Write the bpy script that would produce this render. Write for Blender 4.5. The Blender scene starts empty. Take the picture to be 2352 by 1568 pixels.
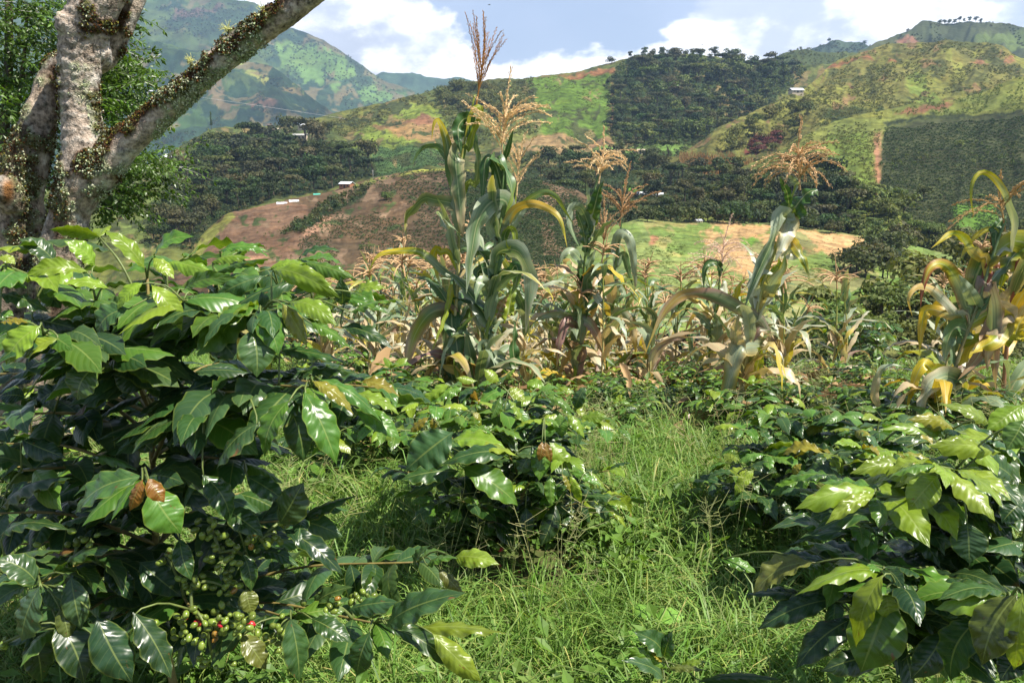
import bpy, math, random
import numpy as np
from mathutils import Vector, Matrix, Euler, Quaternion

random.seed(7); RNG = np.random.default_rng(7)
SC = bpy.context.scene
COL = SC.collection
R = math.radians

# ------------------------------------------------------------------ camera
PITCH = R(13.0)
CAMZ = 1.65
cam_d = bpy.data.cameras.new('camera'); cam_d.lens = 28; cam_d.sensor_width = 36
cam_d.clip_start = 0.05; cam_d.clip_end = 40000
cam = bpy.data.objects.new('camera', cam_d); COL.objects.link(cam)
cam.location = (0, 0, CAMZ); cam.rotation_euler = (R(90) - PITCH, 0, 0)
SC.camera = cam

# ------------------------------------------------------------------ sun, sky, exposure
SUN_EL, SUN_AZ = R(57), R(112)            # azimuth clockwise from +Y: the sun stands to the right and a little behind
sd = bpy.data.lights.new('sun', 'SUN'); sd.energy = 5.0; sd.angle = R(0.55); sd.color = (1.0, 0.94, 0.84)
sun = bpy.data.objects.new('sun', sd); COL.objects.link(sun)
SUNV = Vector((math.cos(SUN_EL)*math.sin(SUN_AZ), math.cos(SUN_EL)*math.cos(SUN_AZ), math.sin(SUN_EL)))
sun.rotation_euler = SUNV.to_track_quat('Z', 'Y').to_euler()
SC.view_settings.view_transform = 'Standard'; SC.view_settings.look = 'None'
SC.view_settings.gamma = 1; SC.view_settings.exposure = 1.05
SC.view_settings.use_curve_mapping = False

# ------------------------------------------------------------------ photograph -> ray (2352 x 1568 reading units)
FT = 28/36*2352; CX, CY = 1176.0, 784.0
CF = np.array([0, math.cos(PITCH), -math.sin(PITCH)]); CU = np.array([0, math.sin(PITCH), math.cos(PITCH)])
CAM = np.array([0, 0, CAMZ])
def P(x, y, Y):
    "point at forward distance Y (metres along +Y) seen in direction x, y"
    d = CF + np.array([1., 0, 0])*(x-CX)/FT + CU*(CY-y)/FT
    return CAM + d*(Y/d[1])
def Pv(x, y, Y):
    x = np.asarray(x, float); y = np.asarray(y, float); Y = np.asarray(Y, float)
    d = CF[None, :] + np.stack([(x-CX)/FT, 0*x, 0*x], -1) + ((CY-y)/FT)[..., None]*CU
    return CAM + d*(Y/d[..., 1])[..., None]
def proj(p):
    v = np.asarray(p) - CAM
    w = v@CF
    return CX + FT*v[..., 0]/w, CY - FT*(v@CU)/w

# ------------------------------------------------------------------ node helpers
class NB:
    def __init__(s, nt): s.nt = nt; s.N = nt.nodes; s.L = nt.links
    def n(s, t, ins=None, **kw):
        nd = s.N.new(t)
        for k, v in kw.items(): setattr(nd, k, v)
        for k, v in (ins or {}).items():
            sock = nd.inputs[k]
            if isinstance(v, bpy.types.NodeSocket): s.L.new(v, sock)
            elif isinstance(v, bpy.types.Node): s.L.new(v.outputs[0], sock)
            else: sock.default_value = v
        return nd
    def math(s, op, a, b=0.0, c=None, clamp=False):
        ins = {0: a, 1: b}
        if c is not None: ins[2] = c
        nd = s.n('ShaderNodeMath', ins, operation=op); nd.use_clamp = clamp
        return nd.outputs[0]
    def vm(s, op, a, b=None):
        ins = {0: a}
        if b is not None: ins[1] = b
        nd = s.n('ShaderNodeVectorMath', ins, operation=op)
        return nd.outputs['Value' if op in ('DOT_PRODUCT', 'LENGTH') else 'Vector']
    def mix(s, f, a, b, mode='MIX'):
        nd = s.N.new('ShaderNodeMix'); nd.data_type = 'RGBA'; nd.blend_type = mode
        for k, v in ((0, f), (6, a), (7, b)):
            if isinstance(v, bpy.types.NodeSocket): s.L.new(v, nd.inputs[k])
            elif k and not hasattr(v, 'outputs'): nd.inputs[k].default_value = (*v, 1) if len(v) == 3 else v
            else: nd.inputs[k].default_value = v
        return nd.outputs[2]
    def ramp(s, f, lo, hi, a=0.0, b=1.0, smooth=True):
        nd = s.n('ShaderNodeMapRange', {0: f, 1: lo, 2: hi, 3: a, 4: b})
        if smooth: nd.interpolation_type = 'SMOOTHSTEP'
        return nd.outputs[0]
    def noise(s, vec, scale, detail=3, rough=0.55, dist=0.0):
        ins = {'Scale': scale, 'Detail': detail, 'Roughness': rough, 'Distortion': dist}
        if vec is not None: ins['Vector'] = vec
        return s.n('ShaderNodeTexNoise', ins).outputs[0]

def material(name):
    m = bpy.data.materials.new(name); m.use_nodes = True
    nb = NB(m.node_tree); nb.N.clear()
    out = nb.n('ShaderNodeOutputMaterial')
    return m, nb, out

def principled(nb, color, rough=0.6, spec=0.5, normal=None, **kw):
    ins = {'Roughness': rough, 'Specular IOR Level': spec}
    p = nb.n('ShaderNodeBsdfPrincipled', ins)
    if isinstance(color, bpy.types.NodeSocket): nb.L.new(color, p.inputs['Base Color'])
    else: p.inputs['Base Color'].default_value = (*color, 1)
    if normal is not None: nb.L.new(normal, p.inputs['Normal'])
    return p

def bump(nb, h, strength=0.3, dist=0.01):
    return nb.n('ShaderNodeBump', {'Height': h, 'Strength': strength, 'Distance': dist}).outputs[0]

# ------------------------------------------------------------------ world: physical sky with cumulus
W = bpy.data.worlds.new('World'); SC.world = W; W.use_nodes = True
wb = NB(W.node_tree); wb.N.clear()
wout = wb.n('ShaderNodeOutputWorld')
sky = wb.n('ShaderNodeTexSky'); sky.sky_type = 'NISHITA'; sky.sun_disc = False
sky.sun_elevation = SUN_EL; sky.sun_rotation = SUN_AZ; sky.altitude = 1800; sky.air_density = 1.0; sky.dust_density = 1.0; sky.ozone_density = 1.5
tc = wb.n('ShaderNodeTexCoord').outputs['Generated']
dirn = wb.vm('NORMALIZE', tc)
sep = wb.n('ShaderNodeSeparateXYZ', {0: dirn})
zz = sep.outputs[2]
# cumulus, seen side-on near the horizon: stretched a little sideways
st = wb.n('ShaderNodeMapping', {'Vector': dirn}); st.inputs['Scale'].default_value = (1.0, 1.0, 1.75)
def cloud_noise(vec):
    n1 = wb.noise(vec, 5.2, 9, 0.56, 0.15)
    return n1
c0 = cloud_noise(st.outputs[0])
# the same field a little towards the sun: thinner there means a lit edge
off = wb.vm('ADD', st.outputs[0], (SUNV[0]*0.03, SUNV[1]*0.03, SUNV[2]*0.055))
c1 = cloud_noise(off)
def blob(x, y, k, amp):
    d = P(x, y, 1000.) - CAM; d = d/np.linalg.norm(d)
    dt = wb.vm('DOT_PRODUCT', dirn, tuple(d))
    e = wb.math('MULTIPLY', wb.math('SUBTRACT', dt, 1.0), k)
    return wb.math('MULTIPLY', wb.math('EXPONENT', e), amp)
bias = None
for b in [(1690, 60, 230, .17), (1640, 130, 300, .09), (1960, 30, 160, .15), (860, 110, 160, .13), (1010, 150, 220, .12), (1260, 140, 170, .12),
          (1420, 52, 800, .15), (760, 60, 200, .10), (2300, 90, 300, .06), (1200, 10, 120, -.17), (1330, 20, 300, -.08), (2080, 60, 900, -.06), (1800, 20, 700, -.05), (1490, 40, 900, -.12), (1480, 90, 500, -.05), (600, 0, 300, .05)]:
    v = blob(*b); bias = v if bias is None else wb.math('ADD', bias, v)
low = wb.ramp(zz, 0.06, 0.45, 0.055, -0.20)
bias = wb.math('ADD', bias, low)
dens = wb.math('ADD', c0, bias)
mask = wb.ramp(dens, 0.515, 0.575)
lit = wb.math('SUBTRACT', c0, c1)
litf = wb.ramp(lit, -0.07, 0.05)
core = wb.ramp(dens, 0.60, 0.86)                                   # thick middles read greyer
shade = wb.math('MULTIPLY', core, wb.math('SUBTRACT', 1.0, litf))
ccol = wb.mix(litf, (8.6, 9.0, 10.2), (15.5, 15.3, 15.4))
ccol = wb.mix(wb.math('MULTIPLY', shade, 0.6), ccol, (6.4, 6.7, 7.8))
veil = wb.noise(st.outputs[0], 2.3, 5, 0.5)
veilf = wb.math('MULTIPLY', wb.ramp(veil, 0.3, 0.72, 0.45, 0.92), wb.ramp(zz, .12, .5, 1.0, .15))
hsv = wb.n('ShaderNodeHueSaturation', {'Saturation': 0.95, 'Value': 1.0, 'Color': sky.outputs[0]})
skyc = wb.mix(veilf, hsv.outputs[0], (8.0, 8.7, 10.8))
fin = wb.mix(mask, skyc, ccol)
bg = wb.n('ShaderNodeBackground', {'Color': fin, 'Strength': 0.055})
wb.L.new(bg.outputs[0], wout.inputs['Surface'])

# ------------------------------------------------------------------ mesh helpers
def mesh_np(name, V, F, uv=None, smooth=True, cols=None, mats=(), matidx=None):
    V = np.asarray(V, np.float32).reshape(-1, 3); F = np.asarray(F, np.int32)
    k = F.shape[1]
    me = bpy.data.meshes.new(name)
    me.vertices.add(len(V)); me.vertices.foreach_set('co', V.ravel())
    me.loops.add(F.size); me.loops.foreach_set('vertex_index', F.ravel())
    me.polygons.add(len(F)); me.polygons.foreach_set('loop_start', np.arange(0, F.size, k, dtype=np.int32))
    for m in mats: me.materials.append(m)
    if matidx is not None: me.polygons.foreach_set('material_index', np.asarray(matidx, np.int32))
    me.update(calc_edges=True)
    me.polygons.foreach_set('use_smooth', np.full(len(F), smooth))
    if uv is not None:
        l = me.uv_layers.new(name='UVMap'); l.data.foreach_set('uv', np.asarray(uv, np.float32)[F.ravel()].ravel())
    if cols is not None:
        a = me.color_attributes.new('tint', 'FLOAT_COLOR', 'POINT')
        c = np.ones((len(V), 4), np.float32); c[:, :3] = cols
        a.data.foreach_set('color', c.ravel())
    me.update()
    return me

class Acc:
    "collects quads/tris of several pieces for ONE mesh"
    def __init__(s): s.V = []; s.F = []; s.C = []; s.U = []; s.M = []; s.n = 0
    def add(s, V, F, col=None, uv=None, mi=0):
        V = np.asarray(V, float).reshape(-1, 3); F = np.asarray(F, int)
        if F.shape[1] == 3: F = np.concatenate([F, F[:, 2:3]], 1)
        s.V.append(V); s.F.append(F + s.n); s.n += len(V)
        s.C.append(np.broadcast_to(np.asarray(col if col is not None else (1, 1, 1), float), (len(V), 3)))
        s.U.append(np.zeros((len(V), 2)) if uv is None else uv)
        s.M.append(np.full(len(F), mi))
    def mesh(s, name, mats, smooth=True):
        V = np.concatenate(s.V); F = np.concatenate(s.F); C = np.concatenate(s.C); U = np.concatenate(s.U); M = np.concatenate(s.M)
        me = bpy.data.meshes.new(name)
        tri = F[:, 2] == F[:, 3]
        ks = np.where(tri, 3, 4)
        starts = np.concatenate([[0], np.cumsum(ks)[:-1]]).astype(np.int32)
        keep = np.ones(F.shape, bool); keep[tri, 3] = False
        flat = F[keep].astype(np.int32)
        me.vertices.add(len(V)); me.vertices.foreach_set('co', V.astype(np.float32).ravel())
        me.loops.add(len(flat)); me.loops.foreach_set('vertex_index', flat)
        me.polygons.add(len(F)); me.polygons.foreach_set('loop_start', starts)
        for m in mats: me.materials.append(m)
        me.polygons.foreach_set('material_index', M.astype(np.int32))
        me.update(calc_edges=True)
        me.polygons.foreach_set('use_smooth', np.full(len(F), smooth))
        l = me.uv_layers.new(name='UVMap'); l.data.foreach_set('uv', U[flat].astype(np.float32).ravel())
        a = me.color_attributes.new('tint', 'FLOAT_COLOR', 'POINT')
        c = np.ones((len(V), 4), np.float32); c[:, :3] = C; a.data.foreach_set('color', c.ravel())
        me.update()
        return me

def link(name, data, parent=None, loc=None, mat=None):
    o = bpy.data.objects.new(name, data); COL.objects.link(o)
    if parent is not None: o.parent = parent
    if loc is not None: o.location = loc
    if mat is not None and data is not None and not data.materials: data.materials.append(mat)
    return o
def tag(o, label=None, cat=None, group=None, kind=None):
    if label: o['label'] = label
    if cat: o['category'] = cat
    if group: o['group'] = group
    if kind: o['kind'] = kind
    return o
def root(name, loc, label, cat, group=None, rz=0.0):
    o = link(name, None, loc=tuple(float(v) for v in loc)); o.rotation_euler = (0, 0, rz)
    return tag(o, label, cat, group)

def grid_faces(nu, nv):
    "nv rows of nu points"
    i, j = np.meshgrid(np.arange(nu-1), np.arange(nv-1))
    a = (j*nu + i).ravel()
    return np.stack([a, a+1, a+nu+1, a+nu], 1)

def catmull(pts, n):
    pts = np.asarray(pts, float)
    if len(pts) == 2:
        t = np.linspace(0, 1, n)[:, None]; return pts[0]*(1-t) + pts[1]*t
    p = np.vstack([2*pts[0]-pts[1], pts, 2*pts[-1]-pts[-2]])
    seg = np.linalg.norm(np.diff(pts, axis=0), axis=1); cum = np.concatenate([[0], np.cumsum(seg)])
    s = np.linspace(0, cum[-1], n); k = np.clip(np.searchsorted(cum, s, 'right')-1, 0, len(pts)-2)
    t = ((s-cum[k])/np.maximum(seg[k], 1e-9))[:, None]
    p0, p1, p2, p3 = p[k], p[k+1], p[k+2], p[k+3]
    return 0.5*((2*p1) + (-p0+p2)*t + (2*p0-5*p1+4*p2-p3)*t**2 + (-p0+3*p1-3*p2+p3)*t**3)

def frames(c):
    t = np.gradient(c, axis=0); t /= np.linalg.norm(t, axis=1)[:, None] + 1e-12
    n = np.zeros_like(t); ref = np.array([0, 0, 1.]) if abs(t[0, 2]) < .9 else np.array([1., 0, 0])
    v = ref - t[0]*(ref@t[0]); n[0] = v/np.linalg.norm(v)
    for i in range(1, len(t)):
        v = n[i-1] - t[i]*(n[i-1]@t[i]); n[i] = v/(np.linalg.norm(v)+1e-12)
    return t, n, np.cross(t, n)

def tube(c, r, ns=8, cap=True):
    c = np.asarray(c, float); r = np.broadcast_to(np.asarray(r, float), (len(c),))
    t, n, b = frames(c)
    a = np.linspace(0, 2*np.pi, ns, endpoint=False)
    V = (c[:, None, :] + r[:, None, None]*(np.cos(a)[None, :, None]*n[:, None, :] + np.sin(a)[None, :, None]*b[:, None, :])).reshape(-1, 3)
    F = []
    m = len(c)
    i, j = np.meshgrid(np.arange(ns), np.arange(m-1)); i2 = (i+1) % ns
    F = np.stack([(j*ns+i).ravel(), (j*ns+i2).ravel(), ((j+1)*ns+i2).ravel(), ((j+1)*ns+i).ravel()], 1)
    uv = np.stack([np.tile(np.arange(ns)/ns, m), np.repeat(np.linspace(0, 1, m), ns)], 1)
    if cap:
        V = np.vstack([V, c[-1] + t[-1]*r[-1]*.4, c[0]]); e = len(V)-2
        F1 = np.stack([(m-1)*ns+np.arange(ns), (m-1)*ns+(np.arange(ns)+1) % ns, np.full(ns, e), np.full(ns, e)], 1)
        F2 = np.stack([(np.arange(ns)+1) % ns, np.arange(ns), np.full(ns, e+1), np.full(ns, e+1)], 1)
        F = np.vstack([F, F1, F2]); uv = np.vstack([uv, [[.5, 1], [.5, 0]]])
    return V, F, uv

# ------------------------------------------------------------------ numpy noise
def _h(ix, iy, s):
    n = (ix.astype(np.int64)*374761393 + iy.astype(np.int64)*668265263 + s*1442695041) & 0x7fffffff
    n = ((n ^ (n >> 13))*1274126177) & 0x7fffffff
    n = (n ^ (n >> 16)) & 0xffff
    return n/65535.0*2-1
def vnoise(x, y, s=0):
    x = np.asarray(x, float); y = np.asarray(y, float)
    ix = np.floor(x); iy = np.floor(y); fx = x-ix; fy = y-iy
    fx = fx*fx*fx*(fx*(fx*6-15)+10); fy = fy*fy*fy*(fy*(fy*6-15)+10)
    a = _h(ix, iy, s); b = _h(ix+1, iy, s); c = _h(ix, iy+1, s); d = _h(ix+1, iy+1, s)
    return (a*(1-fx)+b*fx)*(1-fy) + (c*(1-fx)+d*fx)*fy
def fbm(x, y, o=4, s=0, g=.5):
    r = 0; a = 1; n = 0
    for k in range(o):
        r = r + a*vnoise(x*2**k + 17.3*k, y*2**k - 9.1*k, s+k); n += a; a *= g
    return r/n
def inpoly(x, y, poly):
    poly = np.asarray(poly, float); ins = np.zeros(np.shape(x), bool)
    j = len(poly)-1
    for i in range(len(poly)):
        xi, yi = poly[i]; xj, yj = poly[j]
        c = ((yi > y) != (yj > y)) & (x < (xj-xi)*(y-yi)/((yj-yi) or 1e-9)+xi)
        ins ^= c; j = i
    return ins
# ================================================================== terrain
def cover_material(name, nscale, bumpd, contrast=0.5, rough=0.95):
    m, nb, out = material(name)
    at = nb.n('ShaderNodeAttribute', attribute_name='tint').outputs['Color']
    pos = nb.n('ShaderNodeTexCoord').outputs['Object']
    n1 = nb.noise(pos, nscale, 5, 0.6); n2 = nb.noise(pos, nscale*0.13, 3, 0.6)
    f = nb.math('ADD', nb.ramp(n1, .25, .75, .86*(1-contrast), .86*(1+contrast)), nb.ramp(n2, .3, .7, -.22, .22))
    c = nb.mix(1.0, at, nb.n('ShaderNodeCombineColor', {0: f, 1: f, 2: f}).outputs[0], 'MULTIPLY')
    n3 = nb.noise(pos, nscale*0.4, 2)
    c = nb.mix(nb.ramp(n3, .45, .75, 0, .35), c, nb.mix(1.0, c, (1.35, 1.0, .7), 'MULTIPLY'))
    p = principled(nb, c, rough, 0.1, bump(nb, n1, 0.7, bumpd))
    nb.L.new(p.outputs[0], out.inputs[0])
    return m

SHEETS = {}
class Sheet:
    def __init__(s, key, name, rows, x0, x1, step=3.0, nv=110, amp=0.006, gx=60., gy=2.0, base=(.1, .1, .1), covers=(), mat=None,
                 warp=13., patches=(), back=(1.12, -0.05), seed=0, crest=.35, hue=.25):
        xs = np.arange(x0, x1+step, step); nx = len(xs)
        K = len(rows); C = np.zeros((K, nx, 3))
        for k, r in enumerate(rows):
            r = np.asarray(r, float)
            y = np.interp(xs, r[:, 0], r[:, 1]); d = np.interp(xs, r[:, 0], r[:, 2])
            w = max(1, int(14/step)); ker = np.hanning(2*w+3)[1:-1]; ker /= ker.sum()
            sm = lambda v: np.convolve(np.pad(v, w, mode='edge'), ker, 'valid')
            y, d = sm(y), sm(d)
            C[k] = Pv(xs, y, d)
        sv = np.linspace(0, K-1, nv); i = np.clip(sv.astype(int), 0, K-2); t = (sv-i)[:, None, None]
        Pd = np.concatenate([[2*C[0]-C[1]], C, [2*C[-1]-C[-2]]])
        p0, p1, p2, p3 = Pd[i], Pd[i+1], Pd[i+2], Pd[i+3]
        m1 = (p2-p0)*.5*.6; m2 = (p3-p1)*.5*.6
        G = (2*t**3-3*t**2+1)*p1 + (t**3-2*t**2+t)*m1 + (-2*t**3+3*t**2)*p2 + (t**3-t**2)*m2
        s.xs = xs; s.base = G
        px, py = proj(G)
        s.py = py
        SX = np.broadcast_to(xs, py.shape); SV = np.broadcast_to(sv[:, None], py.shape)
        sk = SX + py*.55
        n = fbm(sk/gx, SV*gy, 4, seed+1, .5) + .22*fbm(SX/gx*4+py/gx, SV*gy*5, 3, seed+9)
        ridge = 1-np.abs(fbm((SX-py*.35)/(gx*1.5)+fbm(SX/gx, SV*gy, 2, seed+4)*.5, SV*gy*.6, 3, seed+20, .42))*2
        dist = np.linalg.norm(G-CAM, axis=2)
        fade = np.minimum(1, np.minimum((K-1-SV)*2.2+crest, SV*3+.2))
        D = G.copy(); D[..., 2] += amp*dist*(n*.9+ridge*.55-.3)*fade
        D[..., 2] += dist*.0006*fbm(SX/7., py/6., 2, seed+40)
        s.D = D
        wx = SX + warp*fbm(SX/18, py/18, 3, seed+60); wy = py + warp*.8*fbm(SX/18, py/18, 3, seed+80)
        s.wx, s.wy = wx, wy
        col = np.empty(py.shape+(3,)); col[:] = base
        v = fbm(SX/45, py/30, 4, seed+100)[..., None]
        col *= 1 + hue*v*np.array([1.2, .8, .6])
        for poly, c in covers:
            ins = np.zeros(py.shape)
            for q_ in range(6):                                      # ragged, thinning borders
                ins += inpoly(wx+7*fbm(SX/7+q_*31, py/7, 2, seed+200+q_), wy+6*fbm(SX/7, py/7+q_*17, 2, seed+230+q_), poly)
            ins = (ins/6)[..., None]; col = col*(1-ins)+np.asarray(c)*(1+hue*.6*v)*ins
        for c, f, sd_, thr in patches:
            nn_ = fbm(wx/f+.4*ridge, wy/(f*.55), 4, sd_)-.35*(ridge-.5)
            kk = np.clip((nn_-thr)*9, 0, 1)[..., None]; col = col*(1-kk)+np.asarray(c)*(1+.3*v)*kk
        s.col = col
        # the hidden far side
        extra = []; ecol = []
        top = D[-1]; dirv = top-CAM; dirv[:, 2] = 0
        for q in (.33, .66, 1.0):
            e = top + dirv*(back[0]-1)*q; e[:, 2] += back[1]*dist[-1]*q*q
            extra.append(e); ecol.append(col[-1])
        V = np.concatenate([D, np.array(extra)]); VC = np.concatenate([col, np.array(ecol)])
        me = mesh_np(name, V.reshape(-1, 3), grid_faces(nx, nv+3)[:, ::1], cols=VC.reshape(-1, 3), mats=(mat,))
        s.o = link(name, me); tag(s.o, kind='structure'); SHEETS[key] = s
    def at(s, x, y):
        x = np.atleast_1d(np.asarray(x, float)); y = np.atleast_1d(np.asarray(y, float))
        ci = np.clip((x-s.xs[0])/(s.xs[1]-s.xs[0]), 0, len(s.xs)-1.001); c0 = ci.astype(int); fc = ci-c0
        out = np.full((len(x), 3), np.nan)
        for k in range(len(x)):
            colp = s.py[:, c0[k]]
            if y[k] > colp[0] or y[k] < colp.min(): continue
            r = np.argmax(colp <= y[k]); r0 = max(r-1, 0)
            f = 0 if r == r0 else (colp[r0]-y[k])/max(colp[r0]-colp[r], 1e-6)
            a = s.D[r0, c0[k]]*(1-f)+s.D[r, c0[k]]*f; b = s.D[r0, c0[k]+1]*(1-f)+s.D[r, c0[k]+1]*f
            out[k] = a*(1-fc[k])+b*fc[k]
        return out

M_far = cover_material('mountain_cover', 0.02, 6.0, .4)
M_mid = cover_material('hill_cover', 0.16, 0.8, .5)
M_near = cover_material('valley_cover', 0.35, 0.4, .4)

OLIVE = (.095, .110, .030); DARKF = (.018, .030, .012); GRASS = (.10, .20, .030); TAN = (.42, .27, .125); RUST = (.30, .125, .050)
# far blue range under the clouds
Sheet('far', 'mountain_range', [[(600, 330, 3000), (1400, 330, 3000)], [(700, 240, 3250), (880, 168, 3300), (920, 168, 3300), (960, 172, 3300), (1010, 180, 3350), (1060, 176, 3350), (1120, 196, 3300), (1300, 240, 3250)]],
      640, 1400, 5, 30, .008, 40, 2, (.05, .09, .05), mat=M_far, seed=3)
Sheet('mountain', 'mountain', [
    [(-300, 430, 1500), (300, 420, 1600), (700, 350, 1800), (1150, 320, 2100)],
    [(-300, 170, 2100), (300, 170, 2200), (560, 160, 2300), (760, 215, 2300), (950, 250, 2350), (1150, 300, 2400)],
    [(-300, -80, 2900), (200, -70, 2900), (400, -36, 2850), (540, 4, 2800), (590, 14, 2800), (650, 58, 2800), (690, 64, 2800), (740, 84, 2780), (800, 130, 2750), (850, 165, 2720), (890, 192, 2700), (930, 205, 2680), (965, 217, 2650), (1000, 234, 2600), (1150, 305, 2500)]],
    -300, 1150, 3.2, 130, .013, 150, 1.5, (.070, .105, .034), [
        ([(400, 30), (560, 20), (600, 60), (500, 90), (380, 80)], (.04, .07, .03)),
        ([(620, 100), (700, 75), (800, 160), (900, 210), (950, 230), (800, 240), (700, 180)], (.105, .18, .048)),  # brighter green paints the sunlit right-hand slope into the cover
        ([(680, 66), (760, 95), (860, 170), (960, 214), (900, 205), (800, 150), (700, 85)], (.12, .11, .05)),
        ([(400, 12), (520, 15), (490, 40), (410, 44)], (.13, .085, .06)),
        ([(790, 125), (830, 150), (850, 190), (800, 160)], (.03, .05, .025)),
        ([(640, 225), (800, 240), (960, 220), (1000, 300), (700, 330)], (.035, .065, .025)),
        ], M_far, 16, patches=[((.026, .052, .026), 70, 301, .14), ((.034, .062, .03), 22, 302, .30), ((.13, .115, .055), 40, 303, .34)], seed=11, hue=.5)
Sheet('spur', 'mountain_spur', [
    [(-300, 470, 1150), (300, 440, 1200), (600, 360, 1400), (900, 330, 1500)],
    [(-300, 260, 1500), (300, 250, 1550), (600, 265, 1650), (900, 310, 1700)],
    [(-300, 60, 1900), (150, 75, 1900), (330, 88, 1900), (420, 112, 1900), (500, 124, 1900), (560, 136, 1900), (620, 146, 1880), (655, 166, 1860), (700, 205, 1830), (740, 240, 1800), (800, 285, 1750), (900, 340, 1700)]],
    -300, 900, 3.0, 130, .014, 130, 1.5, (.05, .085, .03), [
        ([(470, 122), (560, 132), (625, 146), (690, 200), (740, 245), (700, 245), (640, 190), (560, 160), (480, 145)], (.19, .215, .055)),
        ([(300, 100), (420, 118), (470, 150), (420, 190), (300, 170)], (.030, .055, .022)),
        ([(440, 190), (500, 175), (560, 235), (520, 260)], (.15, .115, .06)),
        ([(560, 245), (600, 235), (660, 250), (680, 300), (620, 300)], (.18, .11, .07)),
        ([(620, 255), (660, 255), (670, 290), (630, 300)], (.03, .05, .025)),
        ([(560, 170), (640, 200), (700, 250), (760, 300), (700, 300), (600, 230)], (.028, .05, .02)),
        ([(300, 200), (420, 230), (520, 300), (420, 340), (280, 320)], (.045, .085, .025)),
        ([(330, 300), (480, 290), (520, 330), (400, 380), (300, 400)], (.025, .045, .02)),
        ], M_far, 16, patches=[((.020, .042, .022), 45, 311, .05), ((.026, .05, .024), 18, 312, .15), ((.14, .12, .055), 40, 313, .36)], seed=21, hue=.5)
# hills behind the right-hand ridge
Sheet('blue_knoll', 'far_hill', [[(1700, 190, 1500), (2300, 190, 1500)], [(1780, 150, 1750), (1840, 118, 1800), (1890, 102, 1800), (1935, 92, 1800), (1975, 98, 1800), (2010, 110, 1800), (2120, 150, 1750)]],
      1740, 2160, 3, 40, .01, 40, 2, (.035, .055, .03), mat=M_far, seed=31)
Sheet('back_ridge', 'far_ridge', [[(1600, 200, 850), (2400, 200, 850)], [(1660, 160, 950), (1740, 140, 1000), (1800, 124, 1000), (1870, 116, 1000), (1950, 112, 1000), (2050, 120, 1000), (2200, 150, 1000)]],
      1640, 2240, 3, 40, .01, 40, 2, (.07, .09, .03), mat=M_far, seed=33)
Sheet('right_mount', 'far_hillside', [[(1900, 220, 950), (2600, 260, 950)], [(1960, 130, 1150), (2010, 96, 1200), (2060, 76, 1250), (2110, 58, 1300), (2160, 50, 1300), (2200, 50, 1300), (2260, 56, 1300), (2352, 53, 1300), (2600, 40, 1300)]],
      1940, 2600, 3, 60, .014, 60, 2, (.05, .062, .026), [([(2200, 100), (2352, 60), (2400, 70), (2352, 110)], (.08, .11, .03)), ([(2060, 84), (2100, 78), (2110, 96), (2075, 100)], (.2, .1, .06))], M_far, seed=35)
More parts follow.
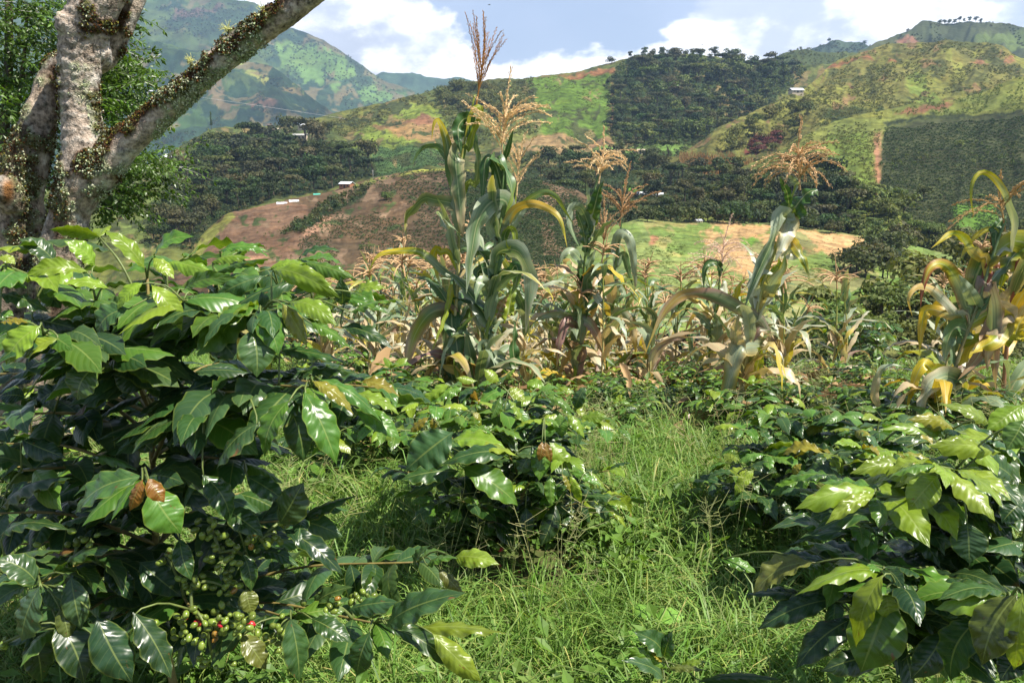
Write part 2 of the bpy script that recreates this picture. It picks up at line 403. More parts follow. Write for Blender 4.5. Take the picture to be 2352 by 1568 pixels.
# the broad hill across the valley
Sheet('central', 'hill', [
    [(-100, 800, 90), (150, 760, 105), (450, 650, 150), (700, 540, 190), (950, 540, 205), (1400, 545, 210), (1850, 545, 215), (2000, 550, 220)],
    [(-100, 560, 210), (150, 530, 225), (450, 470, 255), (700, 420, 320), (950, 385, 370), (1400, 360, 420), (1850, 370, 380), (2000, 380, 330)],
    [(-100, 470, 300), (150, 440, 320), (300, 400, 380), (450, 340, 430), (700, 330, 480), (950, 290, 520), (1400, 245, 590), (1850, 240, 600), (2000, 250, 600)],
    [(-100, 450, 380), (200, 440, 400), (300, 412, 440), (380, 362, 480), (430, 332, 520), (480, 298, 560), (500, 294, 560), (600, 290, 590), (700, 284, 600), (760, 264, 610), (860, 240, 640), (930, 223, 650), (960, 219, 650), (1010, 202, 660), (1060, 186, 660), (1120, 181, 660), (1170, 180, 670), (1220, 181, 690), (1285, 172, 700), (1325, 164, 710), (1370, 150, 720), (1420, 141, 730), (1470, 130, 740), (1520, 126, 740), (1600, 126, 745), (1720, 142, 750), (1800, 147, 750), (2000, 150, 750)]],
    -100, 2000, 2.6, 190, .0075, 90, 1.3, OLIVE, [
        ([(960, 218), (1060, 186), (1220, 181), (1232, 260), (1240, 310), (1150, 300), (1030, 260)], (.085, .105, .03)),
        ([(1000, 232), (1060, 215), (1130, 240), (1080, 262), (1010, 255)], (.028, .042, .017)),
        ([(700, 285), (860, 240), (930, 224), (950, 235), (880, 262), (820, 290), (770, 300)], (.125, .13, .032)),
        ([(780, 335), (837, 292), (946, 237), (1012, 262), (1035, 330), (950, 345), (862, 358), (812, 358)], (.150, .195, .035)),
        ([(846, 290), (910, 272), (990, 290), (1040, 318), (1060, 350), (960, 335), (880, 310)], (.215, .14, .06)),
        ([(930, 282), (975, 272), (1010, 290), (960, 300)], (.20, .105, .06)),
        ([(855, 345), (1035, 340), (1050, 385), (937, 396), (862, 415)], (.055, .10, .032)),
        ([(1212, 184), (1290, 180), (1400, 175), (1407, 240), (1402, 312), (1330, 318), (1240, 312), (1236, 250)], (.085, .142, .022)),
        ([(1238, 312), (1330, 318), (1402, 311), (1412, 346), (1300, 356), (1150, 352), (1200, 330)], (.25, .17, .08)),
        ([(1290, 320), (1400, 318), (1400, 332), (1300, 335)], (.27, .16, .08)),
        ([(1402, 182), (1408, 200), (1410, 300), (1400, 308), (1398, 250)], (.19, .10, .055)),
        ([(1408, 182), (1440, 140), (1520, 125), (1720, 141), (1860, 150), (1800, 215), (1700, 290), (1620, 335), (1420, 335), (1406, 290)], (.030, .050, .016)),
        ([(1270, 178), (1345, 168), (1372, 152), (1388, 152), (1400, 160), (1424, 170), (1330, 180)], (.21, .10, .045)),
        ([(345, 500), (400, 405), (470, 335), (560, 305), (700, 310), (790, 340), (850, 370), (866, 410), (760, 432), (640, 460), (520, 495), (440, 570), (330, 570)], DARKF),
        ([(400, 348), (480, 300), (600, 292), (700, 290), (780, 320), (700, 322), (560, 318), (450, 352)], (.075, .10, .030)),
        ([(160, 560), (260, 450), (350, 385), (410, 380), (350, 480), (330, 580)], (.115, .15, .040)),
        ([(395, 372), (430, 362), (425, 385), (400, 388)], (.32, .14, .07)),
        ([(1230, 356), (1420, 340), (1800, 345), (1960, 400), (1960, 560), (1250, 560), (1180, 430)], (.028, .045, .017)),
        ([(1300, 338), (1500, 334), (1620, 338), (1640, 352), (1480, 356), (1300, 352)], (.12, .20, .045)),
        ([(1560, 364), (1720, 362), (1730, 395), (1640, 410), (1570, 396)], (.29, .16, .065)),
        ([(1430, 420), (1525, 424), (1532, 440), (1450, 440)], (.11, .23, .025)),
        ], M_mid, 10, patches=[((.05, .062, .022), 26, 321, .22), ((.16, .13, .055), 30, 322, .42)], seed=41, hue=.35)
Sheet('right', 'hillside', [
    [(1400, 520, 250), (1700, 520, 260), (1850, 470, 300), (2000, 300, 400), (2200, 280, 430), (2600, 270, 430)],
    [(1400, 470, 330), (1500, 420, 350), (1700, 365, 380), (1850, 270, 430), (2000, 225, 470), (2200, 210, 480), (2600, 220, 480)],
    [(1400, 440, 380), (1500, 376, 410), (1560, 352, 415), (1615, 320, 420), (1645, 296, 430), (1743, 251, 460), (1845, 203, 500), (1885, 172, 540), (1900, 152, 580), (1920, 140, 600), (1985, 118, 620), (2040, 99, 630), (2130, 97, 630), (2220, 95, 630), (2270, 98, 630), (2300, 108, 630), (2335, 132, 630), (2380, 140, 630), (2600, 150, 620)]],
    1400, 2600, 2.6, 150, .008, 70, 1.8, (.120, .120, .034), [
        ([(1650, 300), (1750, 255), (1850, 208), (1900, 200), (1870, 250), (1750, 300), (1660, 345)], (.15, .155, .038)),
        ([(1900, 245), (1990, 240), (2060, 262), (1960, 285), (1880, 300)], (.05, .07, .022)),
        ([(1890, 150), (1990, 128), (2060, 131), (2060, 138), (1980, 136), (1900, 158)], (.19, .09, .045)),
        ([(2222, 142), (2262, 121), (2330, 132), (2345, 146), (2280, 140)], (.22, .115, .06)),
        ([(2040, 100), (2220, 96), (2300, 110), (2230, 128), (2090, 124)], (.095, .095, .03)),
        ([(2080, 180), (2150, 150), (2170, 250), (2090, 262)], (.13, .17, .035)),
        ([(2130, 270), (2240, 210), (2400, 180), (2400, 240), (2250, 245)], (.16, .20, .035)),
        ([(1712, 350), (1740, 318), (1767, 300), (1803, 302), (1786, 330), (1740, 352)], (.15, .045, .035)),
        ([(1947, 194), (1962, 190), (1962, 214), (1952, 216)], (.14, .05, .035)),
        ], M_mid, 9, patches=[((.065, .074, .024), 30, 331, .20), ((.15, .155, .036), 34, 332, .22), ((.16, .11, .05), 30, 333, .46)], seed=51, hue=.35)
PLOT = [(2036, 288), (2120, 268), (2240, 268), (2352, 262), (2560, 250), (2560, 590), (2352, 590), (2150, 560), (2050, 470), (2022, 430), (2022, 340)]
Sheet('plotspur', 'plantation_hill', [
    [(1480, 690, 170), (1640, 660, 180), (1900, 640, 185), (2080, 610, 180), (2200, 610, 175), (2600, 620, 165)],
    [(1480, 640, 190), (1580, 520, 220), (1700, 450, 250), (1850, 430, 250), (2000, 430, 240), (2300, 430, 235), (2600, 430, 230)],
    [(1480, 600, 215), (1560, 500, 245), (1640, 415, 295), (1700, 385, 310), (1770, 356, 330), (1840, 315, 350), (1861, 307, 352), (1919, 278, 365), (1978, 262, 370), (2036, 250, 375), (2080, 238, 378), (2193, 228, 380), (2260, 212, 385), (2310, 190, 390), (2352, 176, 392), (2600, 140, 400)]],
    1480, 2600, 2.6, 150, .005, 80, 1.6, (.130, .150, .036), [
        (PLOT, (.050, .058, .024)),
        ([(2044, 256), (2120, 240), (2193, 230), (2180, 245), (2110, 256)], (.19, .095, .05)),
        ([(2030, 275), (2130, 258), (2250, 262), (2352, 252), (2352, 262), (2240, 270), (2120, 268), (2036, 286)], (.025, .035, .015)),
        ([(2010, 300), (2024, 300), (2020, 440), (2010, 440)], (.30, .16, .09)),
        ([(1760, 420), (1900, 390), (1960, 440), (1960, 560), (1750, 560)], (.035, .05, .02)),
        ([(1900, 310), (1990, 300), (2008, 420), (1960, 430), (1880, 370)], (.125, .17, .034)),
        ([(2180, 480), (2280, 470), (2300, 520), (2200, 540)], (.10, .19, .03)),
        ], M_mid, 8, seed=61)
FIELD_F = [(500, 520), (620, 470), (760, 440), (860, 412), (960, 392), (1130, 392), (1300, 420), (1420, 520), (1400, 680), (700, 680)]
Sheet('brown', 'brown_hill', [
    [(100, 800, 90), (300, 770, 92), (700, 740, 92), (1100, 740, 92), (1700, 800, 85)],
    [(100, 760, 105), (300, 670, 130), (700, 560, 160), (1100, 540, 165), (1500, 620, 145), (1700, 760, 110)],
    [(100, 740, 120), (300, 650, 165), (400, 612, 185), (440, 568, 195), (470, 532, 205), (520, 489, 215), (597, 473, 225), (640, 464, 232), (690, 452, 240), (760, 439, 248), (803, 423, 252), (859, 409, 258), (919, 397, 262), (960, 391, 265), (1030, 389, 266), (1130, 390, 262), (1240, 414, 250), (1332, 440, 235), (1401, 495, 215), (1500, 590, 190), (1700, 740, 125)]],
    100, 1700, 2.4, 150, .004, 90, 1.2, (.092, .062, .034), [
        ([(420, 580), (520, 485), (640, 462), (705, 470), (720, 500), (700, 560), (640, 650), (400, 660)], (.160, .098, .060)),
        ([(400, 620), (440, 560), (520, 486), (540, 492), (480, 560), (440, 640)], (.20, .21, .05)),
        ([(690, 520), (760, 500), (760, 520), (700, 545)], (.33, .19, .12)),
        ([(650, 535), (690, 505), (760, 458), (850, 425), (850, 440), (760, 490), (700, 530)], (.028, .042, .018)),
        ([(1030, 392), (1200, 400), (1420, 500), (1420, 700), (1080, 700)], (.045, .050, .022)),
        ([(900, 405), (960, 388), (1030, 385), (1140, 387), (1150, 394), (1030, 394), (960, 397)], (.24, .25, .05)),
        ([(760, 445), (860, 412), (900, 402), (890, 412), (800, 436)], (.16, .19, .045)),
        ([(500, 600), (640, 590), (640, 597), (505, 606)], (.38, .22, .14)),
        ], M_near, 8, patches=[((.055, .075, .025), 30, 351, .26), ((.17, .115, .07), 36, 352, .24)], seed=71, hue=.3)
TANF = [(1586, 512), (1660, 508), (1760, 520), (1950, 540), (2012, 552), (1994, 576), (1900, 596), (1850, 572), (1800, 590), (1785, 622), (1720, 640), (1640, 590), (1620, 555)]
Sheet('field', 'valley_field', [
    [(1080, 830, 58), (1240, 810, 62), (1500, 770, 70), (1700, 740, 78), (1800, 735, 84), (1900, 715, 92), (1985, 690, 105), (2100, 660, 120), (2250, 660, 125)],
    [(1080, 800, 65), (1240, 680, 105), (1500, 610, 125), (1700, 600, 135), (1900, 620, 135), (2100, 640, 138), (2250, 640, 140)],
    [(1080, 780, 75), (1240, 600, 150), (1400, 520, 185), (1470, 502, 192), (1560, 508, 196), (1660, 506, 198), (1800, 516, 200), (1950, 538, 195), (2050, 552, 180), (2250, 600, 160)]],
    1080, 2250, 2.4, 130, .004, 130, 1.2, (.180, .230, .072), [
        (TANF, TAN),
        ([(1700, 545), (1740, 548), (1745, 570), (1700, 572)], (.14, .26, .04)),
        ([(1480, 506), (1590, 514), (1620, 560), (1560, 590), (1500, 560)], (.25, .24, .085)),
        ([(1850, 590), (1960, 590), (1960, 690), (1900, 690), (1870, 640)], (.14, .20, .045)),
        ([(1872, 604), (1890, 604), (1925, 650), (1900, 650)], (.27, .12, .065)),
        ([(1560, 650), (1860, 630), (1900, 700), (1700, 740), (1560, 720)], (.150, .210, .058)),
        ([(1500, 520), (1512, 535), (1500, 565), (1490, 560)], (.33, .17, .09)),
        ([(1480, 720), (1560, 770), (1500, 790)], (.12, .06, .035)),
        ], M_near, 8, patches=[((.140, .205, .050), 60, 341, .12), ((.22, .22, .085), 50, 342, .24)], seed=81, hue=.3)
Sheet('slope', 'green_slope', [
    [(1750, 1000, 22), (2100, 1000, 22), (2650, 1000, 22)],
    [(1750, 850, 48), (2000, 800, 52), (2250, 790, 54), (2650, 790, 54)],
    [(1750, 765, 80), (1850, 728, 88), (1900, 694, 92), (1975, 662, 97), (2050, 640, 102), (2180, 606, 108), (2300, 580, 112), (2650, 520, 118)]],
    1750, 2650, 2.6, 110, .007, 90, 1.2, (.125, .165, .048), [
        ([(1890, 700), (1975, 660), (2050, 636), (2200, 600), (2150, 660), (2000, 705), (1900, 740)], (.155, .255, .050)),
        ([(1750, 770), (1900, 740), (2352, 700), (2400, 900), (1750, 900)], (.105, .125, .042)),
        ], M_near, 8, seed=91)

# the slope we stand on: terrace by the camera, then the maize field falling away to the valley
def gz(x, y):
    x = np.asarray(x, float); y = np.asarray(y, float)
    edge = 15 - 8.5*np.clip((x-.4)/2.2, 0, 1)
    a = np.clip(y-4.2, 0, None); z = -0.22*np.where(a < 2, a*a/4, a-1)
    b = np.clip(y-edge, 0, None); z = z - 0.40*np.where(b < 3, b*b/6, b-1.5)
    c = np.clip(-y, 0, None)
    z = z + .05*c
    return z + .05*fbm(x*.7, y*.7, 3, 5)*np.clip(y/2, .4, 1) + .015*fbm(x*4, y*4, 2, 6)
def g1(x, y): return float(gz(np.array([x]), np.array([y]))[0])
ys = np.concatenate([np.linspace(-3, 9, 130), np.geomspace(9.15, 70, 90)])
us = np.linspace(-1, 1, 170)
GX = us[None, :]*(5.5 + np.clip(ys, 0, None)*1.0)[:, None]; GY = np.broadcast_to(ys[:, None], GX.shape)
GZ = gz(GX, GY)
gm, nb, out = material('plantation_soil')
pos = nb.n('ShaderNodeTexCoord').outputs['Object']
n1 = nb.noise(pos, 3.0, 6, .65); n2 = nb.noise(pos, 22., 4, .6)
c = nb.mix(nb.ramp(n1, .35, .65), (.070, .052, .028), (.060, .095, .022))
c = nb.mix(nb.ramp(n2, .4, .75, 0, .6), c, (.16, .115, .06))
pr = principled(nb, c, .95, .1, bump(nb, n2, .8, .02)); nb.L.new(pr.outputs[0], out.inputs[0])
me = mesh_np('ground', np.stack([GX, GY, GZ], -1).reshape(-1, 3), grid_faces(GX.shape[1], GX.shape[0]), mats=(gm,))
ground = link('ground', me); tag(ground, kind='structure')
# valley floor far below everything, out to the horizon
fm = cover_material('lowland_cover', .01, 2., .4)
q = 3800.; vy = np.linspace(-q, q, 40); VX, VY = np.meshgrid(vy, vy)
me = mesh_np('valley_floor', np.stack([VX, VY, np.full_like(VX, -70.)], -1).reshape(-1, 3), grid_faces(40, 40), cols=np.broadcast_to((.07, .10, .035), (1600, 3)), mats=(fm,))
tag(link('valley_floor', me), kind='structure')
# ================================================================== far vegetation
def foliage_material(name, cols, rough=.65, spec=.25, trans=.25, tint=False, vary=.35):
    "cols: colours of whole plants, picked per plant; a finer noise varies the leaves"
    m, nb, out = material(name)
    oi = nb.n('ShaderNodeObjectInfo')
    rp = nb.n('ShaderNodeValToRGB'); nb.L.new(oi.outputs['Random'], rp.inputs[0])
    el = rp.color_ramp.elements
    cols = list(cols)*2 if len(cols) == 1 else cols
    while len(el) < len(cols): el.new(.5)
    for i, cc in enumerate(cols): el[i].position = i/max(1, len(cols)-1); el[i].color = (*cc, 1)
    c = rp.outputs[0]
    if tint:
        c = nb.mix(1.0, c, nb.n('ShaderNodeAttribute', attribute_name='tint').outputs['Color'], 'MULTIPLY')
    pos = nb.n('ShaderNodeTexCoord').outputs['Object']
    n1 = nb.noise(pos, 2.2, 3, .6)
    f = nb.ramp(n1, .28, .72, 1-vary, 1+vary)
    c = nb.mix(1.0, c, nb.n('ShaderNodeCombineColor', {0: f, 1: f, 2: f}).outputs[0], 'MULTIPLY')
    p = principled(nb, c, rough, spec)
    tr = nb.n('ShaderNodeBsdfTranslucent', {'Color': nb.mix(1.0, c, (1.5, 1.5, .6), 'MULTIPLY')})
    mx = nb.n('ShaderNodeMixShader', {0: trans, 1: p, 2: tr})
    nb.L.new(mx.outputs[0], out.inputs[0])
    return m
M_bark_far = foliage_material('far_bark', [(.09, .07, .05), (.14, .11, .08)], .9, .1, 0)
M_wood = foliage_material('dark_crown', [(.026, .054, .016), (.055, .076, .022), (.080, .080, .032), (.038, .080, .022), (.088, .105, .028), (.026, .048, .026), (.105, .092, .042), (.05, .10, .03)], tint=True)
M_bush = foliage_material('olive_bush', [(.085, .10, .028), (.13, .145, .036), (.11, .108, .036), (.075, .105, .028), (.15, .145, .04)], tint=True)
M_row = foliage_material('young_coffee', [(.024, .050, .016), (.034, .068, .020), (.050, .088, .026)], tint=True)
M_lite = foliage_material('light_bush', [(.10, .16, .035), (.13, .15, .04), (.08, .13, .03), (.15, .19, .05)], tint=True)
M_dry = foliage_material('dry_maize', [(.33, .19, .08), (.26, .14, .06), (.40, .25, .11)], tint=True)
M_red = foliage_material('red_bush', [(.13, .035, .03), (.17, .06, .045), (.10, .035, .03)], tint=True)

def leaf_cloud(acc, lobes, n, size, rs, mi=0, up=.35):
    "n leaf-clump faces on the shells of the lobes (centre, radii)"
    L = len(lobes); w = np.array([l[1][0]*l[1][1] + .3*l[1][0]*l[1][2] for l in lobes]); w /= w.sum()
    k = rs.choice(L, n, p=w)
    cen = np.array([l[0] for l in lobes])[k]; rad = np.array([l[1] for l in lobes])[k]
    d = rs.normal(size=(n, 3)); d[:, 2] = np.abs(d[:, 2])*1.0 - .28; d /= np.linalg.norm(d, axis=1)[:, None]
    q = rs.uniform(.72, 1.06, n)[:, None]
    p = cen + d*rad*q
    nrm = d/rad + np.array([0, 0, up])/rad.mean() + rs.normal(size=(n, 3))*.55/rad.mean(); nrm /= np.linalg.norm(nrm, axis=1)[:, None]
    a = np.cross(nrm, rs.normal(size=(n, 3))); a /= np.linalg.norm(a, axis=1)[:, None]; b = np.cross(nrm, a)
    s = size*rs.uniform(.6, 1.35, n)[:, None]
    V = np.stack([p-a*s, p-b*s*.55+nrm*s*.12, p+a*s, p+b*s*.55-nrm*s*.1], 1).reshape(-1, 3)
    F = np.arange(4*n).reshape(n, 4)
    t = rs.uniform(.75, 1.25, n); col = np.repeat(np.stack([t*rs.uniform(.9, 1.15, n), t, t*.95], 1), 4, 0)
    acc.add(V, F, col, mi=mi)

def tree_mesh(seed, kind):
    rs = np.random.default_rng(seed); acc = Acc()
    H = 1.0                                                          # tree of unit height, base at the origin
    if kind == 'umbrella':
        lobes = [((rs.normal()*.16, rs.normal()*.16, .76+rs.uniform(-.06, .07)), (rs.uniform(.2, .32), rs.uniform(.2, .32), rs.uniform(.08, .13))) for _ in range(9)]
        n, sz = 520, .060; th = .62
    elif kind == 'round':
        lobes = [((rs.normal()*.15, rs.normal()*.15, .60+rs.uniform(-.2, .2)), (rs.uniform(.17, .27), rs.uniform(.17, .27), rs.uniform(.14, .22))) for _ in range(11)]
        n, sz = 600, .055; th = .5
    elif kind == 'tall':
        lobes = [((rs.normal()*.05, rs.normal()*.05, z), (.13*(1.2-z*.7)+.02, .13*(1.2-z*.7)+.02, .09)) for z in np.linspace(.3, .95, 8)]
        n, sz = 420, .045; th = .85
    else:                                                            # bush, hugging the ground
        lobes = [((rs.normal()*.2, rs.normal()*.2, .42+rs.uniform(-.15, .15)), (rs.uniform(.25, .38), rs.uniform(.25, .38), rs.uniform(.25, .4))) for _ in range(8)]
        n, sz = 480, .075; th = .3
    c = catmull([(0, 0, -.06), (rs.normal()*.015, rs.normal()*.015, th*.5), (rs.normal()*.04, rs.normal()*.04, th)], 7)
    V, F, uv = tube(c, np.linspace(.030, .014, 7), 6); acc.add(V, F, (1, 1, 1), mi=1)
    for _ in range(4):
        l = lobes[rs.integers(len(lobes))][0]
        V, F, uv = tube(catmull([c[3], (np.array(c[4])+np.array(l))/2+[0, 0, -.02], l], 6), np.linspace(.014, .005, 6), 5); acc.add(V, F, (1, 1, 1), mi=1)
    leaf_cloud(acc, lobes, n, sz, rs)
    return acc

TREE = {}
def tree_protos(key, kinds, mat, seed):
    TREE[key] = [tree_mesh(seed+i, k).mesh('tree', (mat, M_bark_far), smooth=False) for i, k in enumerate(kinds)]
tree_protos('wood', ['umbrella', 'round', 'umbrella', 'round', 'umbrella', 'round', 'round'], M_wood, 100)
tree_protos('tall', ['tall', 'tall'], M_wood, 130)
tree_protos('sky', ['round', 'round', 'bush', 'round', 'round'], M_wood, 180)
tree_protos('bush', ['bush', 'bush', 'bush', 'bush'], M_bush, 140)
tree_protos('lite', ['bush', 'round', 'bush', 'umbrella'], M_lite, 150)
tree_protos('wbush', ['bush', 'round', 'bush', 'bush'], M_wood, 190)
tree_protos('red', ['bush', 'bush'], M_red, 160)
tree_protos('crop', ['bush', 'bush', 'bush'], M_row, 170)
def small_clump(seed, mat, n=26, tall=1.0, sz=.17):
    rs = np.random.default_rng(seed); acc = Acc()
    leaf_cloud(acc, [((0, 0, .4*tall), (.42, .42, .42*tall)), ((.2, .1, .3), (.3, .3, .3))], n, sz, rs)
    return acc.mesh('clump', (mat,), smooth=False)
CL = {'olive': [small_clump(200+i, M_bush) for i in range(4)], 'row': [small_clump(210+i, M_row) for i in range(4)],
      'lite': [small_clump(220+i, M_lite) for i in range(4)], 'wood': [small_clump(230+i, M_wood, 40) for i in range(4)], 'dry': []}
for i in range(3):                                                   # dried maize seen from far: upright blades
    rs = np.random.default_rng(240+i); acc = Acc()
    for _ in range(9):
        a = rs.uniform(0, 6.28); b = np.array([math.cos(a), math.sin(a), 0]); p = rs.normal(size=3)*[.2, .2, 0]
        h = rs.uniform(.6, 1.1); t = p + [rs.normal()*.15, rs.normal()*.15, h]
        acc.add([p-b*.03, p+b*.03, t+b*.02+[0, 0, -.2], t], [[0, 1, 2, 3]], np.full(3, rs.uniform(.7, 1.2)))
    CL['dry'].append(acc.mesh('clump', (M_dry,), smooth=False))

PROTO = {}
def proto_collection(meshes):
    key = tuple(m.name for m in meshes)
    if key in PROTO: return PROTO[key]
    c = bpy.data.collections.new('stuff_source')
    for i, m in enumerate(meshes):
        c.objects.link(bpy.data.objects.new('source', m))
    PROTO[key] = c
    return c

def stuff(name, pts, scale, meshes, rotz=None, tilt=.15, label=None, parent=None):
    "countless small plants as ONE object: a mesh of points that a geometry-nodes modifier clothes"
    pts = np.asarray(pts, np.float32); n = len(pts)
    if n == 0: return None
    me = bpy.data.meshes.new(name); me.vertices.add(n); me.vertices.foreach_set('co', pts.ravel())
    a = me.attributes.new('scl', 'FLOAT_VECTOR', 'POINT')
    scale = np.asarray(scale, np.float32); scale = np.repeat(scale[:, None], 3, 1) if scale.ndim == 1 else scale
    a.data.foreach_set('vector', scale.ravel())
    rot = np.stack([RNG.normal(size=n)*tilt, RNG.normal(size=n)*tilt, RNG.uniform(0, 6.283, n) if rotz is None else rotz], 1).astype(np.float32)
    a = me.attributes.new('rot', 'FLOAT_VECTOR', 'POINT'); a.data.foreach_set('vector', rot.ravel())
    a = me.attributes.new('pick', 'INT', 'POINT'); a.data.foreach_set('value', RNG.integers(0, len(meshes), n).astype(np.int32))
    o = link(name, me, parent); tag(o, kind='stuff')
    ng = bpy.data.node_groups.new('plant_scatter', 'GeometryNodeTree')
    ng.interface.new_socket('Geometry', in_out='INPUT', socket_type='NodeSocketGeometry')
    ng.interface.new_socket('Geometry', in_out='OUTPUT', socket_type='NodeSocketGeometry')
    g = NB(ng); gi = g.n('NodeGroupInput'); go = g.n('NodeGroupOutput')
    ci = g.n('GeometryNodeCollectionInfo'); ci.inputs['Collection'].default_value = proto_collection(meshes)
    ci.inputs['Separate Children'].default_value = True; ci.inputs['Reset Children'].default_value = True
    ip = g.n('GeometryNodeInstanceOnPoints')
    na = lambda nm, dt: g.n('GeometryNodeInputNamedAttribute', {'Name': nm}, data_type=dt).outputs[0]
    g.L.new(gi.outputs[0], ip.inputs['Points']); g.L.new(ci.outputs[0], ip.inputs['Instance'])
    ip.inputs['Pick Instance'].default_value = True
    g.L.new(na('pick', 'INT'), ip.inputs['Instance Index'])
    e2r = g.n('FunctionNodeEulerToRotation'); g.L.new(na('rot', 'FLOAT_VECTOR'), e2r.inputs[0]); g.L.new(e2r.outputs[0], ip.inputs['Rotation'])
    g.L.new(na('scl', 'FLOAT_VECTOR'), ip.inputs['Scale'])
    g.L.new(ip.outputs[0], go.inputs[0])
    md = o.modifiers.new('plant_scatter', 'NODES'); md.node_group = ng
    return o

def sample_poly(poly, spacing, jitter=.5):
    poly = np.asarray(poly, float); x0, y0 = poly.min(0); x1, y1 = poly.max(0)
    sx, sy = (spacing, spacing) if np.isscalar(spacing) else spacing
    X, Y = np.meshgrid(np.arange(x0, x1, sx), np.arange(y0, y1, sy)); X = X + (np.arange(X.shape[0]) % 2)[:, None]*sx*.5
    X = X + RNG.uniform(-1, 1, X.shape)*jitter*sx; Y = Y + RNG.uniform(-1, 1, Y.shape)*jitter*sy
    X, Y = X.ravel(), Y.ravel(); k = inpoly(X, Y, poly)
    return X[k], Y[k]

def clumps(key, sheet, poly, spacing, width, meshes, jitter=.5, wv=.35, tilt=.2, hs=1.0, keep=None):
    "width in reading units of the photograph -> metres at that distance"
    x, y = sample_poly(poly, spacing, jitter); p = SHEETS[sheet].at(x, y)
    ok = ~np.isnan(p[:, 0])
    if keep is not None: ok &= keep(x, y)
    p = p[ok]
    w = width/FT*p[:, 1]*(1+RNG.uniform(-wv, wv, len(p)))
    return stuff(key, p, np.stack([w, w, w*hs], 1), meshes, tilt=tilt)

# low cover that nobody could count ---------------------------------------------------------
nz = lambda s, f, t: (lambda x, y: fbm(x/f, y/f, 3, s) > t)
clumps('hillside_scrub', 'central', [(700, 300), (860, 243), (960, 222), (1060, 189), (1220, 183), (1240, 310), (1130, 330), (1030, 330), (1010, 262), (946, 240), (837, 292), (790, 320)], 6, 9.5, CL['olive'], keep=nz(1, 40, -.2), hs=.7)
clumps('hillside_scrub', 'central', [(830, 290), (946, 240), (1010, 262), (1040, 345), (860, 352), (800, 350)], 7, 4, CL['lite'], keep=nz(2, 30, .02))
clumps('pasture_tufts', 'central', [(1212, 186), (1400, 177), (1407, 240), (1402, 310), (1330, 316), (1240, 310)], 4.4, 5.5, CL['lite'], keep=nz(3, 16, .05), hs=.45)
clumps('coffee_rows', 'central', [(855, 350), (1035, 345), (1050, 385), (937, 396), (862, 415)], (4.5, 5.0), 4.5, CL['row'], .15)
clumps('hillside_scrub', 'central', [(1395, 182), (1440, 140), (1720, 142), (1860, 150), (1810, 220), (1700, 310), (1610, 350), (1400, 345)], 9, 12, CL['lite'], keep=nz(27, 35, .12))
clumps('forest_understorey', 'central', [(1400, 178), (1440, 142), (1720, 144), (1860, 152), (1800, 220), (1700, 300), (1610, 345), (1420, 338)], 6.0, 7.5, CL['wood'], keep=nz(4, 30, -.5))
clumps('forest_understorey', 'central', [(1180, 360), (1420, 345), (1800, 350), (1960, 400), (1960, 540), (1250, 560)], 7, 9, CL['wood'])
clumps('forest_understorey', 'central', [(345, 500), (400, 405), (470, 335), (560, 305), (790, 340), (866, 410), (640, 460), (520, 495), (440, 570), (320, 570)], 8, 11, CL['wood'])
clumps('hillside_scrub', 'central', [(150, 560), (350, 385), (480, 300), (700, 292), (780, 320), (560, 330), (350, 480), (300, 580)], 7, 7, CL['lite'], keep=nz(5, 30, -.1))
clumps('hillside_scrub', 'right', [(1620, 345), (1745, 254), (1850, 206), (1900, 160), (2040, 140), (2340, 148), (2352, 240), (2040, 260), (1920, 285), (1780, 350)], 5.4, 7.5, CL['olive'], keep=nz(6, 45, -.2), hs=.6)
clumps('hillside_scrub', 'right', [(1920, 145), (1985, 120), (2040, 101), (2270, 99), (2335, 134), (2250, 128), (2090, 130)], 5.4, 7, CL['olive'], keep=nz(26, 30, -.2), hs=.6)
clumps('dry_maize_crop', 'central', [(1560, 366), (1720, 364), (1730, 394), (1640, 410), (1570, 396)], (3.4, 5), 11, CL['dry'], hs=1.3)
clumps('hillside_scrub', 'plotspur', [(1700, 400), (1770, 358), (1861, 309), (1978, 264), (2030, 255), (2016, 340), (2016, 470), (1900, 400)], 5.2, 7.5, CL['olive'], keep=nz(7, 40, -.2), hs=.6)
clumps('forest_understorey', 'plotspur', [(1480, 660), (1560, 510), (1640, 420), (1740, 400), (1900, 400), (1970, 450), (1980, 600), (1800, 650)], 8, 12, CL['wood'])
clumps('hillside_scrub', 'plotspur', [(2040, 250), (2193, 230), (2352, 180), (2352, 255), (2240, 262), (2120, 260)], 6, 6.5, CL['lite'], keep=nz(8, 40, -.2))
clumps('coffee_rows', 'plotspur', [(2030, 292), (2352, 268), (2560, 255), (2560, 590), (2352, 590), (2150, 560), (2050, 470), (2026, 430)], (4.0, 6.2), 6.8, CL['row'], .3, hs=.8, keep=nz(9, 60, -.5))
clumps('plot_weeds', 'plotspur', PLOT, 15, 9, CL['lite'], keep=nz(28, 40, .22))
clumps('coffee_rows', 'brown', [(720, 500), (860, 414), (960, 394), (1130, 394), (1300, 424), (1420, 520), (1400, 680), (700, 680), (640, 650)], (4.6, 6.2), 6.6, CL['row'], .38, hs=.75, keep=lambda x, y: fbm(x/50, y/40, 3, 10) + (x-900)/700 > -.22)
clumps('plot_weeds', 'brown', [(480, 560), (640, 470), (720, 500), (680, 650), (430, 650)], 11, 5, CL['olive'], keep=nz(11, 40, .12))
clumps('coffee_rows', 'brown', [(1030, 395), (1200, 402), (1420, 505), (1420, 690), (1060, 690)], (4.2, 6.0), 7.5, CL['row'], .3, hs=.8)
clumps('hedge_scrub', 'brown', [(640, 540), (700, 500), (760, 456), (850, 424), (850, 440), (760, 492), (690, 540)], 8, 15, CL['wood'])
